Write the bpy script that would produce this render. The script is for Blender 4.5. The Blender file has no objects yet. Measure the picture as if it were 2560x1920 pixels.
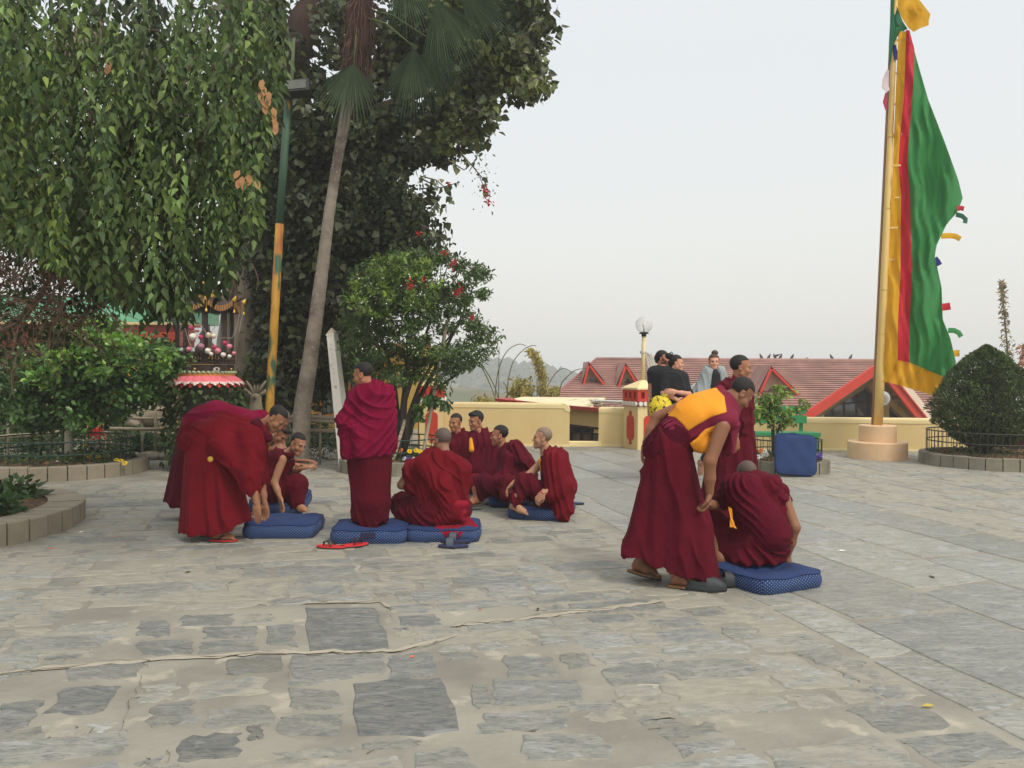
import bpy, math, random
import numpy as np
from mathutils import Vector, Matrix
random.seed(7); RS = np.random.RandomState(11)
S = bpy.context.scene
C = S.collection
R = math.radians

# ------------------------------------------------------------ camera
FPX = 2050.0; CAMH = 1.55
cam = bpy.data.cameras.new('camera'); cam_o = bpy.data.objects.new('camera', cam); C.objects.link(cam_o)
cam.sensor_width = 36; cam.lens = 36 * FPX / 2560; cam.clip_end = 9000; cam.clip_start = .05
CM = Matrix.Rotation(R(90 - .84), 3, 'X') @ Matrix.Rotation(R(.35), 3, 'Z')
cam_o.matrix_world = Matrix.Translation((0, 0, CAMH)) @ CM.to_4x4()
S.camera = cam_o
CMN = np.array(CM)

# ------------------------------------------------------------ world and sun
SUN_EL, SUN_AZ = 52, 140           # azimuth clockwise from the view direction: behind, to the right
w = bpy.data.worlds.new('World'); S.world = w; w.use_nodes = True
nt = w.node_tree; nt.nodes.clear()
out = nt.nodes.new('ShaderNodeOutputWorld'); bg = nt.nodes.new('ShaderNodeBackground'); bg2 = nt.nodes.new('ShaderNodeBackground')
add = nt.nodes.new('ShaderNodeAddShader')
sky = nt.nodes.new('ShaderNodeTexSky'); sky.sky_type = 'NISHITA'; sky.sun_disc = False
sky.sun_elevation = R(SUN_EL); sky.sun_rotation = R(SUN_AZ); sky.dust_density = 6; sky.air_density = 1.5
nt.links.new(sky.outputs[0], bg.inputs[0]); bg.inputs[1].default_value = .05
tc = nt.nodes.new('ShaderNodeTexCoord'); sp = nt.nodes.new('ShaderNodeSeparateXYZ'); cr = nt.nodes.new('ShaderNodeValToRGB')
nt.links.new(tc.outputs['Generated'], sp.inputs[0]); nt.links.new(sp.outputs['Z'], cr.inputs[0]); nt.links.new(cr.outputs[0], bg2.inputs[0])
e = cr.color_ramp.elements; e[0].position = 0; e[0].color = (.66, .65, .615, 1); e[1].position = 1; e[1].color = (.80, .77, .73, 1)
m_ = cr.color_ramp.elements.new(.35); m_.color = (.63, .635, .625, 1)
bg2.inputs[1].default_value = 1.15
nt.links.new(bg.outputs[0], add.inputs[0]); nt.links.new(bg2.outputs[0], add.inputs[1]); nt.links.new(add.outputs[0], out.inputs[0])
sun = bpy.data.lights.new('sun', 'SUN'); sun.energy = 1.5; sun.angle = R(12); sun.color = (1, .95, .87)
so = bpy.data.objects.new('sun', sun); C.objects.link(so)
_d = Vector((math.sin(R(SUN_AZ)) * math.cos(R(SUN_EL)), math.cos(R(SUN_AZ)) * math.cos(R(SUN_EL)), math.sin(R(SUN_EL))))
so.rotation_euler = _d.to_track_quat('Z', 'Y').to_euler()
S.view_settings.view_transform = 'Standard'; S.view_settings.look = 'None'
S.view_settings.exposure = 0; S.view_settings.gamma = 1; S.view_settings.use_curve_mapping = False
S.cycles.volume_bounces = 1; S.cycles.max_bounces = 8; S.cycles.transparent_max_bounces = 12

# ------------------------------------------------------------ geometry helpers
def at(px, py, Y):
    d = CMN @ np.array([(px - 1280) / FPX, -(py - 960) / FPX, -1.0]); t = Y / d[1]
    return np.array([d[0] * t, Y, CAMH + d[2] * t])
def G(px, py, z=0.0):
    d = CMN @ np.array([(px - 1280) / FPX, -(py - 960) / FPX, -1.0]); t = (z - CAMH) / d[2]
    return np.array([d[0] * t, d[1] * t, z])
def V3(*a): return np.array(a, float)
def nrm(v): v = np.asarray(v, float); return v / (np.linalg.norm(v) + 1e-12)
def lin(*rgb):
    return tuple((c / 255 / 12.92 if c / 255 <= .04045 else ((c / 255 + .055) / 1.055) ** 2.4) for c in rgb)

ORI = {}
def props(o, label=None, cat=None, group=None, kind=None):
    if label: o['label'] = label
    if cat: o['category'] = cat
    if group: o['group'] = group
    if kind: o['kind'] = kind
    return o
def thing(name, label, cat, loc=(0, 0, 0), group=None):
    o = bpy.data.objects.new(name, None); C.objects.link(o); o.location = [float(c) for c in loc]
    o.empty_display_size = .1
    ORI[o.name] = np.array(loc, float); return props(o, label, cat, group)
def mesh(name, V, F, mat=None, smooth=False, tint=None, uv=None):
    me = bpy.data.meshes.new(name)
    V = np.asarray(V, np.float32)
    if isinstance(F, np.ndarray):
        n, k = F.shape
        me.vertices.add(len(V)); me.vertices.foreach_set('co', V.ravel())
        me.loops.add(n * k); me.loops.foreach_set('vertex_index', F.astype(np.int32).ravel())
        me.polygons.add(n); me.polygons.foreach_set('loop_start', np.arange(0, n * k, k, dtype=np.int32))
        me.polygons.foreach_set('loop_total', np.full(n, k, np.int32))
        me.update(calc_edges=True)
    else:
        me.from_pydata(V.tolist(), [], F); me.update()
    if smooth and len(me.polygons): me.polygons.foreach_set('use_smooth', np.ones(len(me.polygons), bool))
    if tint is not None:
        a = me.color_attributes.new('tint', 'FLOAT_COLOR', 'POINT')
        t = np.ones((len(V), 4), np.float32); t[:, :3] = tint; a.data.foreach_set('color', t.ravel())
    if uv is not None:
        l = me.uv_layers.new(name='UVMap'); idx = np.zeros(len(me.loops), np.int32); me.loops.foreach_get('vertex_index', idx)
        l.data.foreach_set('uv', np.asarray(uv, np.float32)[idx].ravel())
    if mat: me.materials.append(mat)
    return me
def put(name, V, F, mat=None, parent=None, smooth=False, tint=None, uv=None, origin=None, **kw):
    """a mesh given in world coordinates; under its thing, or with its origin at its own base"""
    V = np.asarray(V, float)
    if parent is not None: og = ORI[parent.name]
    elif origin is not None: og = np.asarray(origin, float)
    else: og = np.zeros(3)
    o = bpy.data.objects.new(name, mesh(name, V - og, F, mat, smooth, tint, uv)); C.objects.link(o)
    if parent is not None: o.parent = parent; ORI[o.name] = og
    else: o.location = og; ORI[o.name] = og
    return props(o, **kw)
def inst(src, loc, rz=0, sc=1.0, rot=None, label=None, parent=None):
    """copy of a thing or part with copies of what it parents"""
    c = src.copy(); C.objects.link(c)
    og = ORI[parent.name] if parent is not None else np.zeros(3)
    c.location = [float(v) for v in (np.asarray(loc) - og)]; c.rotation_euler = rot if rot is not None else (0, 0, rz)
    c.scale = (sc,) * 3 if np.isscalar(sc) else sc
    if parent is not None: c.parent = parent
    if label: c['label'] = label
    ORI[c.name] = np.asarray(loc, float)
    for ch in src.children:
        d = ch.copy(); C.objects.link(d); d.parent = c; ORI[d.name] = ORI[c.name]
        for g in ch.children:
            e_ = g.copy(); C.objects.link(e_); e_.parent = d
    return c

def frame(d, up=(0, 0, 1)):
    d = nrm(d); up = np.asarray(up, float)
    if abs(d @ nrm(up)) > .98: up = V3(0, 1, 0) if abs(d[1]) < .9 else V3(1, 0, 0)
    a = nrm(np.cross(up, d)); b = np.cross(d, a); return a, b, d
class MB:
    def __init__(s): s.V = []; s.F = []; s.n = 0; s.T = []
    def raw(s, V, F, tint=None):
        V = np.asarray(V, float); s.V.append(V); s.F += [tuple(int(i) + s.n for i in f) for f in F]; s.n += len(V)
        s.T.append(np.tile(np.array(tint if tint is not None else (1, 1, 1), float), (len(V), 1))); return s
    def box(s, c, sz, rz=0, R3=None, tint=None):
        c = np.asarray(c, float); h = np.asarray(sz, float) / 2
        v = np.array([[x, y, z] for x in (-1, 1) for y in (-1, 1) for z in (-1, 1)]) * h
        if R3 is None:
            cs, sn = math.cos(rz), math.sin(rz); R3 = np.array([[cs, -sn, 0], [sn, cs, 0], [0, 0, 1]])
        v = v @ np.asarray(R3).T + c
        return s.raw(v, [(0, 1, 3, 2), (4, 6, 7, 5), (0, 4, 5, 1), (2, 3, 7, 6), (0, 2, 6, 4), (1, 5, 7, 3)], tint)
    def bar(s, a, b, w_, h_, up=(0, 0, 1), tint=None):
        a = np.asarray(a, float); b = np.asarray(b, float); x, y, z = frame(b - a, up)
        return s.box((a + b) / 2, (w_, h_, np.linalg.norm(b - a)), R3=np.stack([x, y, z], 1), tint=tint)
    def tube(s, pts, rad, n=8, cap=True, tint=None, up=(0, 0, 1), flat=1.0):
        pts = [np.asarray(p, float) for p in pts]; k = len(pts)
        if np.isscalar(rad): rad = [rad] * k
        V = []; a0 = None
        for i, p in enumerate(pts):
            d = pts[min(i + 1, k - 1)] - pts[max(i - 1, 0)]
            if a0 is None: a, b, _ = frame(d, up)
            else:
                dn = nrm(d); a = nrm(a0 - dn * (a0 @ dn)); b = np.cross(dn, a)
            a0 = a
            for j in range(n):
                t = 2 * math.pi * j / n; V.append(p + rad[i] * (a * math.cos(t) + b * math.sin(t) * flat))
        F = [(i * n + j, i * n + (j + 1) % n, (i + 1) * n + (j + 1) % n, (i + 1) * n + j) for i in range(k - 1) for j in range(n)]
        if cap: F += [tuple(range(n - 1, -1, -1)), tuple((k - 1) * n + j for j in range(n))]
        return s.raw(V, F, tint)
    def lathe(s, c, prof, n=24, a0=0, a1=2 * math.pi, tint=None, sx=1, sy=1, R3=None):
        c = np.asarray(c, float); full = abs(a1 - a0 - 2 * math.pi) < 1e-6; m = n if full else n + 1
        V = np.array([[r * math.cos(a0 + (a1 - a0) * j / n) * sx, r * math.sin(a0 + (a1 - a0) * j / n) * sy, z] for r, z in prof for j in range(m)])
        if R3 is not None: V = V @ np.asarray(R3).T
        F = [(i * m + j, i * m + (j + 1) % m, (i + 1) * m + (j + 1) % m, (i + 1) * m + j) for i in range(len(prof) - 1) for j in range(n)]
        return s.raw(V + c, F, tint)
    def ball(s, c, r, n=12, m=8, R3=None, tint=None):
        r = np.asarray([r] * 3 if np.isscalar(r) else r, float)
        V = [[0, 0, -1]] + [[math.sin(math.pi * i / m) * math.cos(2 * math.pi * j / n), math.sin(math.pi * i / m) * math.sin(2 * math.pi * j / n), -math.cos(math.pi * i / m)] for i in range(1, m) for j in range(n)] + [[0, 0, 1]]
        F = [(0, 1 + (j + 1) % n, 1 + j) for j in range(n)]
        F += [(1 + i * n + j, 1 + i * n + (j + 1) % n, 1 + (i + 1) * n + (j + 1) % n, 1 + (i + 1) * n + j) for i in range(m - 2) for j in range(n)]
        L = 1 + (m - 1) * n; F += [(1 + (m - 2) * n + j, 1 + (m - 2) * n + (j + 1) % n, L) for j in range(n)]
        V = np.array(V) * r
        if R3 is not None: V = V @ np.asarray(R3).T
        return s.raw(V + np.asarray(c, float), F, tint)
    def prism(s, pts, off, tint=None):
        """closed polygon (3-D points) extruded by the vector off"""
        P = np.asarray(pts, float); n = len(P); off = np.asarray(off, float)
        return s.raw(np.vstack([P, P + off]), [tuple(range(n - 1, -1, -1)), tuple(range(n, 2 * n))] + [(i, (i + 1) % n, n + (i + 1) % n, n + i) for i in range(n)], tint)
    def done(s, name, mat, parent=None, smooth=False, tint=False, **kw):
        return put(name, np.vstack(s.V), s.F, mat, parent, smooth, np.vstack(s.T) if tint else None, **kw)

# ------------------------------------------------------------ materials
MATS = {}
def N(nt, t, **kw):
    n = nt.nodes.new(t)
    for k, v in kw.items():
        if hasattr(n, k): setattr(n, k, v)
    return n
def M(name, col, rough=.8, var=.25, vs=3.0, bump=0.0, bs=30.0, col2=None, c2lo=.5, c2hi=.62, c2s=2.0, metal=0, sheen=0, spec=.4, tint=False, stretch=None, trans=0, alpha=None, c3=None, c3s=20, c3lo=.6):
    if name in MATS: return MATS[name]
    m = bpy.data.materials.new(name); MATS[name] = m; m.use_nodes = True; t = m.node_tree; L = t.links
    b = t.nodes['Principled BSDF']; b.inputs['Roughness'].default_value = rough; b.inputs['Metallic'].default_value = metal
    b.inputs['Specular IOR Level'].default_value = spec
    if sheen: b.inputs['Sheen Weight'].default_value = sheen; b.inputs['Sheen Roughness'].default_value = .5; b.inputs['Sheen Tint'].default_value = (*[min(1, c * 2 + .25) for c in col], 1)
    tcn = N(t, 'ShaderNodeTexCoord'); src = tcn.outputs['Object']
    if stretch:
        mp = N(t, 'ShaderNodeMapping'); mp.inputs['Scale'].default_value = stretch; L.new(src, mp.inputs[0]); src = mp.outputs[0]
    def noise(sc, det=4, r=.55):
        n = N(t, 'ShaderNodeTexNoise'); n.inputs['Scale'].default_value = sc; n.inputs['Detail'].default_value = det; n.inputs['Roughness'].default_value = r
        L.new(src, n.inputs['Vector']); return n.outputs['Fac']
    def mix(f, a, bb, mode='MIX'):
        x = N(t, 'ShaderNodeMix', data_type='RGBA', blend_type=mode)
        for i, v in ((0, f), (6, a), (7, bb)):
            if isinstance(v, (int, float)): x.inputs[i].default_value = v
            elif isinstance(v, tuple): x.inputs[i].default_value = (*v, 1) if len(v) == 3 else v
            else: L.new(v, x.inputs[i])
        return x.outputs[2]
    def ramp(f, lo, hi, a=0.0, bb=1.0):
        x = N(t, 'ShaderNodeMapRange'); x.inputs[1].default_value = lo; x.inputs[2].default_value = hi; x.inputs[3].default_value = a; x.inputs[4].default_value = bb
        L.new(f, x.inputs[0]); return x.outputs[0]
    c = tuple(col)
    cur = c
    if col2 is not None: cur = mix(ramp(noise(c2s, 6), c2lo, c2hi), cur, tuple(col2))
    if c3 is not None: cur = mix(ramp(noise(c3s, 5), c3lo, c3lo + .07), cur, tuple(c3))
    if var:
        v = ramp(noise(vs, 5), .25, .75, 1 - var, 1 + var)
        hv = N(t, 'ShaderNodeHueSaturation'); 
        if isinstance(cur, tuple): hv.inputs['Color'].default_value = (*cur, 1)
        else: L.new(cur, hv.inputs['Color'])
        L.new(v, hv.inputs['Value']); cur = hv.outputs[0]
    if tint:
        a = N(t, 'ShaderNodeAttribute'); a.attribute_name = 'tint'; cur = mix(1.0, cur, a.outputs['Color'], 'MULTIPLY')
    if isinstance(cur, tuple): b.inputs['Base Color'].default_value = (*cur, 1)
    else: L.new(cur, b.inputs['Base Color'])
    if bump:
        bp = N(t, 'ShaderNodeBump'); bp.inputs['Strength'].default_value = bump; bp.inputs['Distance'].default_value = .02
        L.new(noise(bs, 5, .6), bp.inputs['Height']); L.new(bp.outputs[0], b.inputs['Normal'])
    if trans:   # thin leaf or cloth: part of the light passes through
        tr = N(t, 'ShaderNodeBsdfTranslucent')
        if isinstance(cur, tuple): tr.inputs[0].default_value = (*cur, 1)
        else: L.new(cur, tr.inputs[0])
        mx = N(t, 'ShaderNodeMixShader'); mx.inputs[0].default_value = trans
        L.new(b.outputs[0], mx.inputs[1]); L.new(tr.outputs[0], mx.inputs[2]); L.new(mx.outputs[0], t.nodes['Material Output'].inputs[0])
    if alpha is not None:
        tr = N(t, 'ShaderNodeBsdfTransparent'); mx = N(t, 'ShaderNodeMixShader'); mx.inputs[0].default_value = alpha
        L.new(tr.outputs[0], mx.inputs[1]); L.new(b.outputs[0], mx.inputs[2]); L.new(mx.outputs[0], t.nodes['Material Output'].inputs[0])
    return m

# ------------------------------------------------------------ leaves (one mesh of many folded blades)
LEAFT = {  # (along, across, fold)
 'heart': [(0, 0, 0), (.22, -.42, .05), (.62, -.26, .03), (1.0, 0, -.02), (.62, .26, .03), (.22, .42, .05), (.45, 0, -.06)],
 'lance': [(0, 0, 0), (.35, -.17, .03), (.7, -.13, .0), (1.0, 0, -.12), (.7, .13, .0), (.35, .17, .03), (.5, 0, -.05)],
 'drip': [(0, 0, 0), (.24, -.225, .05), (.55, -.15, .03), (1.0, 0, -.14), (.55, .15, .03), (.24, .225, .05), (.42, 0, -.05)],
 'oval':  [(0, 0, 0), (.3, -.26, .04), (.7, -.22, .02), (1.0, 0, -.05), (.7, .22, .02), (.3, .26, .04), (.5, 0, -.04)],
 'needle': [(0, 0, 0), (.5, -.08, 0), (1, 0, 0), (.5, .08, 0)],
}
def leaf_geo(P, D, size, kind='heart', nrmv=None, rs=RS):
    P = np.asarray(P, float); D = np.asarray(D, float); n = len(P)
    D = D / (np.linalg.norm(D, axis=1, keepdims=True) + 1e-9)
    if nrmv is None: nrmv = rs.normal(size=(n, 3)) * .7 + np.array([0, -.35, .8])
    A = np.cross(nrmv, D); A /= (np.linalg.norm(A, axis=1, keepdims=True) + 1e-9); U = np.cross(D, A)
    T = np.array(LEAFT[kind]); k = len(T); sz = np.asarray(size).reshape(-1, 1, 1) * np.ones((n, 1, 1))
    V = P[:, None, :] + sz * (T[None, :, 0:1] * D[:, None] + T[None, :, 1:2] * A[:, None] + T[None, :, 2:3] * U[:, None])
    if k == 7: f = np.array([(0, 1, 6), (1, 2, 6), (2, 3, 6), (3, 4, 6), (4, 5, 6), (5, 0, 6)])
    else: f = np.array([(0, 1, 2), (0, 2, 3)])
    F = (f[None] + (np.arange(n) * k)[:, None, None]).reshape(-1, 3)
    return V.reshape(-1, 3), F, k
def leaves(name, P, D, size, kind, mat, parent=None, tint=None, nrmv=None, **kw):
    V, F, k = leaf_geo(P, D, size, kind, nrmv)
    tt = None if tint is None else np.repeat(tint, k, axis=0)
    return put(name, V, F, mat, parent, False, tt, **kw)
def tints(n, base=1.0, spread=.35, yellow=.25, rs=RS, warm=None):
    v = base * (1 + spread * rs.normal(size=n)).clip(.35, 2.2)
    y = rs.rand(n) * yellow
    return np.stack([v * (1 + y * 1.6), v * (1 + y * .7), v * (1 - y)], 1)
def inpoly(x, y, poly):
    r = np.zeros(len(x), bool); p = np.asarray(poly, float); j = len(p) - 1
    for i in range(len(p)):
        xi, yi = p[i]; xj, yj = p[j]
        c = ((yi > y) != (yj > y)) & (x < (xj - xi) * (y - yi) / (yj - yi + 1e-12) + xi); r ^= c; j = i
    return r
def atN(px, py, Y):
    d = np.stack([(px - 1280) / FPX, -(py - 960) / FPX, -np.ones_like(px)], 1) @ CMN.T
    t = Y / d[:, 1]; return np.stack([d[:, 0] * t, Y, CAMH + d[:, 2] * t], 1)
# ============================================================ GROUND
CU, SU = .972, .235
def uv2w(u, v): return V3(u * CU - v * SU, u * SU + v * CU, 0)
def w2uv(p): return V3(p[0] * CU + p[1] * SU, -p[0] * SU + p[1] * CU)
mortar = M('mortar', lin(150, 147, 135), rough=.92, var=.16, vs=1.3, bump=.5, bs=14, col2=lin(132, 130, 120), c2s=1.6, c2lo=.45, c2hi=.62, c3=lin(170, 164, 149), c3s=3.5, c3lo=.6, spec=.2)
# terrace sheet and the ground sheet far below it
me_v = [(-16, -3, 0), (14, -3, 0), (14, 17.55, 0), (-3.2, 17.55, 0), (-3.2, 22, 0), (-16, 22, 0)]
put('ground', me_v, [tuple(range(6))], mortar, kind='structure')
fieldm = M('field', lin(96, 100, 78), rough=1, var=.3, vs=.02, col2=lin(120, 110, 88), c2s=.008, spec=.1)
put('terrain', [(-4000, -60, -26), (4000, -60, -26), (4000, 5000, -26), (-4000, 5000, -26)], [(0, 1, 2, 3)], fieldm, kind='structure')
V = [(-16, -3, -.02), (14, -3, -.02), (14, 17.55, -.02), (-3.2, 17.55, -.02), (-3.2, 22, -.02), (-16, 22, -.02)]
n = len(V); Vb = [(x * 1.5, y * 1.15, -26.5) for x, y, z in V]
put('hillside', V + Vb, [(i, (i + 1) % n, n + (i + 1) % n, n + i) for i in range(n)], M('bank', lin(90, 88, 70), var=.4), kind='structure')

def stone_mat():
    m = bpy.data.materials.new('paving_stone'); m.use_nodes = True; t = m.node_tree; L = t.links; b = t.nodes['Principled BSDF']
    b.inputs['Roughness'].default_value = .72; b.inputs['Specular IOR Level'].default_value = .3
    a = N(t, 'ShaderNodeAttribute'); a.attribute_name = 'tint'; s = N(t, 'ShaderNodeSeparateColor'); L.new(a.outputs['Color'], s.inputs[0])
    g = N(t, 'ShaderNodeNewGeometry'); mp = N(t, 'ShaderNodeMapping'); mp.inputs['Rotation'].default_value = (0, 0, R(-25)); mp.inputs['Scale'].default_value = (1, 2.6, 1)
    L.new(g.outputs['Position'], mp.inputs[0])
    def no(sc, det, src=mp.outputs[0], dist=0.0):
        x = N(t, 'ShaderNodeTexNoise'); x.inputs['Scale'].default_value = sc; x.inputs['Detail'].default_value = det; x.inputs['Roughness'].default_value = .62; x.inputs['Distortion'].default_value = dist
        L.new(src, x.inputs['Vector']); return x.outputs['Fac']
    def mix(f, A, B, mode='MIX'):
        x = N(t, 'ShaderNodeMix', data_type='RGBA', blend_type=mode)
        for i, v in ((0, f), (6, A), (7, B)):
            if isinstance(v, (int, float)): x.inputs[i].default_value = v
            elif isinstance(v, tuple): x.inputs[i].default_value = (*v, 1)
            else: L.new(v, x.inputs[i])
        return x.outputs[2]
    def mr(f, lo, hi, A=0., B=1.):
        x = N(t, 'ShaderNodeMapRange'); x.inputs[1].default_value = lo; x.inputs[2].default_value = hi; x.inputs[3].default_value = A; x.inputs[4].default_value = B; L.new(f, x.inputs[0]); return x.outputs[0]
    base = mix(s.outputs[2], lin(136, 136, 124), lin(118, 124, 126))
    base = mix(mr(no(5, 8, dist=1.5), .35, .7), base, lin(160, 159, 149))
    dark = mix(mr(no(11, 8, dist=2), .5, .68), base, lin(96, 101, 103)); base = mix(.75, base, dark); base = mix(mr(no(2.2, 9, dist=2.5), .56, .64), base, lin(158, 160, 158))
    m2 = N(t, 'ShaderNodeMapping'); m2.inputs['Rotation'].default_value = (0, 0, R(-18)); m2.inputs['Scale'].default_value = (1.2, 7, 1); L.new(g.outputs['Position'], m2.inputs[0])
    val = N(t, 'ShaderNodeHueSaturation'); L.new(base, val.inputs['Color']); L.new(mr(s.outputs[0], 0, 1, .52, 1.28), val.inputs['Value'])
    # cement smeared over the stone: more of it where tint.g is high
    sm = N(t, 'ShaderNodeMath', operation='ADD'); L.new(no(3.2, 7, g.outputs['Position'], .8), sm.inputs[0]); L.new(mr(s.outputs[1], 0, 1, -.28, .3), sm.inputs[1])
    col = mix(mr(sm.outputs[0], .47, .6), val.outputs[0], mix(mr(no(7, 5), .4, .65), lin(146, 143, 131), lin(164, 160, 147)))
    col = mix(mr(no(4.5, 8, m2.outputs[0], 1.0), .655, .69), col, lin(92, 89, 78))
    L.new(col, b.inputs['Base Color'])
    bp = N(t, 'ShaderNodeBump'); bp.inputs['Strength'].default_value = .55; bp.inputs['Distance'].default_value = .02
    L.new(no(8, 9, dist=1.2), bp.inputs['Height']); L.new(bp.outputs[0], b.inputs['Normal'])
    return m
stonem = stone_mat()
def slab_m():
    m = stonem.copy(); m.name = 'smooth_slate'; t = m.node_tree
    for n_ in t.nodes:
        if n_.type == 'BUMP': n_.inputs['Strength'].default_value = .16
    t.nodes['Principled BSDF'].inputs['Roughness'].default_value = .5
    return m
slatem = slab_m()
def slab_geo(c4, jit, z, nper=4, rs=RS):
    """c4: four world corners; irregular outline, top proud, sides down into the joint"""
    c4 = np.asarray(c4, float)[:, :2]; pts = []
    for i in range(4):
        a, b = c4[i], c4[(i + 1) % 4]
        for j in range(nper):
            f = (j + (0.0 if j else .12)) / nper
            p = a + (b - a) * f; d = nrm(b - a); pts.append(p + np.array([-d[1], d[0]]) * rs.normal() * jit + d * rs.normal() * jit * .4)
    P = np.array(pts); c = P.mean(0); n = len(P); inn = c + (P - c) * (1 - .010 / max(.05, np.abs(P - c).max())) 
    V = np.vstack([np.c_[inn, np.full(n, z)], np.c_[P, np.full(n, z - .005)], np.c_[P, np.full(n, -.01)]])
    F = [tuple(range(n))] + [(i + n * k, n * (k + 1) + i, n * (k + 1) + (i + 1) % n, (i + 1) % n + n * k) for k in (0, 1) for i in range(n)]
    return V, F
gpav = thing('stone_paving', None, None, (0, 0, 0)); gpav['kind'] = 'structure'
HAND = [  # four photo corners, brightness, smear, blue
 ([(758,1522),(940,1518),(977,1622),(775,1635)], .24,.2,.85), ([(880,1710),(1095,1692),(1158,1830),(900,1845)], .17,.14,.95),
 ([(730,1640),(957,1634),(960,1685),(722,1715)], .42,.12,.5), ([(965,1640),(1075,1630),(1095,1690),(975,1700)], .4,.15,.8),
 ([(565,1650),(705,1638),(712,1680),(560,1688)], .16,.2,.0), ([(1255,1642),(1370,1640),(1402,1690),(1275,1695)], .4,.1,.7),
 ([(1225,1700),(1440,1700),(1462,1752),(1240,1765)], .45,.22,.7), ([(665,1565),(735,1562),(748,1618),(665,1610)], .35,.1,.8),
 ([(350,1555),(430,1553),(425,1592),(345,1590)], .35,.1,.8), ([(455,1540),(580,1536),(580,1563),(455,1566)], .35,.1,.6),
 ([(345,1605),(480,1600),(478,1635),(345,1640)], .3,.15,.7), ([(500,1605),(640,1600),(640,1633),(495,1637)], .4,.15,.5),
 ([(505,1570),(640,1566),(640,1595),(508,1598)], .35,.2,.7), ([(160,1720),(300,1715),(262,1780),(118,1785)], .2,.15,.9),
 ([(450,1850),(600,1830),(598,1890),(440,1905)], .12,.15,.9), ([(0,1760),(112,1750),(75,1815),(-40,1825)], .3,.2,.7),
 ([(170,1668),(365,1656),(345,1690),(175,1705)], .35,.3,.4), ([(715,1722),(850,1724),(845,1772),(735,1776)], .35,.2,.3),
 ([(700,1790),(850,1785),(850,1835),(695,1842)], .35,.25,.5), ([(1175,1715),(1215,1712),(1232,1765),(1190,1775)], .4,.2,.4),
 ([(1205,1785),(1400,1772),(1425,1815),(1190,1835)], .5,.2,.5), ([(620,1815),(655,1812),(655,1848),(620,1850)], .1,.0,.6),
 ([(385,1760),(495,1752),(490,1810),(360,1815)], .35,.35,.5), ([(520,1775),(680,1765),(680,1815),(515,1820)], .45,.35,.3),
 ([(1300,1840),(1500,1835),(1540,1895),(1320,1905)], .55,.3,.5),
]
hand = [([G(x, y) for x, y in q], b, s_, h) for q, b, s_, h in HAND]
slabs = []   # (distance, V, F, tint)
boxes = []
for q, b, s_, h in hand:
    u = np.array([w2uv(p) for p in q]); boxes.append((u[:, 0].min() - .03, u[:, 0].max() + .03, u[:, 1].min() - .02, u[:, 1].max() + .02))
    Vv, Ff = slab_geo(q, .012, .006, 5); slabs.append((0, Vv, Ff, (b, s_, h)))
rr = random.Random(5)
v = 1.9
while v < 15.2:
    hgt = rr.uniform(.18, .34); u = -6.5 + rr.uniform(0, .4)
    while u < 2.9:
        wd = rr.uniform(.2, .68); u1 = min(u + wd, 2.9)
        gap = rr.uniform(.022, .045)
        if u1 - u > .12:
            dv = rr.uniform(-.02, .02)
            b0 = (u, u1 - gap, v + dv, v + hgt - gap + dv)
            ok = not any(b0[0] < B[1] and b0[1] > B[0] and b0[2] < B[3] and b0[3] > B[2] for B in boxes)
            ctr = uv2w((b0[0] + b0[1]) / 2, (b0[2] + b0[3]) / 2); D = math.hypot(ctr[0], ctr[1])
            vis = abs(ctr[0]) < ctr[1] * .68 + .5 and ctr[1] > 2.7
            vis = vis and not (ctr[0] < -4.2 and ctr[1] > 11)
            subs = [b0] if ok else []
            if vis and not ok:   # fill round the big slabs with smaller stones
                um, vm = (b0[0] + b0[1]) / 2, (b0[2] + b0[3]) / 2
                for sb in ((b0[0], um - .015, b0[2], vm - .012), (um + .015, b0[1], b0[2], vm - .012), (b0[0], um - .015, vm + .012, b0[3]), (um + .015, b0[1], vm + .012, b0[3])):
                    if not any(sb[0] < B[1] and sb[1] > B[0] and sb[2] < B[3] and sb[3] > B[2] for B in boxes): subs.append(sb)
            for b0 in subs if vis and rr.random() > .05 else []:
                q = [uv2w(b0[0], b0[2]), uv2w(b0[1], b0[2]), uv2w(b0[1], b0[3]), uv2w(b0[0], b0[3])]
                sk = rr.uniform(-.02, .02); q[2] = q[2] + V3(sk, 0, 0); q[3] = q[3] + V3(sk, 0, 0)
                Vv, Ff = slab_geo(q, .015, .003 + rr.random() * .004, 4)
                far = min(1, max(0, (D - 5) / 4)); rx = max(0, (ctr[0] - .2) * .12)
                slabs.append((D, Vv, Ff, (rr.uniform(.3, .8), min(.9, rr.uniform(.1, .72) + .2 * far + rx), rr.random())))
        u = u1 + .0 if u1 < 2.9 else 3
    v += hgt
slabs.sort(key=lambda s: s[0])
# smooth slate band and the pale rough paving to its right
band = []
u0 = 2.93; cols = [.34, .92, .78, .72, .65]
for ci, cw in enumerate(cols):
    v = 1.2 - rr.random() * .5
    while v < 18.5:
        ln = rr.uniform(1.1, 2.1) if ci else rr.uniform(.5, 1.1)
        g = .0045
        q = [uv2w(u0 + g, v + g), uv2w(u0 + cw - g, v + g), uv2w(u0 + cw - g, v + ln - g), uv2w(u0 + g, v + ln - g)]
        c = sum(q) / 4
        if abs(c[0]) < c[1] * .68 + .6 and 2.4 < c[1] < 17.3 and max(p[1] for p in q) < 17.2:
            Vv, Ff = slab_geo(q, .0025, .004 + rr.random() * .003, 2)
            band.append((c[1], Vv, Ff, (rr.uniform(.45, .8), rr.uniform(.05, .35), rr.uniform(.15, .6))))
        v += ln
    u0 += cw
UB = u0
for k in range(2000):
    pass
v = 5.5
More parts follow.
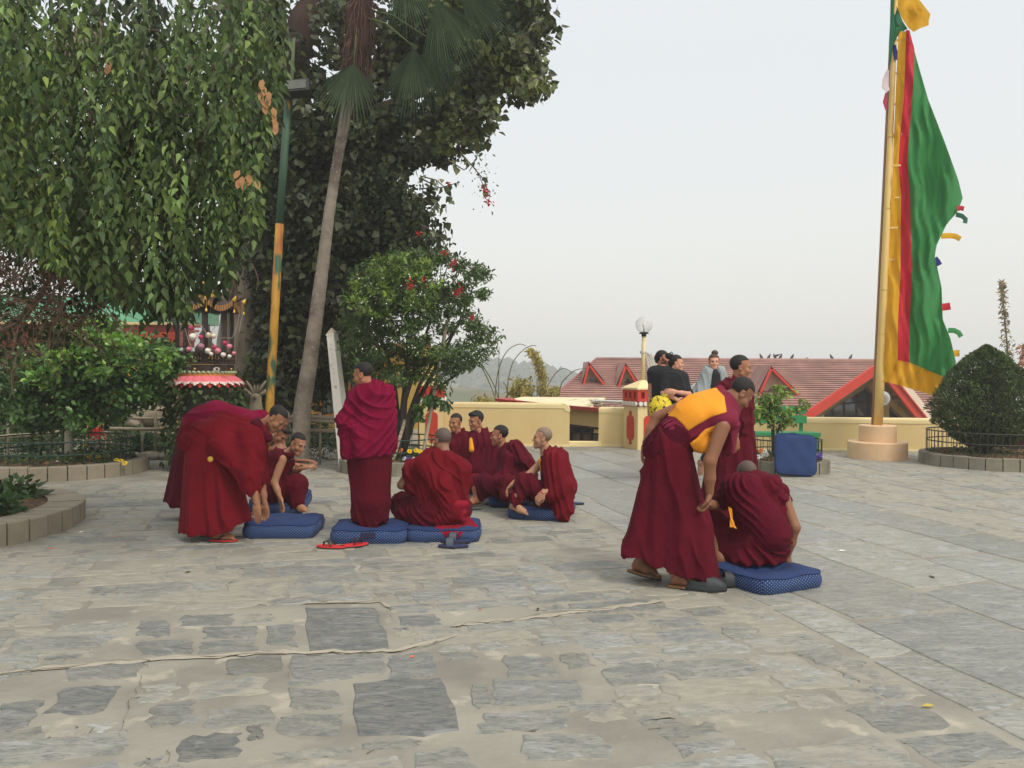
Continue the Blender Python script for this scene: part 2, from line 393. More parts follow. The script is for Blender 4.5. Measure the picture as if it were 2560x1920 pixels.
while v < 17:
    hgt = rr.uniform(.22, .4); u = UB + .04
    while u < 14:
        wd = rr.uniform(.25, .65); b0 = (u, u + wd - .035, v, v + hgt - .035)
        q = [uv2w(b0[0], b0[2]), uv2w(b0[1], b0[2]), uv2w(b0[1], b0[3]), uv2w(b0[0], b0[3])]; c = sum(q) / 4
        if abs(c[0]) < c[1] * .66 + .5 and max(p[1] for p in q) < 17.1:
            Vv, Ff = slab_geo(q, .012, .003 + rr.random() * .006, 3); slabs.append((c[1] + 6, Vv, Ff, (rr.uniform(.5, .9), rr.uniform(.35, .8), rr.random() * .7)))
        u += wd
    v += hgt
band.sort(key=lambda s: s[0])
def mk(lst, nobj, name, mat_):
    for D, Vv, Ff, t_ in lst[:nobj]:
        c = Vv.mean(0); c[2] = 0
        o = put(name, Vv, Ff, mat_, gpav, tint=np.tile(t_, (len(Vv), 1)))
    mb = MB()
    for D, Vv, Ff, t_ in lst[nobj:]: mb.raw(Vv, Ff, t_)
    if mb.V: mb.done(name + '_field', mat_, gpav, tint=True, kind='stuff')
mk(slabs, 295, 'paving_stone', stonem); mk(band, 295, 'slate_slab', slatem)
# thin cracks that run through the cement joints
crm = M('crack', lin(96, 88, 74), rough=1, var=.2)
def crack(pts, wd=.006):
    P = [];  rs = random.Random(len(pts) * 7)
    for (a, b) in zip(pts[:-1], pts[1:]):
        ga, gb = G(*a), G(*b); n_ = max(2, int(np.linalg.norm(gb - ga) / .05))
        for i in range(n_): P.append(ga + (gb - ga) * i / n_ + V3(rs.gauss(0, .008), rs.gauss(0, .010), 0))
    P.append(G(*pts[-1])); V_ = []; F_ = []
    for i, p in enumerate(P):
        w_ = wd * rs.uniform(.2, .8); V_ += [p + V3(0, w_, .0095), p + V3(0, -w_, .0095)]
    F_ = [(2 * i, 2 * i + 1, 2 * i + 3, 2 * i + 2) for i in range(len(P) - 1)]
    put('crack', V_, F_, crm, gpav)
ridm = M('cement_ridge', lin(166, 160, 144), var=.12, vs=5, rough=.95, bump=.4, bs=18, spec=.1)
def ridge(pts, wd):
    P = []; rs = random.Random(3)
    for a, b in zip(pts[:-1], pts[1:]):
        ga, gb = G(*a), G(*b); n_ = max(2, int(np.linalg.norm(gb - ga) / .06)); P += [ga + (gb - ga) * i / n_ for i in range(n_)]
    P.append(G(*pts[-1])); V_ = []
    for p in P: a_, b_ = wd * rs.uniform(.2, 1.7), wd * rs.uniform(.3, 1.2); o_ = rs.gauss(0, .007); V_ += [p + V3(0, a_ + o_, .006), p + V3(0, o_, .0088), p + V3(0, -b_ * .5 + o_, .006)]
    put('cement_ridge', V_, [(3 * i + j, 3 * i + j + 1, 3 * i + j + 4, 3 * i + j + 3) for i in range(len(P) - 1) for j in (0, 1)], ridm, gpav, True)
ridge([(0, 1686), (170, 1670), (375, 1653), (640, 1637), (860, 1633), (985, 1631), (1145, 1590)], .035); ridge([(760, 1510), (950, 1507), (975, 1520)], .03); ridge([(1130, 1568), (1270, 1554), (1530, 1522), (1700, 1500)], .04)
crack([(0, 1688), (170, 1672), (300, 1653), (375, 1655)]); crack([(375, 1655), (340, 1720), (315, 1790), (298, 1838)])
crack([(500, 1645), (560, 1645), (640, 1637), (720, 1640)]); crack([(770, 1640), (860, 1635), (985, 1633), (1070, 1618), (1145, 1592)])
crack([(1130, 1570), (1190, 1558), (1270, 1556), (1350, 1535), (1530, 1524)]); crack([(760, 1512), (950, 1508), (975, 1525), (978, 1555)])
crack([(432, 1860), (420, 1910)]); crack([(728, 1655), (720, 1700)]); crack([(1860, 1495), (1895, 1515)])
# fallen bits on the paving
lit = thing('litter', 'scattered orange petals, twigs and dry leaf bits lying on the paving', 'litter', (0, 0, 0)); lit['group'] = 'litter on the paving'
mo = M('petal', lin(225, 95, 50), var=.1); mtw = M('twig', lin(60, 52, 42), var=.1); ml_ = M('dry_leaf', lin(178, 158, 70), var=.2); mw_ = M('scrap', lin(225, 222, 210), var=.05)
for px, py, m_, r_ in [(1200,1527,mo,.02),(1030,1647,mo,.02),(128,1375,mo,.025),(290,1345,mo,.015),(470,1434,mtw,.03),(403,1362,mtw,.02),(203,1333,mw_,.03),(1555,1232,mo,.012),(360,1252,ml_,.02),(2320,1770,ml_,.035),(1345,1527,mtw,.03),(2550,1778,mw_,.012),(2165,1150,mtw,.03),(2330,1445,mtw,.05),(2105,1380,mw_,.04)]:
    c = G(px, py, .0); a = rr.random() * 3; d = V3(math.cos(a), math.sin(a), 0); e_ = V3(-d[1], d[0], 0)
    V_ = [c + d * r_ + V3(0, 0, .012), c + e_ * r_ * .35 + V3(0, 0, .018), c - d * r_ + V3(0, 0, .013), c - e_ * r_ * .35 + V3(0, 0, .011), c + V3(0, 0, .0105)]
    put('leaf_scrap', V_, [(0, 1, 4), (1, 2, 4), (2, 3, 4), (3, 0, 4), (0, 3, 2, 1)], m_, lit)

# ============================================================ PARAPET WALLS AND PILLARS
cream = M('cream_paint', lin(228, 206, 150), rough=.75, var=.05, vs=1.5, bump=.06, bs=60, col2=lin(220, 194, 136), c2s=.7, c2lo=.45, c2hi=.75)
creaml = M('cream_cap', lin(240, 222, 168), rough=.7, var=.05, vs=2)
def wall_seg(name, A, B, h, th, label, round_right=False, rr_=.14, mat_=cream, cat='wall'):
    A = np.asarray(A, float).copy(); B = np.asarray(B, float).copy(); A[2] = B[2] = 0
    d = nrm(B - A); nn = V3(-d[1], d[0], 0)   # away from the camera
    L_ = np.linalg.norm(B - A)
    t = thing(name, label, cat, A)
    prof = [(0, 0), (L_, 0)]
    if round_right:
        prof += [(L_, h - rr_)] + [(L_ - rr_ + rr_ * math.cos(a), h - rr_ + rr_ * math.sin(a)) for a in np.linspace(0.1, math.pi / 2, 6)]
    else: prof += [(L_, h)]
    prof += [(0, h)]
    P = [A + d * s + V3(0, 0, z) for s, z in prof]
    mb = MB(); mb.prism(P, nn * th); mb.done('wall_body', mat_, t)
    # rounded coping, a little proud of the face
    cp = MB(); seg = [(a, .045 * math.sin(a), .045 * (1 - math.cos(a))) for a in np.linspace(0, math.pi / 2, 4)]
    LE = L_ - (rr_ if round_right else 0)
    pr = [(-.012, h - .09), (-.012, h - .02), (.02, h + .012), (th - .02, h + .012), (th + .012, h - .02), (th + .012, h - .09)]
    Pc = [A + nn * a + V3(0, 0, z) for a, z in pr]; cp.prism(Pc, d * LE)
    if round_right:
        arc = [(LE + (rr_ + .012) * math.sin(a), h - rr_ + (rr_ + .012) * math.cos(a)) for a in np.linspace(0, math.pi / 2 + .2, 7)]
        arc2 = [(LE + (rr_ - .09) * math.sin(a), h - rr_ + (rr_ - .09) * math.cos(a)) for a in np.linspace(0, math.pi / 2, 7)][::-1]
        Pq = [A - nn * .012 + d * s + V3(0, 0, z) for s, z in arc + arc2]; cp.prism(Pq, nn * (th + .024))
    cp.done('coping', creaml, t)
    sk = MB(); sk.prism([A - nn * .01 + V3(0, 0, 0), A - nn * .01 + d * L_, A - nn * .01 + d * L_ + V3(0, 0, .05), A - nn * .01 + V3(0, 0, .05)], -nn * .012); sk.done('skirting', creaml, t)
    return t
g0, g1 = G(1060, 1112), G(1423, 1117)
hL = .89
wall_seg('parapet_wall', g0, g1, hL, .32, 'cream parapet wall with a rounded corner behind the seated monks', True)
g2, g3 = G(1500, 1119), G(1560, 1121)
wall_seg('parapet_wall', g2 + V3(0, .3, 0), g3 + V3(0.15, .3, 0), .8, .5, 'short cream wall stub left of the lamp pillar')
g4, g5 = G(1640, 1121), G(2660, 1130)
g5[1] = g4[1] - .55; g5[0] = 11.5
wall_seg('parapet_wall', V3(g4[0], g4[1], 0), g5, .65, .3, 'low cream parapet wall behind the green bench and flagpole')
thr = MB(); thr.box(V3((g1[0] + g2[0]) / 2, 17.3, .045), (g2[0] - g1[0] + .1, .3, .09)); thr.done('threshold', creaml, None, label='low cream sill closing the gap between the parapet walls', cat='sill')
# lamp pillar
redm = M('red_paint', lin(196, 62, 44), rough=.6, var=.1, vs=4); redd = M('dark_red_paint', lin(150, 44, 34), rough=.6, var=.1); white = M('white_paint', lin(226, 222, 210), rough=.6, var=.06)
ironm = M('black_iron', lin(34, 34, 34), rough=.5, var=.1)
def cartouche(c, right, w_, h_, out_, n=8):
    """pointed medallion: a rounded body with a small bulb above and below"""
    P = []
    hw, hh = w_ / 2, h_ / 2; r_ = w_ * .34; b = w_ * .17
    for s in (1, -1):
        for a in np.linspace(0, math.pi / 2, 5): P.append((s * (hw - r_ + r_ * math.cos(a)), s * (hh * .72 - r_ + r_ * math.sin(a))))
        P.append((s * b, s * hh * .8)); P.append((s * b * 1.1, s * hh * .92)); P.append((0, s * hh)); P.append((-s * b * 1.1, s * hh * .92)); P.append((-s * b, s * hh * .8))
        for a in np.linspace(math.pi / 2, math.pi, 5): P.append((-s * (hw - r_) + s * r_ * math.cos(a), s * (hh * .72 - r_ + r_ * math.sin(a))))
    return [np.asarray(c) + right * x + V3(0, 0, z) for x, z in P], -out_
def pillar(cx, cy, wd, rz, h, label, lamp=True):
    t = thing('pillar', label, 'pillar', (cx, cy, 0))
    c = V3(cx, cy, 0); ex = V3(math.cos(rz), math.sin(rz), 0); ey = V3(-math.sin(rz), math.cos(rz), 0)
    MB().box(c + V3(0, 0, h / 2), (wd, wd, h), rz).done('shaft', cream, t)
    for k, (r_, o_) in enumerate(((ex, -ey), (-ey, -ex), (ey, ex))):
        P, off = cartouche(c + V3(0, 0, h * .5) + o_ * (wd / 2 - .004), r_, wd * .5, h * .8, o_)
        MB().prism(P, o_ * .016).done('medallion', redm, t)
    hh = h
    cap = MB()
    for k in range(4):
        a = [(-ey, ex), (ex, ey), (ey, -ex), (-ex, -ey)][k]
        for j in range(5):
            p = c + a[0] * (wd / 2 + .03) + a[1] * ((j - 2) * wd * .21) + V3(0, 0, hh + .055)
            R3 = np.stack([a[1], V3(0, 0, 1), a[0]], 1)
            MB().lathe(p, [(0, .022), (.046, .02), (.048, 0), (.046, -.02), (0, -.022)], 12, R3=R3).done('disc', white, t)
    MB().box(c + V3(0, 0, hh + .055), (wd * 1.04, wd * 1.04, .11), rz).done('frieze', redd, t)
    bx = MB(); w2 = wd * 1.06
    bx.box(c + V3(0, 0, hh + .135), (w2, w2, .05), rz); bx.box(c + V3(0, 0, hh + .315), (w2, w2, .05), rz)
    bx.box(c + V3(0, 0, hh + .22), (w2 * .72, w2 * .72, .17), rz)
    for sx in (-1, -.34, .34, 1):
        for sy in (-1, -.34, .34, 1):
            if abs(sx) == 1 or abs(sy) == 1: bx.box(c + ex * sx * w2 * .43 + ey * sy * w2 * .43 + V3(0, 0, hh + .225), (w2 * .14, w2 * .14, .14), rz)
    bx.done('cap_box', redm, t)
    z0 = hh + .34; w3 = w2 * 1.07
    q = [c + ex * a * w3 / 2 + ey * b * w3 / 2 for a, b in ((-1, -1), (1, -1), (1, 1), (-1, 1))]
    V_ = [p + V3(0, 0, z0) for p in q] + [p + V3(0, 0, z0 + .035) for p in q] + [c + (p - c) * .12 + V3(0, 0, z0 + .19) for p in q]
    put('cap_roof', V_, [(3, 2, 1, 0)] + [(i + 4 * k, (i + 1) % 4 + 4 * k, (i + 1) % 4 + 4 * k + 4, i + 4 * k + 4) for k in (0, 1) for i in range(4)] + [(8, 9, 10, 11)], creaml, t)
    return t, z0 + .18
pt, pz = pillar(at(1606, 1000, 16.75)[0], 16.75, .55, R(23), .87, 'square cream pillar with red medallions under the globe lamp')
globem = bpy.data.materials.new('lamp_glass'); globem.use_nodes = True
_t = globem.node_tree; _b = _t.nodes['Principled BSDF']; _b.inputs['Base Color'].default_value = (.75, .78, .8, 1); _b.inputs['Roughness'].default_value = .08
_tr = N(_t, 'ShaderNodeBsdfTransparent'); _mx = N(_t, 'ShaderNodeMixShader'); _lw = N(_t, 'ShaderNodeLayerWeight'); _lw.inputs[0].default_value = .35
_mr = N(_t, 'ShaderNodeMapRange'); _mr.inputs[3].default_value = .16; _mr.inputs[4].default_value = .9; _t.links.new(_lw.outputs[1], _mr.inputs[0]); _t.links.new(_mr.outputs[0], _mx.inputs[0])
_t.links.new(_tr.outputs[0], _mx.inputs[1]); _t.links.new(_b.outputs[0], _mx.inputs[2]); _t.links.new(_mx.outputs[0], _t.nodes['Material Output'].inputs[0])
bulbm = M('bulb', lin(235, 232, 222), rough=.4, var=.02); postm = M('post_cream', lin(222, 202, 150), rough=.5, var=.05)
def globe_lamp(x, y, z0, H, r, label, lean=0.0):
    t = thing('globe_lamp', label, 'lamp', (x, y, z0)); c = V3(x, y, z0); tp = c + V3(lean, 0, H)
    MB().tube([c, tp], .042, 14).done('post', postm, t, True)
    MB().lathe(tp, [(0, -.02), (.05, -.02), (.05, .03), (.1, .035), (.1, .055), (.06, .07), (0, .07)], 16).done('collar', ironm, t)
    MB().ball(tp + V3(0, 0, .06 + r * .93), r, 24, 16).done('globe', globem, t, True)
    MB().tube([tp + V3(0, 0, .06), tp + V3(0, 0, .16), tp + V3(0, 0, .2), tp + V3(0, 0, .27)], [.02, .022, .03, .02], 8).done('bulb', bulbm, t, True)
    return t, tp
lt, ltp = globe_lamp(pt.location.x, 16.75, pz, .92, .175, 'clear glass globe lamp on a cream post on the pillar', .02)
# white scarf tied round the lamp post
sc = MB(); a0 = V3(pt.location.x, 16.75, pz + .58)
sc.lathe(a0, [(.05, -.03), (.062, -.015), (.055, 0), (.062, .015), (.05, .03)], 12)
rsx = random.Random(3)
for k in range(5):
    x0 = .03 + k * .018; P = [a0 + V3(.04, -.02, 0)]
    for i in range(1, 8): f = i / 7; P.append(a0 + V3(.05 + x0 * 2.2 * math.sin(f * 2.2) + k * .012, -.03 + .01 * math.sin(k + i), -f * .52 + .04 * k * f))
    sc.tube(P, [.018 + .014 * math.sin(i / 7 * 3.1) + .006 * (i == 7) for i in range(8)], 7, flat=.6, up=(0, 1, 0))
sc.done('scarf', M('white_silk', lin(222, 216, 206), rough=.6, var=.1, trans=.25), None, True, label='white silk scarf tied to the post of the globe lamp', cat='scarf', origin=a0)
# second pillar seen behind the citrus tree
pillar(at(1078, 1000, 16.9)[0], 16.9, .5, R(8), .92, 'square pillar with a red medallion behind the citrus tree')
pk = thing('wall_block', 'dark pitched block leaning at the foot of the wall stub', 'block', at(1545, 1110, 16.9)); 
a = G(1533, 1114); MB().prism([a, a + V3(.24, 0, 0), a + V3(.24, 0, .13), a + V3(.07, 0, .13)], V3(0, .15, 0)).done('ramp', M('slate_dark', lin(92, 92, 82), var=.1), pk)

# ============================================================ LOW BUILDING AND BIG ROOF BEHIND THE WALL
wallm = M('building_cream', lin(226, 200, 140), var=.06, vs=1, col2=lin(205, 184, 134), c2s=.6, c2lo=.5, c2hi=.8)
edge = M('red_edge', lin(176, 62, 54), rough=.6, var=.12); glassd = M('dark_glass', lin(38, 40, 42), rough=.1, var=.2, spec=.8); framed = M('dark_frame', lin(40, 30, 28), rough=.5, var=.1)
lb = thing('low_building', 'low flat-roofed cream building with a red roof edge and dark windows below the terrace', 'building', at(1500, 1110, 19))
YA, YB = 22.5, 18.6   # it runs nearer to the right
def L_at(px, py): f = (px - 1237) / (1563 - 1237); return at(px, py, YA + (YB - YA) * f)
# roof slab edge
top = [L_at(1237, 996), L_at(1400, 1012), L_at(1640, 1033)]; bot = [L_at(1239, 1003), L_at(1400, 1021), L_at(1640, 1044)]
for i in range(2):
    MB().prism([top[i], top[i + 1], bot[i + 1], bot[i]], V3(.25, .9, 0)).done('roof_edge', edge, lb)
up2 = [L_at(1262, 996), L_at(1480, 999), L_at(1640, 1004)]; lo2 = [L_at(1262, 1001), L_at(1480, 1020), L_at(1640, 1034)]
oldm = M('stained_cream', lin(236, 220, 182), var=.12, vs=2, col2=lin(150, 140, 120), c2s=1.6, c2lo=.58, c2hi=.7)
rs_ = [p + V3(.5, 1.6, 0) for p in up2[:2]] + [lo2[1] + V3(0, .05, .0), lo2[0] + V3(0, .05, 0)]
MB().prism([rs_[0], rs_[1], rs_[2], rs_[3]], V3(0, 0, -.1)).done('roof_deck', oldm, lb)
rg = MB(); a, b = L_at(1490, 1004) + V3(0, .7, 0), L_at(1640, 1010) + V3(0, .7, 0); rg.prism([a, b, b + V3(0, 0, -.05), a + V3(0, 0, -.05)], V3(0, 1.0, 0)); rg.done('metal_sheet', M('zinc', lin(190, 188, 180), rough=.5, var=.2, vs=5), lb)
rb = MB()
for k in range(26):
    f = rr.random(); p = L_at(1495 + f * 130, 1017 + f * 8) + V3(0, .45 + rr.random() * .2, 0); rb.box(p, (rr.uniform(.05, .2), .12, rr.uniform(.03, .08)), rr.random() * 3)
rb.done('rubble', M('rubble', lin(150, 140, 126), var=.4, vs=8), lb)
wt = [b + V3(.05, .25, 0) for b in bot]; pts = [wt[0], wt[1], wt[2], wt[2] * V3(1, 1, 0) + V3(0, 0, -6), wt[0] * V3(1, 1, 0) + V3(0, 0, -6)]
MB().prism(pts, V3(.05, .2, 0)).done('wall', wallm, lb)
ledge = [b + V3(.04, .2, -.06) for b in bot]
for i in range(2): MB().prism([ledge[i], ledge[i + 1], ledge[i + 1] + V3(0, 0, -.05), ledge[i] + V3(0, 0, -.05)], V3(0, .1, 0)).done('moulding', wallm, lb)
for x0, x1 in ((1388, 1423), (1425, 1449), (1452, 1474), (1477, 1500), (1503, 1530), (1533, 1556)):
    def W(px, py): p = L_at(px, py); return p + V3(.05, .12, 0)
    y0 = lambda x: 1064 + (x - 1425) * .12; q = [W(x0, y0(x0)), W(x1, y0(x1)), W(x1, 1103), W(x0, 1103)]
    fo = MB(); cyc = [(0, 1), (1, 2), (2, 3), (3, 0), ]
    for i, j in cyc: fo.bar(q[i], q[j], .05, .05, up=(0, 1, 0))
    mid0 = (q[0] * .55 + q[3] * .45); mid1 = (q[1] * .55 + q[2] * .45); fo.bar(mid0, mid1, .04, .04, up=(0, 1, 0))
    wf = fo.done('window', framed, lb); put('pane', [p + V3(0, .012, 0) for p in q], [(0, 1, 2, 3)], glassd, wf)
    put('blind', [p + V3(0, .02 - .016, -0) for p in (mid0 * .85 + mid1 * .15, mid0 * .1 + mid1 * .9, q[2] * .9 + q[3] * .1, q[3] * .9 + q[2] * .1)], [(0, 1, 2, 3)], M('window_blind', lin(105, 88, 74), var=.3, vs=6), wf)
ws = [W(1420, 1103), W(1560, 1103)]; MB().prism([ws[0], ws[1], ws[1] + V3(0, 0, -.12), ws[0] + V3(0, 0, -.12)], V3(0, -.12, 0)).done('sill', creaml, lb)

tilem = M('roof_tile', lin(166, 128, 118), rough=.75, var=.2, vs=1.5, col2=lin(142, 110, 100), c2s=.7, c2lo=.4, c2hi=.7, stretch=(1, 1, 1))
fascia = M('red_fascia', lin(204, 66, 50), rough=.6, var=.08)
soff = M('soffit', lin(196, 176, 148), rough=.8, var=.06)
hb = thing('red_roofed_hall', 'large hall with a long pinkish red tiled roof, red-trimmed gables and dark glazing', 'building', at(1800, 1100, 30))
YR, YE = 38.0, 30.0
RL, RRr = at(1490, 899, YR), at(2215, 903, YR); RRr[2] = RL[2]
EL = at(1378, 997, YE); ER = at(2330, 1078, YE); ez = at(1800, 1066, YE)[2]
# hip side edge: the eave drops towards the camera; courses of tiles run level
lo_l = at(1290, 1066, YE); lo_l[2] = ez
BL = V3(EL[0] + .0, YE, ez); 
# left hip line passes through ridge end and photo point (1382,995)
nC = 30
def hipx(z):   # x of the hip edge at height z (from ridge end to far lower-left)
    p = at(1382, 995, YR + (YE - YR) * ((RL[2] - at(1382, 995, 33.0)[2]) / (RL[2] - ez)))
    f = (RL[2] - z) / (RL[2] - p[2]); return RL[0] + (p[0] - RL[0]) * f
for k in range(nC):
    z1 = RL[2] + (ez - RL[2]) * k / nC; z0_ = RL[2] + (ez - RL[2]) * (k + 1) / nC; y1 = YR + (YE - YR) * k / nC; y0_ = YR + (YE - YR) * (k + 1) / nC
    dn = V3(0, -.02, .045)
    xr = RRr[0]
    P = [V3(hipx(z1), y1, z1), V3(xr, y1, z1), V3(xr, y0_, z0_), V3(hipx(z0_), y0_, z0_)]
    V_ = P[:2] + [P[2] + dn, P[3] + dn, P[2], P[3]]
    put('tile_course', V_, [(3, 2, 1, 0), (5, 4, 2, 3), (0, 5, 3), (1, 2, 4)], tilem, hb)
MB().tube([RL + V3(0, 0, .02), RRr + V3(0, 0, .02)], .09, 8).done('ridge_cap', tilem, hb, True)
MB().tube([V3(hipx(RL[2]), YR, RL[2]), V3(hipx(ez), YE, ez)], .07, 6).done('hip_cap', M('tile_edge', lin(150, 98, 92), var=.1), hb, True)
a = at(1382, 997, 33.2); b = at(1700, 1022, 32.0); MB().prism([a, b, b + V3(0, 0, -.18), a + V3(0, 0, -.14)], V3(0, .1, 0)).done('eave_board', edge, hb)
# body of the hall below the roof
x0, x1 = hipx(ez) + .6, RRr[0]; MB().box(V3((x0 + x1) / 2, YR - 1.5, ez - 4), (x1 - x0, 11, 7.6)).done('wall', wallm, hb)
# back slope
put('back_slope', [RL, RRr, RRr + V3(0, 8, -4), V3(hipx(ez), YR + 8, RL[2] - 4)], [(0, 1, 2, 3)], tilem, hb)
def roof_y(z): return YR + (YE - YR) * (RL[2] - z) / (RL[2] - ez)
def dormer(ap, lf, rt):
    zl = at(*lf, 34)[2]
    # front plane: apex and feet stand proud of the roof
    yl = roof_y(at(lf[0], lf[1], 33)[2]) - .05
    for _ in range(3): yl = roof_y(at(lf[0], lf[1], yl)[2]) - .05
    A, Lf, Rt = at(*ap, yl), at(*lf, yl), at(*rt, yl)
    zav = (Lf[2] + Rt[2]) / 2; Lf[2] = Rt[2] = zav
    back = V3(A[0], roof_y(A[2]), A[2])
    fr = MB(); w_ = .24
    def inset(p, q, t): return p + nrm(q - p) * t
    fr.bar(inset(Lf, A, -.12), inset(A, Lf, -.05), .08, w_, up=(0, 1, 0)); fr.bar(inset(Rt, A, -.12), inset(A, Rt, -.05), .08, w_, up=(0, 1, 0))
    d_ = fr.done('dormer', fascia, hb)
    sh = .10; bl = [V3(Lf[0], roof_y(zav) + .1, zav), V3(Rt[0], roof_y(zav) + .1, zav)]
    put('dormer_roof', [A + V3(0, 0, .12), Lf + V3(-.1, 0, .05), V3(A[0], back[1] + .1, A[2] + .12), Rt + V3(.1, 0, .05)], [(0, 2, 1), (0, 3, 2)], tilem, d_)
    inn = .45; c0 = A * .0 + V3(A[0], A[1] + inn, A[2] - .25); 
    put('dormer_soffit', [A, Lf, Lf + V3(.02, inn * 1.6, .0), A + V3(0, inn * 1.6, 0), Rt, Rt + V3(-.02, inn * 1.6, 0)], [(0, 1, 2, 3), (0, 3, 5, 4)], soff, d_)
    yy = A[1] + inn * .9
    put('dormer_face', [V3(A[0], yy, A[2]), V3(Lf[0], yy, zav), V3(Rt[0], yy, zav)], [(0, 1, 2)], soff, d_)
    put('dormer_vent', [V3(A[0] * .75 + Rt[0] * .25, yy - .01, A[2] * .4 + zav * .6), V3(A[0] * .8 + Lf[0] * .2, yy - .01, zav + .08), V3(Rt[0] - .15, yy - .01, zav + .08)], [(0, 1, 2)], glassd, d_)
dormer((1472, 911), (1459, 960), (1509, 962)); dormer((1564, 914), (1546, 966), (1597, 968)); dormer((1927, 921), (1897, 987), (1995, 990))
# big gable at the right end, nearer than the ridge
YG = 28.5
GA, GL, GR_ = at(2201, 916, YG), at(2000, 1052, YG), at(2322, 1066, YG)
GL2 = at(1980, 1066, YG)
gz = GA[2]
bk = V3(6.0, YR - YG + 2, 0); recess = V3(1.5, 2.2, 0)
fr = MB(); fr.bar(GL2 + V3(0, 0, 0), GA + V3(.02, 0, .02), .3, .2, up=(0, 1, 0)); ga = fr.done('gable_board', fascia, hb)
fr = MB(); fr.bar(GR_ + V3(.05, 0, -.1), GA + V3(-.02, 0, .02), .3, .16, up=(0, 1, 0)); fr.done('gable_board', fascia, hb)
put('gable_slope', [GA + V3(0, -.15, .1), GR_ + V3(0, -.15, .1), GR_ + bk + V3(0, 0, .1), GA + bk + V3(0, 0, .1)], [(0, 1, 2, 3)], tilem, hb)
put('gable_soffit', [GA + V3(0, 0, -.05), GL2 + V3(0, 0, -.05), GL2 + recess, GA + recess + V3(.1, 0, -.05), GR_ + recess, GR_ + V3(0, 0, -.05)], [(0, 1, 2, 3), (0, 3, 4, 5)], M('gable_soffit', lin(190, 172, 150), var=.05), hb)
w0 = [GA + recess, GL2 + recess, GR_ + recess]; bt = at(2150, 1075, YG)[2] - 3
MB().prism([w0[0], w0[1], V3(w0[1][0], w0[1][1], bt), V3(w0[2][0], w0[2][1], bt), w0[2]], V3(0, .3, 0)).done('gable_wall', wallm, hb)
yw = w0[0][1] - .03
def Wq(px, py): return at(px, py, yw)
gp = [Wq(2057, 1041), Wq(2058, 1019), Wq(2148, 961), Wq(2186, 994), Wq(2186, 1041)]
fw = MB()
for i in range(5): fw.bar(gp[i], gp[(i + 1) % 5], .07, .07, up=(0, 1, 0))
for x_ in (2081, 2110, 2141, 2171): 
    ytop = 1019 - (x_ - 2058) * .644 if x_ < 2148 else 961 + (x_ - 2148) * .87
    fw.bar(Wq(x_, 1041), Wq(x_, ytop), .06, .06, up=(0, 1, 0))
fw.bar(Wq(2060, 1001 + 14), Wq(2186, 1001), .06, .06, up=(0, 1, 0))
wq = fw.done('window', framed, hb); put('pane', [p + V3(0, .012, 0) for p in gp], [tuple(range(5))], M('blue_glass', lin(62, 74, 84), rough=.08, var=.3, vs=.3, spec=1), wq)
tri = [Wq(2218, 1015), Wq(2218, 1050), Wq(2252, 1050)]; put('pane', [p for p in tri], [(0, 1, 2)], glassd, hb)
bm_ = MB(); MB().bar(Wq(2157, 950) + V3(0, -.2, 0), Wq(2268, 1052) + V3(0, -.2, 0), .2, .26, up=(0, 1, 0)).done('gable_beam', wallm, hb); MB().bar(Wq(2207, 1000) + V3(0, -.1, 0), Wq(2207, 1066) + V3(0, -.1, 0), .2, .42, up=(0, 1, 0)).done('gable_beam', wallm, hb); bm_.bar(Wq(2050, 1015) + V3(0, -.05, 0), Wq(2050, 1066) + V3(0, -.05, 0), .16, .3, up=(0, 1, 0)); bm_.done('gable_beam', wallm, hb)
lf_ = MB(); lf_.ball(at(2242, 998, YG + .9), (.16, .16, .12)); lf_.done('soffit_lamp', M('lamp_grey', lin(120, 110, 95)), hb, True)
# balcony wall under the glazing
MB().box(V3(at(2120, 1060, YG - 1)[0], YG - 1, at(2120, 1046, YG - 1)[2] - 2), (6.2, .2, 4)).done('balcony_wall', creaml, hb)
globe_lamp(at(2205, 1000, 24)[0], 24, at(2205, 1010, 24)[2] - 2, 1.9, .22, 'globe lamp standing behind the foot of the flagpole')
globe_lamp(at(1746, 1000, 18.5)[0], 18.5, -.9, at(1746, 1000, 18.5)[2] + .85, .2, 'globe lamp half hidden between the two women')
# pigeons on the ridge
dark_b = M('pigeon_grey', lin(56, 58, 66), var=.25, vs=30); wht_b = M('pigeon_white', lin(225, 225, 222), var=.05)
def pigeon(px, d=1, mt=dark_b, spread=0, lab=''):
    p = at(px, 903, YR - .02); p[2] = RL[2] + .1; s = .9
    t = thing('pigeon', lab, 'pigeon', p, 'pigeons on the roof ridge')
    b = MB(); b.tube([p + V3(-.10 * d, 0, .01), p + V3(-.06 * d, 0, .05), p + V3(-.01 * d, 0, .09), p + V3(.02 * d, 0, .13), p + V3(.03 * d, 0, .17), p + V3(.04 * d, 0, .20), p + V3(.08 * d, 0, .195)], [.012, .038, .055, .045, .03, .026, .003], 8, up=(0, 1, 0)); b.done('body', mt, t, True)
    for s_ in (-1, 1): MB().tube([p + V3(.02 * d, .03 * s_, .08), p + V3(.02 * d, .03 * s_, 0)], .009, 5).done('leg', redd, t)
    if spread:
        wv = [p + V3(0, 0, .17), p + V3(.2, 0, .2), p + V3(.34, 0, .22), p + V3(.12, .05, .08)]; MB().prism(wv, V3(0, .02, 0)).done('wing', mt, t)
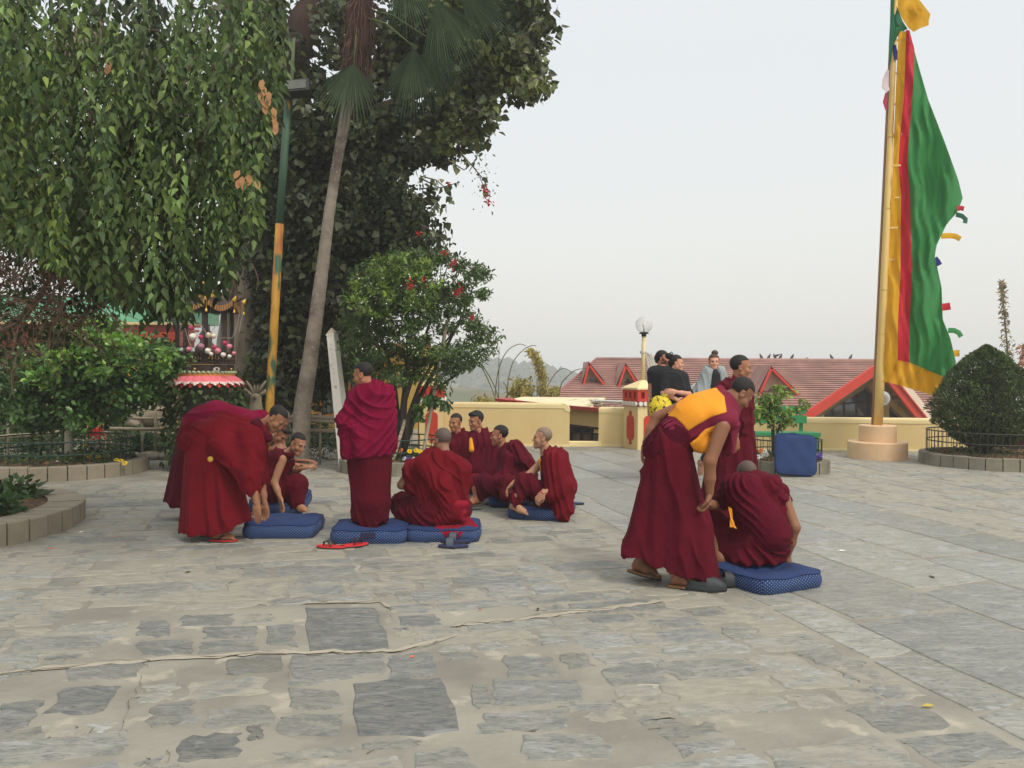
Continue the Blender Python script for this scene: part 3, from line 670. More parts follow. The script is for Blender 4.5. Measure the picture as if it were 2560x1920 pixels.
for px, d, k, wh in ((1625, 1, 0, 'by the globe lamp post'), (1902, -1, 0, 'beside the standing monk head'), (1923, 1, 0, 'left of the landing pigeon'), (1936, -1, 2, ''), (1952, 1, 0, 'right of the landing pigeon'), (1981, 1, 0, 'left of the white pigeon'), (2018, 1, 1, ''), (2078, -1, 0, 'right of the white pigeon'), (2127, 1, 0, 'nearest the flagpole')):
    pigeon(px, d, wht_b if k == 1 else dark_b, k == 2, {0: 'dark grey pigeon on the hall roof ridge ' + wh, 1: 'white pigeon perched on the hall roof ridge', 2: 'dark pigeon with lifted wing landing on the hall roof ridge'}[k])

# ============================================================ HILLS
def hill(name, prof, Y, depth, mat_, base=-26, n=160, amp=1.0, seed=3, sl=.5):
    xs = np.linspace(prof[0][0], prof[-1][0], n); ys = np.interp(xs, [p[0] for p in prof], [p[1] for p in prof]); rs = np.random.RandomState(seed)
    P = atN(xs, ys, np.full(n, float(Y))); rows = []
    nr = 14; big = rs.normal(size=(nr, n)); 
    for r_ in range(nr):
        f = r_ / (nr - 1); Z = base + (P[:, 2] - base) * (1 - (1 - f) ** 1.3)
        g_ = np.convolve(big[r_], np.ones(7) / 7, 'same') * amp * 5
        rows.append(np.stack([P[:, 0] * (1 - .35 * (1 - f)), Y - depth * (1 - f) + g_ * (f < 1), Z + g_ * .25 * (0 < f < 1)], 1))
    rows.append(np.stack([P[:, 0] * 1.05, np.full(n, Y + depth * .7), np.full(n, base)], 1))
    V_ = np.vstack(rows); F_ = [(i * n + j, i * n + j + 1, (i + 1) * n + j + 1, (i + 1) * n + j) for i in range(len(rows) - 1) for j in range(n - 1)]
    return put(name, V_, F_, mat_, smooth=True, kind='structure'), rows
hm = M('hill_wood', lin(70, 82, 60), rough=1, var=.35, vs=.05, col2=lin(118, 112, 88), c2s=.012, c2lo=.5, c2hi=.62, spec=.1)
h1, rows = hill('hill', [(-300, 880), (300, 900), (900, 912), (1130, 922), (1200, 918), (1232, 908), (1265, 909), (1310, 919), (1367, 924), (1409, 932), (1445, 945), (1560, 985), (1800, 1010), (2600, 1040)], 520, 330, hm)
h0, _ = hill('near_slope', [(-600, 960), (600, 965), (1150, 968), (1230, 975), (1300, 1000), (1420, 1040), (1600, 1080), (2600, 1120)], 190, 120, M('slope_scrub', lin(120, 108, 84), rough=1, var=.3, vs=.08, col2=lin(84, 92, 62), c2s=.04, spec=.1), seed=5)
h2, _ = hill('far_mountain', [(-1200, 925), (1400, 930), (2150, 1000), (2260, 978), (2330, 985), (2420, 975), (2700, 940), (3600, 920)], 1500, 600, M('mountain', lin(80, 92, 90), rough=1, var=.2, vs=.004), seed=8)
# woodland on the ridge: small crowns
rs = np.random.RandomState(21); nt_ = 2600
wd_ = MB(); Vw = []; Fw = []; base_i = 0
ico = [(0, 0, 1), (.89, 0, .45), (.28, .85, .45), (-.72, .53, .45), (-.72, -.53, .45), (.28, -.85, .45), (.72, .53, -.2), (-.28, .85, -.2), (-.89, 0, -.2), (-.28, -.85, -.2), (.72, -.53, -.2)]
icf = [(0, 1, 2), (0, 2, 3), (0, 3, 4), (0, 4, 5), (0, 5, 1), (1, 6, 2), (2, 7, 3), (3, 8, 4), (4, 9, 5), (5, 10, 1), (6, 7, 2), (7, 8, 3), (8, 9, 4), (9, 10, 5), (10, 6, 1)]
for k in range(nt_):
    r_ = int(13 - abs(rs.normal()) * 3.2); r_ = max(4, r_); j = rs.randint(60, 130); p = rows[r_][j] + rs.normal(size=3) * [2, 4, .3]; s = rs.uniform(1.2, 3.4) * (1.2 if rs.rand() < .1 else 1)
    if r_ < 10 and rs.rand() < .45: continue
    vv = np.array(ico) * s * rs.uniform(.75, 1.25, (11, 1)) * [1, 1, 1.15] + p; Vw.append(vv); Fw.append(np.array(icf) + base_i); base_i += 11
put('hill_woodland', np.vstack(Vw), np.vstack(Fw), M('wood_green', lin(62, 76, 52), rough=1, var=.35, vs=.15), smooth=True, kind='stuff', label='hazy woodland covering the hill beyond the terrace', cat='woodland')
# far town low on the right
tw = MB(); rs = random.Random(9)
for k in range(70):
    px = rs.uniform(2225, 2420); Y = rs.uniform(600, 900); p = at(px, 1040, Y); s = rs.uniform(6, 14); tw.box(V3(p[0], Y, -24 + s * .3), (s, s, s * 1.4), tint=rs.choice([(1, .8, .8), (1, 1, 1), (.9, .85, .75)]))
tw.done('far_town', M('town', lin(200, 180, 170), tint=True), None, tint=True, kind='stuff', label='pale town houses far below in the haze', cat='town')
# haze
hz = bpy.data.materials.new('haze'); hz.use_nodes = True; _t = hz.node_tree; _t.nodes.remove(_t.nodes['Principled BSDF'])
pv = N(_t, 'ShaderNodeVolumePrincipled'); pv.inputs['Density'].default_value = .0016; pv.inputs['Color'].default_value = (.93, .96, 1, 1); _t.links.new(pv.outputs[0], _t.nodes['Material Output'].inputs['Volume'])
MB().box((0, 2300, -3.5), (9000, 5600, 47)).done('haze', hz, None, kind='stuff')
# ============================================================ FLAGPOLE AND BANNER
gold = M('gold_paint', lin(226, 194, 118), rough=.4, var=.14, vs=3, metal=.0, col2=lin(186, 152, 84), c2s=1.5, stretch=(1, 1, .25))
gb = M('pole_brown', lin(150, 112, 84), rough=.6, var=.1)
YP = 15.1
fb = thing('stone_plinth', 'two-stepped round pinkish stone base carrying the flagpole', 'pedestal', at(2195, 1060, YP) * V3(1, 1, 0))
peach = M('peach_stone', lin(224, 190, 150), rough=.8, var=.08, vs=2, col2=lin(200, 162, 128), c2s=1.2, c2lo=.5, c2hi=.75, bump=.1, bs=30)
cx = at(2194, 1060, YP)[0]
MB().lathe((cx, YP, 0), [(0, .315), (.50, .315), (.515, .30), (.515, .0)][::-1], 48).done('lower_step', peach, fb, True)
fb.children[0].data.polygons.foreach_set('use_smooth', [False] * len(fb.children[0].data.polygons))
MB().lathe((cx, YP, 0), [(.325, .316), (.325, .60), (.31, .615), (0, .615)], 40).done('upper_step', peach, fb)
P0 = at(2195, 1064, YP); P1 = at(2233, 165, YP); P2 = at(2246, -40, YP)
def polex(z): f = (z - P0[2]) / (P1[2] - P0[2]); return P0 + (P1 - P0) * f
fp = thing('flagpole', 'tall gold-painted steel flagpole with short pegs along it', 'flagpole', P0)
pk_ = [polex(P0[2] + (P2[2] - P0[2]) * i / 8) for i in range(9)]
MB().tube(pk_, [.083 - .045 * i / 8 for i in range(9)], 20, tint=None).done('pole', gold, fp, True)
MB().tube([p + V3(-.085 + .04 * i / 8, .05, 0) for i, p in enumerate(pk_[:8])], .022, 8).done('rope_pipe', gb, fp, True)
for z in (2.3, 3.1, 4.6, 5.9): c = polex(z); MB().lathe(c, [(.086 - z * .004, -.012), (.09 - z * .004, 0), (.086 - z * .004, .012)], 20).done('weld_ring', M('gold_light', lin(214, 186, 100), rough=.4, metal=.2), fp)
for py in (101, 184, 261, 337, 415, 495, 570, 650, 735, 815, 900):
    z = at(2220, py, YP)[2]; c = polex(z); MB().bar(c, c + V3(.19, -.05, 0), .02, .03).done('peg', gold, fp)
yel = M('flag_yellow', lin(226, 172, 30), rough=.7, var=.1, vs=3, bump=.5, bs=5, stretch=(3, 3, .8), trans=.35); redf = M('flag_red', lin(206, 38, 58), rough=.7, var=.08, vs=3, bump=.5, bs=5, stretch=(3, 3, .8), trans=.3)
grn = M('flag_green', lin(62, 142, 78), rough=.7, var=.12, vs=2, bump=.5, bs=4, stretch=(3, 3, .8), trans=.35); blu = M('flag_blue', lin(40, 48, 120), rough=.7, trans=.3); pinkw = M('flag_white', lin(220, 205, 208), trans=.3); dgr = M('flag_dark_green', lin(40, 92, 74), trans=.3)
def band_x(tab): ys = [t[1] for t in tab]; xs = [t[0] for t in tab]; return lambda y: np.interp(y, ys, xs)
ytop = 75
polepx = lambda y: 2195 + (1064 - y) * (2233 - 2195) / (1064 - 165)
e0 = lambda y: polepx(y) + 9
e1 = band_x([(2265, 75), (2263, 165), (2259, 250), (2250, 340), (2246, 415), (2253, 490), (2252, 560), (2251, 691), (2245, 799), (2244, 902), (2244, 915)])
e2 = band_x([(2272, 75), (2286, 120), (2284, 200), (2276, 300), (2268, 400), (2274, 480), (2276, 560), (2281, 663), (2274, 799), (2273, 912)])
e3 = band_x([(2274, 75), (2288, 135), (2321, 250), (2360, 350), (2396, 450), (2407, 495), (2394, 530), (2367, 560), (2342, 612), (2337, 640), (2354, 719), (2357, 799), (2376, 846), (2391, 910), (2376, 942), (2364, 954)])
def wav(px, py): 
    d = max(0, px - polepx(py)); return YP - .05 + .0016 * d * math.sin(py * .013 + px * .045) * 1.1 + .17 * math.sin(d * .075 + py * .012 + 1.2 * math.sin(py * .02)) * min(1, d / 60) + .05 * math.sin(d * .24 - py * .035 + math.sin(py * .05)) * min(1, d / 30) + .012 * math.sin(d * .6 + py * .11)
fl = thing('banner', 'tall prayer banner in green, red and yellow hanging from the flagpole', 'flag', P0 + V3(.1, 0, .3))
def strip(name, ea, eb, ya, yb, mt, nx, ny=90, parent=fl, yend=None):
    V_ = []
    for i in range(ny + 1):
        for j in range(nx + 1):
            f = j / nx; y = ya(f) + (yb(f) - ya(f)) * i / ny; x = ea(y) + (eb(y) - ea(y)) * f; V_.append(at(x, y, wav(x, y)))
    F_ = [(i * (nx + 1) + j, i * (nx + 1) + j + 1, (i + 1) * (nx + 1) + j + 1, (i + 1) * (nx + 1) + j) for i in range(ny) for j in range(nx)]
    return put(name, V_, F_, mt, parent, True)
cst = lambda v: (lambda f: v)
strip('yellow_border', e0, e1, cst(78), cst(955), yel, 6)
strip('red_stripe', e1, e2, cst(75), lambda f: 903 + 9 * f, redf, 5)
strip('green_field', e2, e3, cst(76), lambda f: 911 + 43 * f, grn, 24)
def bot_strip():
    V_ = []; nx = 26; ny = 6
    tx = np.linspace(0, 1, nx + 1)
    for i in range(ny + 1):
        for f in tx:
            x = 2244 + 120 * f; yt = np.interp(x, [2244, 2273, 2303, 2364], [900, 906, 918, 944]); xb = 2218 + 122 * f; yb = np.interp(xb, [2213, 2251, 2338], [954, 964, 990])
            g_ = i / ny; px = x + (xb - x) * g_; py = yt + (yb - yt) * g_; V_.append(at(px, py, wav(px, py) - .02 + .04 * math.sin(f * 14 + g_ * 3) * g_))
    F_ = [(i * (nx + 1) + j, i * (nx + 1) + j + 1, (i + 1) * (nx + 1) + j + 1, (i + 1) * (nx + 1) + j) for i in range(ny) for j in range(nx)]
    put('bottom_border', V_, F_, yel, fl, True)
bot_strip()
def ribbon(name, pts, mt, wd=14, parent=fl, dy=0):
    """pts: centre-line photo points"""
    V_ = []; n_ = len(pts)
    for i, (x, y, *wv) in enumerate(pts):
        a = pts[max(0, i - 1)]; b = pts[min(n_ - 1, i + 1)]; d = nrm(V3(b[0] - a[0], b[1] - a[1], 0)); w_ = (wv[0] if wv else wd) / 2
        for s_ in (-1, 0, 1): V_.append(at(x - d[1] * w_ * s_, y + d[0] * w_ * s_, YP + dy + .05 * math.sin(i * 1.3) + .015 * s_ * s_))
    F_ = [(3 * i + j, 3 * i + j + 1, 3 * i + 4 + j, 3 * i + 3 + j) for i in range(n_ - 1) for j in (0, 1)]
    return put(name, V_, F_, mt, parent, True)
ribbon('ribbon', [(2393, 522), (2402, 520), (2410, 522)], redf, 12); ribbon('ribbon', [(2390, 536), (2405, 540), (2414, 548), (2412, 558)], dgr, 12)
ribbon('ribbon', [(2352, 590), (2375, 589), (2390, 591), (2401, 598)], yel, 14); ribbon('ribbon', [(2337, 645), (2345, 655), (2349, 663)], blu, 14)
ribbon('ribbon', [(2355, 768), (2365, 767), (2376, 765)], redf, 18); ribbon('ribbon', [(2370, 826), (2385, 826), (2397, 832), (2403, 842)], grn, 13); ribbon('ribbon', [(2384, 884), (2392, 883), (2399, 883)], yel, 16)
tf = thing('small_banner', 'small green and yellow banner flying from the top of the flagpole', 'flag', at(2235, 60, YP))
def patch(name, poly, mt, parent, amp=.1):
    # fan of a photo polygon round its middle, rippled in depth
    P = np.array(poly, float); c = P.mean(0); V_ = [at(c[0], c[1], YP - .1)]; n_ = len(P); rings = 4
    for r_ in range(1, rings + 1):
        for p in P: q = c + (p - c) * r_ / rings; V_.append(at(q[0], q[1], YP - .06 + amp * math.sin(q[0] * .11 + q[1] * .05)))
    F_ = [(0, 1 + i, 1 + (i + 1) % n_) for i in range(n_)] + [(1 + (r_ - 1) * n_ + i, 1 + r_ * n_ + i, 1 + r_ * n_ + (i + 1) % n_, 1 + (r_ - 1) * n_ + (i + 1) % n_) for r_ in range(1, rings) for i in range(n_)]
    put(name, V_, F_, mt, parent, True)
patch('green_cloth', [(2227, -40), (2250, -40), (2234, 0), (2246, 25), (2256, 52), (2269, 72), (2255, 80), (2243, 92), (2234, 115), (2228, 150), (2221, 170), (2222, 110), (2225, 60)], M('flag_teal', lin(44, 112, 78), trans=.3), tf)
patch('yellow_cloth', [(2238, -50), (2290, -50), (2299, 0), (2316, 22), (2326, 35), (2322, 52), (2322, 63), (2300, 71), (2284, 80), (2271, 70), (2256, 48), (2243, 20), (2234, 0)], yel, tf)
for nm, pts, mt in (('blue_ribbon', [(2236, 112, 8), (2238, 130, 12), (2239, 150, 8)], blu), ('white_ribbon', [(2220, 175, 6), (2214, 200, 16), (2213, 218, 18), (2220, 228, 10)], pinkw), ('pink_ribbon', [(2215, 232, 4), (2212, 255, 10), (2215, 275, 4)], M('flag_pink', lin(200, 60, 100), trans=.2))):
    ribbon(nm, pts, mt, parent=tf, dy=-.1)

# ============================================================ LIGHT POLE, POST, PALM
rustp = M('rusty_pole', lin(188, 142, 50), rough=.7, var=.25, vs=6, col2=lin(150, 86, 44), c2s=2, c2lo=.46, c2hi=.6, c3=lin(58, 92, 66), c3s=5, c3lo=.51, bump=.2, bs=40, stretch=(1, 1, .35))
greenp = M('green_pole', lin(56, 86, 64), rough=.6, var=.2, vs=6, c3=lin(176, 130, 50), c3s=5, c3lo=.60, bump=.2, bs=40, stretch=(1, 1, .35))
YL = 13.0; KL = 14.0 / 11.3; A, Bq, Ct = G(672, 1215 - 1), None, None
A = at(672, 1040, YL); A[2] = 0; Bm = at(699, 560, YL); Ct = at(722, 235, YL); TT = at(730, 90, YL)
lp = thing('light_pole', 'rusty yellow pole with a peeling green top and a floodlight', 'pole', A)
MB().tube([A, at(675, 1000, YL), (at(675, 1000, YL) + Bm) / 2, Bm], [.072, .071, .068, .064], 14).done('lower_pole', rustp, lp, True)
MB().tube([Bm, (Bm + Ct) / 2, Ct], [.064, .061, .057], 14).done('upper_pole', greenp, lp, True)
MB().tube([Ct + V3(0, .1, -.3), TT + V3(0, .1, 0)], .028, 8).done('extension_pipe', M('pipe_green', lin(78, 92, 64)), lp, True)
MB().lathe(Ct, [(0, .03), (.065, .03), (.065, -.03)][::-1], 12).done('pole_cap', ironm, lp)
fd = at(742, 222, YL - .15); rx = Matrix.Rotation(R(-28), 3, 'X') @ Matrix.Rotation(R(-8), 3, 'Y'); rx = np.array(rx)
MB().box(fd, (.42, .16, .25), R3=rx).done('floodlight', ironm, lp)
MB().box(fd + rx @ V3(0, -.085, -.0), (.32, .012, .18), R3=rx).done('floodlight_glass', M('flood_glass', lin(84, 88, 78), rough=.2, var=.2, vs=8), lp)
for s_ in (-1, 1): MB().bar(Ct + V3(0, 0, .03), fd + rx @ V3(.18 * s_, .03, 0), .02, .02).done('bracket', ironm, lp)

YW = 12.7; a = G(846, 1196); a = at(868, 1040, YW); a[2] = 0; b = at(831, 838, YW)
wp = thing('white_post', 'tapering white square post with a pointed top, leaning left behind the standing monk', 'post', a)
ax, ay, az = frame(b - a, (0, 1, 0)); 
def sq(c, h_, rz=R(25)): return [c + (ax * math.cos(rz + k * math.pi / 2) + ay * math.sin(rz + k * math.pi / 2)) * h_ for k in range(4)]
V_ = sq(a, .12) + sq(b, .09) + sq(b + az * .0, .10) + sq(b + az * .02, .10) + [b + az * .12]
F_ = [(i, (i + 1) % 4, 4 + (i + 1) % 4, 4 + i) for i in range(4)] + [(8 + i, 8 + (i + 1) % 4, 12 + (i + 1) % 4, 12 + i) for i in range(4)] + [(11, 10, 9, 8)]
put('shaft', V_, F_, M('post_white', lin(238, 234, 222), var=.06, vs=3, bump=.1, c3=lin(190, 184, 165), c3s=9, c3lo=.64), wp)
put('post_cap', V_[12:], [(0, 1, 4), (1, 2, 4), (2, 3, 4), (3, 0, 4)], M('cap_stone', lin(168, 158, 140)), wp)
# the small faded characters down its face
ch = MB(); rs = random.Random(4); fo_ = nrm(-ay * math.cos(R(25) - math.pi / 4 - R(25)) * 1)
nf = None
for k in range(7):
    f = .93 - k * .035; c = a + (b - a) * f; e_ = (sq(c, .12 - .03 * f)); i = max(range(4), key=lambda q: -((e_[q] + e_[(q + 1) % 4]) / 2)[1]); m0 = (e_[i] + e_[(i + 1) % 4]) / 2; tx = nrm(e_[(i + 1) % 4] - e_[i]); no_ = nrm(m0 - c)
    for q in range(3): ch.bar(m0 + no_ * .002 + tx * rs.uniform(-.018, .018) + az * rs.uniform(-.014, .014), m0 + no_ * .002 + tx * rs.uniform(-.018, .018) + az * rs.uniform(-.014, .014), .004, .003)
ch.done('inscription', M('grey_ink', lin(176, 170, 154)), wp, kind='stuff')

YM = 13.2
trk = M('palm_bark', lin(134, 124, 112), rough=.95, var=.25, vs=5, col2=lin(96, 84, 74), c2s=1.1, c3=lin(172, 168, 158), c3s=22, c3lo=.62, bump=.6, bs=14, stretch=(1, 1, 1.6))
pp = [(748, 1080), (757, 1010), (772, 920), (789, 800), (805, 680), (822, 540), (842, 410), (862, 300), (885, 185), (897, 90), (905, -40)]
palm = thing('palm_tree', 'leaning fan palm with a slender grey ringed trunk', 'tree', at(748, 1080, YM) * V3(1, 1, 0))
pts = [at(x, y, YM) for x, y in pp]; pts[0][2] = -.05
fine = []
for i in range(len(pts) - 1):
    for k in range(6): fine.append(pts[i] + (pts[i + 1] - pts[i]) * k / 6)
rads = [max(.082, .15 - .0021 * i) + .004 * (i % 2) for i in range(len(fine))]
nb = 48
MB().tube(fine[:nb], rads[:nb], 16).done('trunk', trk, palm, True)
MB().tube([p for p in fine[nb - 1:]], [.11 + .08 * min(1, i / 5) for i in range(len(fine) - nb + 1)], 12).done('dead_sheath', M('palm_fibre', lin(66, 46, 36), rough=1, var=.4, vs=12, bump=.9, bs=18, stretch=(3, 3, .6)), palm, True)
df = MB(); rs = random.Random(12)
P_, D_ = [], []
for k in range(260):
    f = rs.random(); p = fine[nb - 1] + (fine[-1] - fine[nb - 1]) * f; a_ = rs.uniform(0, 6.28); d = V3(math.cos(a_), math.sin(a_), 0); ln = rs.uniform(.25, .7)
    df.tube([p + d * .1, p + d * rs.uniform(.15, .3) + V3(0, 0, -ln * .4), p + d * rs.uniform(.14, .3) + V3(0, 0, -ln)], [.012, .01, .003], 3, cap=False)
df.done('dead_fronds', M('dead_frond', lin(80, 60, 50), rough=1, var=.4, vs=2), palm, kind='stuff')
pg = M('palm_green', lin(66, 84, 58), rough=.5, var=.25, vs=2, tint=True, trans=.2)
def fan(base, c, d, up, L_, name='frond', spread=100, nr=34, droop=.25):
    """stalk from base to c, then a fan of narrow folded blades towards d"""
    mb = MB(); mb.tube([base, (base + c) / 2 + V3(0, 0, .12), c], [.02, .016, .012], 5)
    fr_ = mb.done('frond', M('palm_stalk', lin(80, 92, 50)), palm, True)
    x, y, z = frame(d, up); V_, F_, T_ = [], [], []
    for k in range(nr):
        a_ = R(-spread + 2 * spread * k / (nr - 1)); dd = z * math.cos(a_) + x * math.sin(a_); sd = -z * math.sin(a_) + x * math.cos(a_); l = L_ * (1 - .25 * abs(a_) / R(spread)) * rs.uniform(.9, 1.05)
        wd = l * math.sin(R(spread / nr)) * .95
        q = [c, c + dd * l * .55 + sd * wd * .55 + V3(0, 0, -droop * .12 * l), c + dd * l * .58 + y * .02 + V3(0, 0, -droop * .12 * l), c + dd * l * .55 - sd * wd * .55 + V3(0, 0, -droop * .12 * l), c + dd * l * .97 + V3(0, 0, -droop * l * .55)]
        b_ = len(V_); V_ += q; F_ += [(b_, b_ + 1, b_ + 2), (b_, b_ + 2, b_ + 3), (b_ + 1, b_ + 4, b_ + 2), (b_ + 2, b_ + 4, b_ + 3)]; v = rs.uniform(.7, 1.3); T_ += [(v, v, v)] * 5
    put('fan_blade', V_, F_, pg, fr_, False, np.array(T_))
tp = lambda x, y, d=0: at(x, y, YM + d)
fan(tp(897, 30), tp(885, 158, -.4), nrm(V3(-.15, -.15, -1)), (0, 1, 0), 1.09, spread=50, nr=26)
fan(tp(897, 40), tp(1035, 118, -.6), nrm(V3(-.05, -.15, -1)), (0, 1, 0), 1.22, spread=36, nr=26)
fan(tp(897, 20), tp(1070, 95, -.2), nrm(V3(.35, .1, -1)), (0, 1, 0), 1.15, spread=32, nr=24)
fan(tp(897, -20), tp(1090, 0, -.7), nrm(V3(.45, -.1, -1)), (0, 1, 0), 1.28, spread=38, nr=28)
fan(tp(897, -30), tp(1150, -30, -.3), nrm(V3(.8, 0, -.75)), (0, 1, 0), 1.28, spread=36, nr=26)
fan(tp(897, -30), tp(1010, -60, -.9), nrm(V3(.3, -.2, -1)), (0, 1, 0), 1.02, spread=40, nr=24)

# ============================================================ BIG FIG TREE
leafm = M('fig_leaf', lin(82, 96, 60), rough=.42, var=.2, vs=1.5, tint=True, trans=.22, spec=.5)
barkm = M('fig_bark', lin(138, 124, 106), rough=.95, var=.35, vs=2, bump=.9, bs=7, stretch=(2.5, 2.5, .6), col2=lin(66, 56, 46), c2s=1.4)
barkr = M('reddish_bark', lin(66, 50, 42), rough=.95, var=.35, vs=2, bump=.8, bs=8, stretch=(2, 2, .8))
fig = thing('fig_tree', 'huge spreading fig tree with fluted grey trunk, dark crown and creepers', 'tree', G(620, 1160))
YF = 16.0
def limb(pts, rr_, name='limb', mt=barkm, n=12, Yd=YF):
    P = [at(p[0], p[1], Yd + (p[2] if len(p) > 2 else 0)) for p in pts]; Q = []; q = []
    for i in range(len(P) - 1):
        for k in range(5): f = k / 5; Q.append(P[i] * (1 - f) + P[i + 1] * f + V3(rs.gauss(0, .02), rs.gauss(0, .02), 0)); q.append(rr_[i] * (1 - f) + rr_[i + 1] * f)
    Q.append(P[-1]); q.append(rr_[-1]); MB().tube(Q, q, n).done(name, mt, fig, True)
# fluted trunk: several roots fused side by side
for x0, x1, r_, dy in ((560, 590, .24, -.3), (600, 618, .26, -.4), (638, 648, .22, -.2), (585, 610, .3, .4), (660, 665, .25, .4), (705, 690, .16, .1), (545, 575, .2, .5)):
    limb([(x0, 1152, dy), (x0 + (x1 - x0) * .3, 960, dy), (x1, 780, dy), (x1 + 20, 560, dy + .2)], [r_ * 1.25, r_, r_ * .85, r_ * .8], 'trunk')
limb([(650, 640, .2), (690, 480, .2), (700, 300, 0), (740, 120, 0), (800, -60, 0)], [.5, .42, .34, .3, .25], mt=barkr)
limb([(670, 600, .3), (800, 420, .3), (900, 270, .4), (985, 130, .6), (1020, -40, .8)], [.42, .36, .3, .27, .2], mt=barkr)
limb([(680, 700, .5), (830, 560, .8), (960, 470, 1), (1080, 330, 1)], [.3, .22, .15, .06])
limb([(900, 290, .4), (1080, 220, .2), (1250, 180, 0), (1340, 150, 0)], [.12, .08, .05, .015])
limb([(690, 380, 0), (620, 200, 0), (640, 20, 0)], [.22, .18, .14])
for k in range(60):   # hanging aerial roots
    x = rs.uniform(570, 960); y = rs.uniform(150, 640); limb([(x, y, rs.uniform(-.6, .6)), (x + rs.uniform(-15, 25), y + 150, 0), (x + rs.uniform(-10, 40), y + rs.uniform(280, 450), 0)], [rs.uniform(.012, .035), .02, .012], 'aerial_root', M('root', lin(88, 74, 62), var=.3), 5)
outl = [(560, -60), (1400, -60), (1330, 10), (1352, 55), (1362, 100), (1330, 130), (1350, 170), (1368, 195), (1330, 235), (1270, 268), (1240, 290), (1200, 345), (1150, 375), (1110, 395), (1080, 440), (1090, 480), (1050, 520), (1075, 580), (1085, 640), (1000, 700), (940, 800), (880, 900), (860, 960), (700, 1010), (640, 990), (640, 700), (600, 500)]
RF = np.random.RandomState(33)
def clump_leaves(outl, ncl, nper, rcl, size, Y0, Y1, kind, mat_, nm, parent, bright=1.0, edge_bias=None, down=.55, yellow=.22, dens=None, light=None, rs=RF):
    P = []; T = []; Sz = []
    xs = np.array([p[0] for p in outl]); ys = np.array([p[1] for p in outl]); n_ = 0; cl = []
    while n_ < ncl:
        x = rs.uniform(xs.min(), xs.max(), 400); y = rs.uniform(ys.min(), ys.max(), 400); ok = inpoly(x, y, outl)
        for a_, b_ in zip(x[ok], y[ok]):
            if dens is None or rs.rand() < dens(a_, b_): cl.append((a_, b_)); n_ += 1
            if n_ >= ncl: break
    cl = np.array(cl); Yc = rs.uniform(Y0, Y1, ncl); C3 = atN(cl[:, 0], cl[:, 1], Yc)
    for k in range(ncl):
        m = int(nper * rs.uniform(.5, 1.5)); d = rs.normal(size=(m, 3)); d /= np.linalg.norm(d, axis=1, keepdims=True); r_ = rcl * rs.uniform(.5, 1.2) * rs.rand(m, 1) ** .45
        P.append(C3[k] + d * r_ * [1, 1, .75]); b_ = bright * rs.uniform(.6, 1.4) * (light(*cl[k]) if light else 1)
        T.append(tints(m, b_, .22, yellow, rs))
    P = np.vstack(P); T = np.vstack(T); m = len(P)
    D = rs.normal(size=(m, 3)) * .6 + [0, -.1, -down]
    return leaves(nm, P, D, rs.uniform(.65, 1.25, m) * size, kind, mat_, parent, T, kind_='x') if False else put_leaf(nm, P, D, rs.uniform(.65, 1.25, m) * size, kind, mat_, parent, T)
def put_leaf(nm, P, D, sz, kind, mat_, parent, T, nv=None):
    V_, F_, k = leaf_geo(P, D, sz, kind, nv); o = put(nm, V_, F_, mat_, parent, False, np.repeat(T, k, axis=0)); o['kind'] = 'stuff'; return o
def dfig(x, y):
    if x > 1000 and y < 420: return .8
    if 640 < x < 1000 and y < 300: return .28
    if x > 900 and y > 420: return .5
    return 1
clump_leaves(outl, 820, 52, .42, .155, 14.3, 18, 'heart', leafm, 'crown', fig, .58, dens=dfig)
clump_leaves([(1000, -60), (1400, -60), (1335, 10), (1358, 55), (1362, 100), (1330, 130), (1355, 175), (1372, 195), (1330, 235), (1270, 268), (1200, 345), (1120, 390), (1040, 300), (1150, 150)], 130, 34, .36, .155, 14, 15.5, 'heart', leafm, 'crown', fig, 1.15, yellow=.35)
clump_leaves([(600, 520), (900, 420), (1050, 480), (1075, 620), (950, 780), (880, 900), (850, 980), (690, 1000), (660, 800), (640, 640)], 260, 120, .5, .10, 14.4, 16, 'oval', M('creeper_leaf', lin(62, 78, 46), rough=.6, var=.25, vs=1.5, tint=True, trans=.2), 'creeper', fig, .62)
# wispy twigs with leaves against the sky
twm = M('twig_brown', lin(86, 74, 62), var=.2)
tw = MB(); PP, DD = [], []
for pts_ in ([(1150, 380), (1185, 420), (1210, 450), (1222, 485)], [(1120, 400), (1160, 425), (1190, 400), (1200, 362)], [(1010, 475), (1060, 500), (1100, 522), (1118, 518)], [(1060, 450), (1100, 470), (1150, 455)], [(1050, 440), (1090, 450), (1120, 475), (1128, 500)], [(1050, 560), (1100, 590), (1130, 640)], [(1180, 270), (1240, 300), (1215, 280)], [(1290, 230), (1330, 200), (1365, 180)], [(1280, 110), (1320, 80), (1350, 55)]):
    q = [at(x, y, 12.6) for x, y in pts_]; tw.tube(q, [.012, .009, .007, .004][:len(q)], 4)
    for i in range(1, len(q)):
        for k in range(5): PP.append(q[i - 1] + (q[i] - q[i - 1]) * RF.rand() + RF.normal(size=3) * .04); DD.append([RF.normal() * .6, RF.normal() * .5, -1])
tw.done('twigs', twm, fig, kind='stuff')
put_leaf('twig_leaf', np.array(PP), np.array(DD), RF.uniform(.07, .14, len(PP)), 'heart', leafm, fig, tints(len(PP), .8, .3, .2))
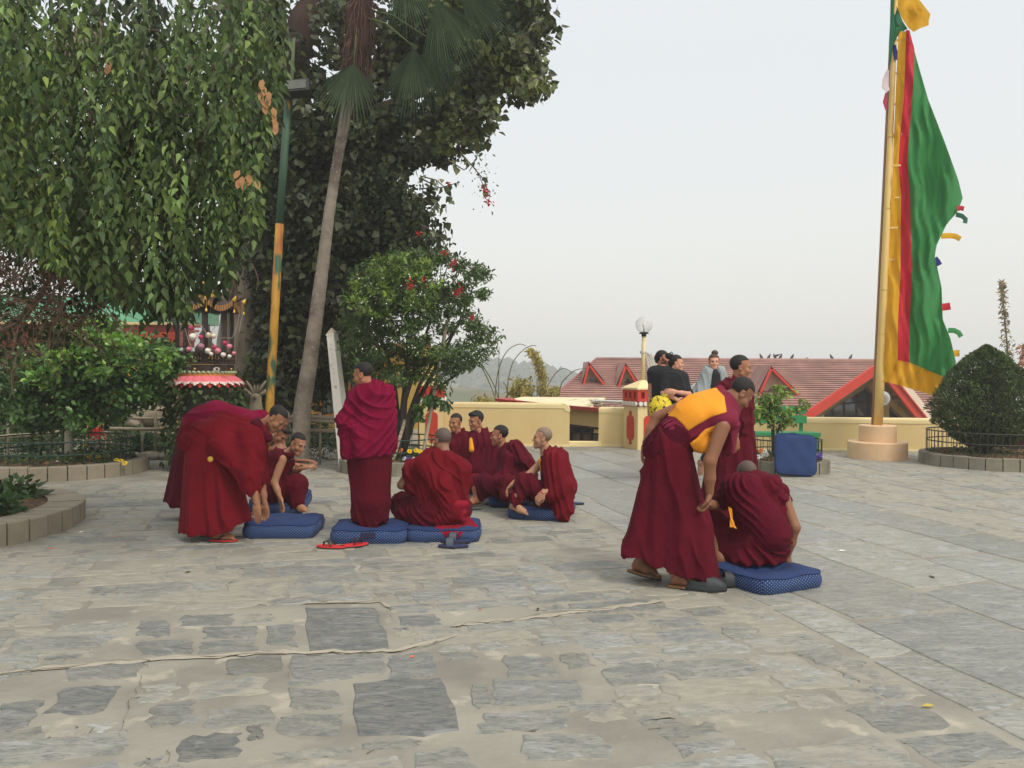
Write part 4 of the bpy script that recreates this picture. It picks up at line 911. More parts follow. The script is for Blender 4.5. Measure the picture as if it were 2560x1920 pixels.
# bougainvillea sprays
bgm = M('red_bracts', lin(168, 44, 50), rough=.7, var=.2, vs=8, trans=.3, tint=True)
bg_ = thing('bougainvillea', 'red bougainvillea sprays trailing from the fig tree over the citrus bush', 'flowering vine', at(1210, 480, 12.4))
sp_ = [(1213, 473, 7), (1218, 488, 9), (1222, 502, 8), (1120, 458, 4), (1040, 570, 6), (1046, 585, 6), (1112, 630, 6), (1120, 650, 10), (1132, 660, 9), (1030, 690, 8), (1025, 712, 9), (1150, 725, 9), (1140, 735, 6), (1000, 640, 5), (1178, 792, 6), (1145, 820, 6), (1120, 650, 8), (1060, 700, 5)]
st = MB()
for i, (x, y, r_) in enumerate(sp_):
    n_ = 6 + r_ * 2; c = at(x, y, 12.3 - (y > 600) * .75); P = c + RF.normal(size=(n_, 3)) * r_ * .0032; put_leaf('bract_cluster', P, RF.normal(size=(n_, 3)), RF.uniform(.03, .06, n_), 'oval', bgm, bg_, tints(n_, 1, .25, .1, RF)) if i not in (4, 7, 9, 13, 15, 16) else None
for a_, b_ in (((1150, 385), (1213, 473)), ((1213, 473), (1222, 500))): st.tube([at(*a_, 12.35), at((a_[0] + b_[0]) / 2 + 8, (a_[1] + b_[1]) / 2 - 6, 12.3), at(*b_, 12.3)], .006, 4)
st.done('stem', twm, bg_, kind='stuff')
n_ = 60; P = at(1205, 450, 12.3) + RF.normal(size=(n_, 3)) * [.1, .1, .2]; put_leaf('vine_leaf', P, RF.normal(size=(n_, 3)) + [0, 0, -.6], RF.uniform(.03, .06, n_), 'oval', leafm, bg_, tints(n_, .9, .3, .2, RF))

# ============================================================ NEAR HANGING CREEPER TREE (left)
RL_ = np.random.RandomState(77)
nl = M('creeper_near_leaf', lin(72, 94, 56), rough=.5, var=.15, vs=1.5, tint=True, trans=.28, spec=.35)
ctree = thing('creeper_tree', 'near tree smothered in hanging heart-leaved creeper strands', 'tree', V3(-6.0, 7.2, .1))
cout = [(-60, -80), (705, -80), (712, 60), (722, 150), (700, 200), (682, 240), (690, 300), (672, 345), (655, 400), (668, 440), (655, 470), (660, 520), (610, 570), (590, 640), (570, 690), (520, 725), (470, 745), (455, 800), (400, 800), (330, 775), (250, 740), (180, 700), (-60, 560)]
dead = [(-60, 560), (60, 540), (180, 640), (260, 730), (250, 800), (150, 830), (60, 880), (-60, 930)]
# hidden mass: strands of leaves over a core of twigs
def strands(nst, Y0, Y1, ystart, L0, L1, size, bright, yellow, kind='heart', poly=cout, sway=.05, step=.035, fan=1.0, name='leafy_strand', xr=None):
    P, D, T, Z = [], [], [], []; stm = MB()
    k = 0
    while k < nst:
        x = RL_.uniform(-60, 715) if xr is None else RL_.uniform(*xr); y = RL_.uniform(*ystart)
        if not inpoly(np.array([x]), np.array([y]), poly)[0]: continue
        k += 1; Yd = RL_.uniform(Y0, Y1); p = at(x, y, Yd); L_ = RL_.uniform(L0, L1); m = int(L_ / step); a_ = RL_.uniform(0, 6.28); b_ = bright * RL_.choice([.4, .6, .85, 1.1, 1.5, 1.9]); yb = yellow * RL_.rand() * 1.1
        tt = tints(m, b_, .18, .12, RL_) * (1 + np.array([1.0, .55, -.5]) * yb)
        q = p.copy(); dv = V3(RL_.normal() * sway, RL_.normal() * sway, -1)
        for i in range(m):
            q = q + dv * step + RL_.normal(size=3) * .006; dv = nrm(dv + RL_.normal(size=3) * .05 + V3(0, 0, -.05))
            px = 1280 + FPX * q[0] / q[1]; py = 930 - FPX * (q[2] - CAMH) / q[1]
            if not inpoly(np.array([px]), np.array([py]), poly)[0] and i > 4: break
            s_ = (-1) ** i; side = V3(math.cos(a_ + i * .4) * s_, math.sin(a_ + i * .4) * s_, 0)
            P.append(q + side * .02); D.append(side * .55 * fan + V3(0, -.1, -.9) + RL_.normal(size=3) * .2); T.append(tt[i]); Z.append(size * RL_.uniform(.55, 1.5))
    return np.array(P), np.array(D), np.array(T), np.array(Z)
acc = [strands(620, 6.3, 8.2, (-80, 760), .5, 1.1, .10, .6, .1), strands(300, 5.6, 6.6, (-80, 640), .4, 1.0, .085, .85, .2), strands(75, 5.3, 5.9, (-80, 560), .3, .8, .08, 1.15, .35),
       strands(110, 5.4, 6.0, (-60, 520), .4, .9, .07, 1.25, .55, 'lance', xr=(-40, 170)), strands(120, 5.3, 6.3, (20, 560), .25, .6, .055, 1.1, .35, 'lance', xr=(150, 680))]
P = np.vstack([a_[0] for a_ in acc]); D = np.vstack([a_[1] for a_ in acc]); T = np.vstack([a_[2] for a_ in acc]); Z = np.hstack([a_[3] for a_ in acc])
NV = RL_.normal(size=(len(P), 3)) * .5 + [0, -.9, .45]
near = np.argsort(P[:, 1] + RL_.rand(len(P)) * .3)
# the nearest leaves are leaves of their own
lm = leaf_geo(np.zeros((1, 3)), np.array([[0, 0, -1.]]), 1.0, 'drip', np.array([[0, -1., .2]]))
lmesh = [mesh('leaf', lm[0], lm[1], nl, tint=np.tile(t_, (7, 1))) for t_ in ((1., 1., .85), (.75, .85, .75), (1.35, 1.25, .7), (.9, .95, .85))]
sel = near[:280]
for i in sel:
    o = bpy.data.objects.new('leaf', lmesh[i % 4]); C.objects.link(o); o.parent = ctree; o.location = P[i] - ORI[ctree.name]; o.scale = (Z[i],) * 3
    o.rotation_euler = (RL_.normal() * .35, RL_.normal() * .5, RL_.normal() * .9)
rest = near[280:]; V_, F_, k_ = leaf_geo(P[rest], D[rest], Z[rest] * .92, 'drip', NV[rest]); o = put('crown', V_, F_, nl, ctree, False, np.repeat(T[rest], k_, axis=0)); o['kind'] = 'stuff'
# twig core and dead twigs low on the left
tb = MB(); 
for k in range(900):
    if k < 620:
        while 1:
            x, y = RL_.uniform(-60, 340), RL_.uniform(420, 990)
            if inpoly(np.array([x]), np.array([y]), dead)[0] or (y < 620 and x < 260 and RL_.rand() < .5): break
        Yd = RL_.uniform(6.0, 7.6)
    else: x, y, Yd = RL_.uniform(0, 640), RL_.uniform(-60, 700), RL_.uniform(6.2, 7.6)
    p = at(x, y, Yd); d = RL_.normal(size=3) * [.5, .5, .5] + [.1, 0, -.35]; L_ = RL_.uniform(.2, .6); q = [p]
    for i in range(4): d = d + RL_.normal(size=3) * .25; q.append(q[-1] + nrm(d) * L_ / 4)
    tb.tube(q, [.006, .005, .004, .003, .002], 3, cap=False)
tb.done('twigs', M('dry_twig', lin(112, 88, 74), rough=1, var=.35, vs=3), ctree, kind='stuff')
MB().tube([V3(-6.0, 7.2, .1), V3(-5.9, 7.2, 1.2), V3(-5.3, 7.3, 2.4), V3(-3.8, 7.4, 4.6)], [.22, .17, .14, .1], 10).done('trunk', barkm, ctree, True)
for q in ([(-40, 850, 6.4), (60, 790, 6.4), (100, 740, 6.6), (180, 600, 6.8)], [(300, 760, 7.0), (350, 560, 7.0), (420, 300, 7.2), (520, 60, 7.2)], [(120, 700, 6.9), (200, 480, 6.9), (240, 200, 7), (260, -50, 7)], [(420, 560, 7.0), (560, 420, 7), (640, 230, 7)]):
    MB().tube([at(*a_) for a_ in q], [.03, .03, .025, .015][:len(q)], 7).done('branch', M('vine_bark', lin(112, 96, 80), var=.3), ctree, True)
clump_leaves(dead, 26, 50, .25, .06, 6.2, 7.4, 'oval', nl, 'sparse_leaves', ctree, .55, rs=RL_)
drym = M('dry_curled_leaf', lin(186, 140, 98), rough=.9, var=.2, vs=9, trans=.3)
for x, y in [(657, 198), (660, 215), (652, 232), (672, 228), (655, 250), (668, 240), (660, 262), (682, 268), (684, 285), (688, 300), (690, 312), (600, 425), (606, 440), (598, 447), (612, 452), (640, 448), (618, 434), (272, 152), (276, 165), (628, 440)]:
    p = at(x, y, 5.5); V_, F_, k_ = leaf_geo([p], [[RL_.normal() * .3, -.2, -1]], .075, 'oval', np.array([[.3, -1, .3]])); put('dry_leaf', V_, F_, drym, ctree)
# ============================================================ PLANTERS
kerbm = M('kerb_concrete', lin(148, 139, 121), rough=.95, var=.14, vs=3, bump=.45, bs=22, col2=lin(138, 130, 112), c2s=2.5, c2lo=.45, c2hi=.7)
kerbd = M('kerb_grey', lin(138, 134, 118), rough=.95, var=.16, vs=3, bump=.4, bs=22, col2=lin(110, 106, 94), c2s=2.5, c2lo=.45, c2hi=.7)
soilm = M('soil', lin(84, 66, 50), rough=1, var=.4, vs=9, bump=1.0, bs=20, col2=lin(124, 88, 58), c2s=12, c2lo=.5, c2hi=.6)
greeni = M('green_iron', lin(36, 62, 52), rough=.5, var=.15); darki = M('dark_iron', lin(56, 56, 50), rough=.6, var=.15)
def planter(cx_, cy_, r, h, wd, label, mat_=kerbm, a0=0, a1=360, blk=.24, name='round_planter', soil=.07):
    t = thing(name, label, 'planter', (cx_, cy_, 0)); n = int(round(2 * math.pi * r / blk)); rs = random.Random(int(cx_ * 10))
    for k in range(n):
        b0, b1 = 2 * math.pi * k / n, 2 * math.pi * (k + 1) / n; mid = math.degrees((b0 + b1) / 2)
        if not (a0 <= mid <= a1): continue
        g_ = .008 / r; b0 += g_; b1 -= g_; dr = rs.uniform(-.006, .006); hh = h + rs.uniform(-.004, .004); ch = .008
        V_ = []
        for (rr_, z) in ((r + dr, 0), (r + dr, hh - ch), (r + dr - ch, hh), (r - wd, hh), (r - wd, 0)):
            for b in (b0, (b0 + b1) / 2, b1): V_.append((cx_ + rr_ * math.cos(b), cy_ + rr_ * math.sin(b), z))
        F_ = [(i * 3 + j, i * 3 + j + 1, i * 3 + 4 + j, i * 3 + 3 + j) for i in range(4) for j in (0, 1)] + [(12, 9, 6, 3, 0), (2, 5, 8, 11, 14)]
        put('kerb_block', V_, F_, mat_, t)
    MB().lathe((cx_, cy_, 0), [(r - .02, -.005), (r - .02, h - .035), (r - wd + .01, h - .035)], 40).done('joint_fill', soilm, t)
    rs2 = np.random.RandomState(int(abs(cx_) * 7) + 3); V_ = [(cx_, cy_, h - .01)]; rings = 8; m = 36
    for i in range(1, rings + 1):
        for j in range(m): a = 2 * math.pi * j / m; q = (r - wd + .01) * i / rings; V_.append((cx_ + q * math.cos(a), cy_ + q * math.sin(a), h - .03 + rs2.rand() * soil * (1 if i < rings else .2)))
    F_ = [(0, 1 + j, 1 + (j + 1) % m) for j in range(m)] + [(1 + (i - 1) * m + j, 1 + i * m + j, 1 + i * m + (j + 1) % m, 1 + (i - 1) * m + (j + 1) % m) for i in range(1, rings) for j in range(m)]
    put('soil', V_, F_, soilm, t)
    return t
def ring_fence(cx_, cy_, r, z0, h, label, mat_, n=44, a0=0, a1=360, rails=(.0, .45, 1.0)):
    t = thing('ring_fence', label, 'fence', (cx_, cy_, z0))
    an = np.radians(np.linspace(a0, a1, 61))
    for f in rails:
        z = z0 + .03 + (h - .03) * f; P = [V3(cx_ + r * math.cos(a), cy_ + r * math.sin(a), z) for a in an]
        MB().tube(P, .011, 6, flat=1.0).done('rail', mat_, t, True)
    for k in range(n):
        a = math.radians(a0 + (a1 - a0) * (k + .5) / n); p = V3(cx_ + r * math.cos(a), cy_ + r * math.sin(a), z0); MB().tube([p, p + V3(0, 0, h)], .006, 5).done('bar', mat_, t)
    return t
flw = np.random.RandomState(9)
pansy_m = {k: M('pansy_' + k, lin(*c), rough=.7, var=.12, vs=20, trans=.2) for k, c in dict(yellow=(232, 196, 40), white=(226, 226, 214), violet=(74, 60, 150), orange=(222, 130, 50), red=(200, 60, 40)).items()}
eye_m = M('pansy_eye', lin(50, 26, 40)); groundl = M('bed_leaf', lin(64, 88, 48), rough=.6, var=.3, vs=3, tint=True, trans=.2)
ORD = [w_ + ' ' for w_ in 'first second third fourth fifth sixth seventh eighth ninth tenth eleventh twelfth thirteenth'.split()]
PCN = {}
def pansy(p, col, label, s=.035):
    k_ = PCN.get(label, 0); PCN[label] = k_ + 1
    t = thing('pansy', ORD[k_] + label, 'flower', p, 'pansies in the round planters'); f = nrm(V3(flw.normal() * .4, -1, .55 + flw.rand() * .4)); a, b, c = frame(f); p = np.asarray(p) + V3(0, 0, .1)
    MB().tube([p - V3(0, 0, .1), p], .003, 4).done('stem', groundl, t, tint=True)
    for k in range(5):
        an = R(90 + 72 * k); q = p + (a * math.cos(an) + b * math.sin(an)) * s * .55
        MB().lathe(q, [(0, .006), (s * .5, .002), (s * .62, -.004)], 8, R3=np.stack([a, b, c], 1), sx=1).done('petal', pansy_m[col], t)
    MB().lathe(p + c * .008, [(0, .004), (s * .28, 0)], 6, R3=np.stack([a, b, c], 1)).done('flower_eye', eye_m, t)
def bed(parent_c, r, z, n, size=.05, tall=.12, seed=3, label='', name='bed_plants'):
    rs = np.random.RandomState(seed); a = rs.rand(n) * 6.28; q = r * np.sqrt(rs.rand(n)); P = np.stack([parent_c[0] + q * np.cos(a), parent_c[1] + q * np.sin(a), z + rs.rand(n) ** 1.5 * tall], 1)
    V_, F_, k = leaf_geo(P, rs.normal(size=(n, 3)) * [1, 1, .5] + [0, 0, .3], rs.uniform(.6, 1.3, n) * size, 'oval'); o = put(name, V_, F_, groundl, None, False, np.repeat(tints(n, .9, .35, .3, rs), k, axis=0)); props(o, label, 'ground cover', kind='stuff')
# ---- left round planter with the glossy orange tree
pc = V3(-6.78, 12.35, 0)
planter(pc[0], pc[1], 1.2, .2, .16, 'round planter of kerb blocks under the glossy left tree')
ring_fence(pc[0], pc[1], 1.0, .16, .36, 'green iron ring fence round the left planter', greeni)
bed(pc, .98, .17, 1500, .06, .16, 4, 'low leafy bedding inside the left green ring fence')
for px, py, c in sorted(((70, 1163, 'violet'), (62, 1158, 'violet'), (95, 1165, 'white'), (108, 1168, 'white'), (105, 1141, 'yellow'), (120, 1144, 'orange'), (143, 1157, 'white'), (155, 1166, 'white'), (222, 1140, 'yellow'), (245, 1141, 'yellow'), (270, 1138, 'white'), (290, 1150, 'yellow'), (302, 1152, 'yellow'), (14, 1165, 'white'), (312, 1158, 'yellow'), (213, 1114, 'yellow'))):
    Yp = 11.55 + (1168 - py) * .03; q = at(px, py, Yp); pansy(V3(q[0], Yp, q[2] - .1), c, c + ' pansy from the left inside the fence under the glossy tree')
glossy = M('glossy_leaf', lin(66, 100, 50), rough=.35, var=.2, vs=1.5, tint=True, trans=.22, spec=.55)
ot = thing('orange_tree', 'round-crowned glossy orange tree with a whitewashed trunk in the left planter', 'tree', V3(at(171, 1100, 12.2)[0], 12.2, .15))
c0 = ORI[ot.name]; MB().tube([c0, c0 + V3(0, 0, .5), c0 + V3(.02, 0, 1.0), c0 + V3(.02, .05, 1.5)], [.055, .05, .05, .045], 10).done('trunk', M('whitewash', lin(196, 188, 170), var=.2, vs=5, bump=.4, bs=20), ot, True)
for k in range(9):
    a = k * .7; MB().tube([c0 + V3(.02, .02, .9 + k * .08), c0 + V3(math.cos(a) * .5, math.sin(a) * .4, 1.4 + k * .05), c0 + V3(math.cos(a) * 1.0, math.sin(a) * .8, 1.6 + k * .07)], [.03, .02, .008], 6).done('limb', M('dark_bark', lin(74, 62, 50), var=.3), ot, True)
RO = np.random.RandomState(51)
oo = [(-60, 860), (60, 880), (148, 806), (236, 800), (316, 830), (400, 850), (450, 886), (438, 936), (375, 995), (300, 1046), (203, 1076), (105, 1076), (20, 1040), (-60, 1030)]
clump_leaves(oo, 220, 70, .26, .10, 11.6, 13.1, 'oval', glossy, 'crown', ot, 1.05, rs=RO, yellow=.25, down=.2)
clump_leaves([(60, 870), (148, 806), (236, 810), (316, 840), (445, 886), (420, 930), (300, 930), (180, 960), (80, 980)], 44, 34, .17, .09, 11.3, 11.7, 'oval', glossy, 'crown_tips', ot, 2.1, rs=RO, yellow=.5, down=-.2)
# ---- lower-left planter
pb = planter(-6.0, 7.8, 1.72, .2, .34, 'large kerb-block planter at the lower left edge with bare soil', a0=0, a1=360, blk=.22, name='soil_planter', soil=.05)
sm_ = MB(); rs = random.Random(31)
for k in range(260):
    a = rs.random() * 6.28; q = 1.3 * math.sqrt(rs.random()); c = V3(-6 + q * math.cos(a), 7.8 + q * math.sin(a), .2); d = V3(rs.gauss(0, 1), rs.gauss(0, 1), .2); d = nrm(d) * rs.uniform(.02, .06); sm_.tube([c - d, c + d * .2 + V3(0, 0, .01), c + d], [.004, .005, .003], 3)
sm_.done('dry_straw', M('straw', lin(150, 112, 74), var=.35, vs=6), pb, kind='stuff')
def leafy_plant(c, n, size, rad, hgt, label, mat_=glossy, seed=1, br=.9, name='leafy_plant', kind='oval', cat='plant', yellow=.15):
    rs = np.random.RandomState(seed); t = thing(name, label, cat, c); d = rs.normal(size=(n, 3)); d /= np.linalg.norm(d, axis=1, keepdims=True); d[:, 2] = abs(d[:, 2])
    P = np.asarray(c) + d * [rad, rad, hgt] * rs.rand(n, 1) ** .4; stm = MB()
    for k in range(7): a = rs.rand() * 6.28; stm.tube([c, c + V3(math.cos(a) * rad * .4, math.sin(a) * rad * .4, hgt * .5), c + V3(math.cos(a) * rad * .8, math.sin(a) * rad * .8, hgt * .8)], [.008, .006, .003], 4)
    stm.done('stems', M('plant_stem', lin(70, 84, 46), var=.2), t, kind='stuff'); D = (P - c) * [1, 1, .4] + rs.normal(size=(n, 3)) * rad * .4
    put_leaf('foliage', P, D, rs.uniform(.6, 1.3, n) * size, kind, mat_, t, tints(n, br, .3, yellow, rs)); return t
q = at(38, 1238, 8.6); leafy_plant(V3(q[0], 8.6, .17), 260, .10, .26, .24, 'dark leafy plant at the back of the lower-left soil planter', seed=2, br=.75)
q = at(8, 1285, 7.7); leafy_plant(V3(q[0], 7.7, .17), 150, .10, .17, .2, 'small leafy plant at the left picture edge in the soil planter', seed=3, br=.75)
q = at(-40, 1240, 8.3); leafy_plant(V3(q[0], 8.3, .17), 160, .10, .2, .2, 'leafy plant cut off by the left picture edge', seed=5, br=.8)
MB().box(at(17, 1262, 8.0), (.03, .008, .07)).done('plant_tag', M('tag_white', lin(215, 212, 200)), None, label='small white plant tag stuck in the soil planter', cat='tag')
# ---- centre planter with the citrus bush
cc = V3(at(983, 1100, 12.8)[0], 12.8, 0)
planter(cc[0], cc[1], .82, .2, .13, 'round planter of grey kerb blocks behind the standing monk', kerbd)
ring_fence(cc[0], cc[1], .72, .16, .36, 'green iron ring fence round the citrus bush', greeni, 32)
bed(cc, .7, .17, 900, .055, .15, 6, 'bedding plants round the foot of the citrus bush')
for px, py, c in sorted(((984, 1120, 'red'), (1002, 1126, 'orange'), (1024, 1128, 'yellow'), (1040, 1126, 'yellow'), (1016, 1150, 'violet'), (1024, 1155, 'violet'), (1036, 1148, 'white'), (1010, 1146, 'white'), (1074, 1128, 'white'), (1130, 1135, 'yellow'), (1020, 1144, 'violet'), (1050, 1128, 'yellow'))):
    Yp = 12.15; q = at(px, py, Yp); pansy(V3(q[0], Yp, q[2] - .1), c, c + ' pansy from the left in the citrus bush planter')
ct = thing('citrus_bush', 'many-stemmed citrus bush with narrow green leaves and white blossom', 'tree', V3(at(1003, 1120, 12.7)[0], 12.7, .15)); c0 = ORI[ct.name]
db = M('bush_bark', lin(70, 60, 52), rough=.9, var=.35, vs=5, bump=.5, bs=20)
for j, pth in enumerate([[(1000, 1140), (995, 1040), (985, 940), (945, 820), (920, 740)], [(1003, 1140), (1005, 1030), (1015, 930), (1020, 800), (1035, 660)], [(1008, 1140), (1018, 1050), (1050, 960), (1110, 860), (1170, 780)], [(1006, 1140), (1030, 1060), (1080, 980), (1150, 930), (1215, 880)], [(998, 1140), (985, 1030), (955, 960), (900, 900), (870, 860)], [(1003, 1140), (1012, 1000), (1050, 880), (1090, 760), (1120, 660)], [(1000, 1130), (990, 1000), (970, 900), (975, 780), (985, 690)], [(1010, 1120), (1040, 1010), (1100, 900), (1150, 800), (1190, 700)]]):
    MB().tube([at(x, y, 12.7 + .25 * math.sin(j * 2 + i)) for i, (x, y) in enumerate(pth)], [.05, .04, .028, .016, .007], 7).done('stem', db, ct, True)
RC = np.random.RandomState(61)
co = [(860, 740), (885, 666), (938, 638), (1036, 621), (1113, 628), (1144, 645), (1225, 690), (1228, 715), (1195, 757), (1188, 796), (1248, 845), (1235, 890), (1190, 915), (1162, 942), (1120, 967), (1040, 950), (980, 955), (890, 935), (852, 880), (848, 830), (861, 790)]
cl_ = M('citrus_leaf', lin(74, 100, 56), rough=.45, var=.2, vs=2, tint=True, trans=.22)
clump_leaves(co, 290, 64, .17, .085, 11.9, 13.5, 'lance', cl_, 'crown', ct, .95, rs=RC, yellow=.25, down=.1)
clump_leaves([(870, 700), (940, 640), (1040, 630), (1150, 700), (1060, 820), (900, 800)], 34, 50, .13, .08, 11.7, 12.0, 'lance', cl_, 'crown_tips', ct, 1.8, rs=RC, yellow=.55, down=-.3)
clump_leaves([(1050, 990), (1110, 985), (1125, 1010), (1110, 1040), (1050, 1045), (1040, 1010)], 12, 30, .09, .085, 12.1, 12.6, 'oval', glossy, 'low_shoots', ct, 1.3, rs=RC, down=.3)
n_ = 90; P = atN(RC.uniform(890, 1060, n_), RC.uniform(680, 900, n_), np.full(n_, 11.7)); put_leaf('blossom', P, RC.normal(size=(n_, 3)), .03, 'oval', M('blossom', lin(225, 228, 215), tint=True), ct, np.ones((n_, 3)))
bmb = M('bamboo_dry', lin(176, 164, 140), rough=.6, var=.15, vs=3, bump=.2, bs=12)
for (x0, y0), (x1, y1), lab in (((1013, 1050), (983, 1150), 'shorter bamboo stake leaning left in the citrus planter'), ((1118, 800), (1056, 1145), 'long bamboo stake leaning right beside the citrus bush')):
    a, b = at(x1, y1, 12.35), at(x0, y0, 12.45); b_ = MB(); n_ = 9; P = [a + (b - a) * i / n_ for i in range(n_ + 1)]
    for i in range(n_): P_ = [P[i], P[i] + (P[i + 1] - P[i]) * .06, P[i] + (P[i + 1] - P[i]) * .94, P[i + 1]]; b_.tube(P_, [.031, .027, .027, .031], 8)
    t = thing('bamboo_stake', lab, 'stake', a); b_.done('cane', bmb, t, True)
# ---- small planter by the bench
c3 = V3(at(1962, 1100, 13.1)[0], 13.1, 0)
planter(c3[0], c3[1], .68, .19, .13, 'small round planter in front of the green bench', kerbd)
ring_fence(c3[0], c3[1], .56, .15, .36, 'dark iron ring fence in front of the green bench', darki, 28)
bed(c3, .55, .16, 700, .05, .13, 8, 'bedding plants in front of the green bench')
for k, (px, py, c) in enumerate(sorted(((1866, 1128, 'violet'), (1872, 1136, 'violet'), (1880, 1131, 'white'), (1888, 1139, 'white'), (1895, 1142, 'white'), (1902, 1140, 'white'), (1908, 1134, 'white'), (1915, 1136, 'white'), (1902, 1126, 'orange'), (1880, 1124, 'yellow'), (1911, 1128, 'white'), (2032, 1142, 'white'), (2036, 1136, 'white'), (2044, 1141, 'violet'), (2050, 1138, 'violet')))):
    Yp = 12.62; q = at(px, py, Yp); pansy(V3(q[0], Yp, q[2] - .1), c, c + ' pansy from the left in the planter by the bench', .04)
st_ = thing('potted_sapling', 'small light green sapling growing in the planter by the bench', 'tree', V3(at(1934, 1120, 13)[0], 13, .15)); lgm = M('light_leaf', lin(104, 136, 66), rough=.5, var=.2, vs=2, tint=True, trans=.25)
for j, pth in enumerate([[(1934, 1140), (1934, 1080), (1936, 1040), (1940, 990), (1950, 960)], [(1932, 1130), (1930, 1070), (1905, 1030), (1885, 1010)], [(1936, 1110), (1950, 1060), (1985, 1030), (2018, 1005)], [(1934, 1080), (1925, 1030), (1915, 990), (1895, 975)], [(1940, 1060), (1965, 1040), (1990, 1050)]]):
    MB().tube([at(x, y, 13) for x, y in pth], [.02, .015, .01, .006, .004][:len(pth)], 6).done('stem', db, st_, True)
clump_leaves([(1880, 1010), (1900, 985), (1930, 990), (1960, 1000), (1985, 1020), (1970, 1060), (1940, 1075), (1900, 1062), (1880, 1035)], 34, 34, .11, .075, 12.7, 13.3, 'oval', lgm, 'crown', st_, 1.0, rs=RC, yellow=.3, down=.2)
clump_leaves([(1940, 960), (1960, 955), (1985, 975), (1975, 990), (1950, 985)], 5, 20, .09, .07, 12.9, 13.1, 'oval', lgm, 'top_shoot', st_, 1.2, rs=RC, yellow=.4)
clump_leaves([(1980, 1000), (2018, 1000), (2020, 1015), (1985, 1035)], 5, 20, .09, .07, 12.9, 13.1, 'oval', lgm, 'side_shoot', st_, 1.1, rs=RC, yellow=.3)
# ---- right planter with the clipped conifer
c4 = V3(at(2478, 1100, 14.1)[0], 14.1, 0)
planter(c4[0], c4[1], 1.12, .21, .15, 'round planter of grey kerb blocks under the clipped conifer', kerbd)
ring_fence(c4[0], c4[1], 1.0, .17, .42, 'dark iron ring fence round the clipped conifer', darki, 60, rails=(0, .55, 1.0))
bed(c4, .95, .17, 1100, .045, .1, 12, 'dark low bedding under the clipped conifer')
cf = thing('clipped_conifer', 'dense dark green conifer clipped to a pointed dome', 'tree', V3(c4[0], 14.1, .15)); c0 = ORI[cf.name]
cxm = at(2465, 1000, 14.1)[0]; zt = at(2465, 866, 14.1)[2]
def prof(z): return np.interp(z, [.22, .5, .72, .91, 1.13, 1.4, 1.68, 1.85, 1.97], [.16, .56, .78, .84, .78, .62, .40, .2, .0])
nn_ = 30000; z = RC.uniform(.3, 1.97, nn_); a = RC.rand(nn_) * 6.283
lump = 1 + .05 * np.sin(a * 7 + z * 9) + .05 * np.sin(a * 13 - z * 17 + 1) + .05 * np.sin(a * 4 + z * 23)
q = prof(z) * lump * (1 - .35 * RC.rand(nn_) ** 2.2) * np.where((z < .6) & (RC.rand(nn_) < .3), RC.rand(nn_), 1)
P = np.stack([cxm + q * np.cos(a), 14.1 + q * np.sin(a), z * (zt / 1.97)], 1); D = np.stack([np.cos(a), np.sin(a), np.full(nn_, .55)], 1) + RC.normal(size=(nn_, 3)) * .5
put_leaf('foliage', P, D, RC.uniform(.035, .07, nn_), 'lance', M('conifer_leaf', lin(82, 104, 62), rough=.7, var=.25, vs=3, tint=True), cf, tints(nn_, .8, .25, .25, RC) * (1 + .35 * np.sin(a * 7 + z * 9) * np.sin(z * 11))[:, None])
for k in range(16):
    a_ = k * .83; MB().tube([V3(cxm - .1 + .1 * math.cos(a_), 14.05, .15), V3(cxm + .12 * math.cos(a_), 14.1 + .1 * math.sin(a_), .45), V3(cxm + .5 * math.cos(a_), 14.1 + .5 * math.sin(a_), .75 + .04 * k)], [.035, .03, .01], 6).done('limb', db, cf, True)
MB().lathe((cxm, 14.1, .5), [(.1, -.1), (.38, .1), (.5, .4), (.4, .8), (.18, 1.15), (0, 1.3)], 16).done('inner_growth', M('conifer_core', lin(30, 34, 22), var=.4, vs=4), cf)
pt_ = V3(at(2556, 1100, 15)[0], 15, 0); MB().lathe(pt_, [(.0, .0), (.2, 0), (.3, .38), (.33, .38), (.33, .46), (.28, .46), (.26, .36), (0, .36)], 24).done('flower_pot', M('terracotta', lin(120, 66, 56), var=.15), None, label='brown clay pot behind the conifer at the right edge', cat='pot', origin=pt_)

# ============================================================ BENCH
bg = M('bench_green', lin(42, 136, 82), rough=.45, var=.08, vs=4); YB_ = 16.0
bx0, bx1 = at(1835, 1080, YB_)[0], at(2016, 1080, YB_)[0]; be = thing('garden_bench', 'green painted slatted bench against the parapet wall', 'bench', V3((bx0 + bx1) / 2, YB_, 0))
sx1 = at(2048, 1090, 15.6)[0] 
for k, z in enumerate((.84, .66)): MB().box(V3((bx0 + bx1) / 2, YB_ + .04 * (k == 0), z), (bx1 - bx0, .03, .15)).done('back_slat', bg, be)
for k in range(4): MB().box(V3((bx0 + sx1) / 2, YB_ - .1 - k * .11, .415), (sx1 - bx0, .095, .035)).done('seat_slat', bg, be)
MB().box(V3((bx0 + sx1) / 2, YB_ - .47, .385), (sx1 - bx0, .03, .07)).done('front_rail', bg, be)
for x in (bx0 + .08, sx1 - .06):
    MB().box(V3(x, YB_ - .42, .2), (.06, .06, .4)).done('leg', bg, be); MB().box(V3(x - (.12 if x > 4 else 0), YB_ + .08, .45), (.06, .05, .9)).done('back_post', bg, be)
    MB().box(V3(x, YB_ - .2, .1), (.05, .5, .04)).done('foot_rail', bg, be)
MB().box(V3((bx0 + sx1) / 2, YB_ - .42, .2), (.06, .06, .4)).done('leg', bg, be)

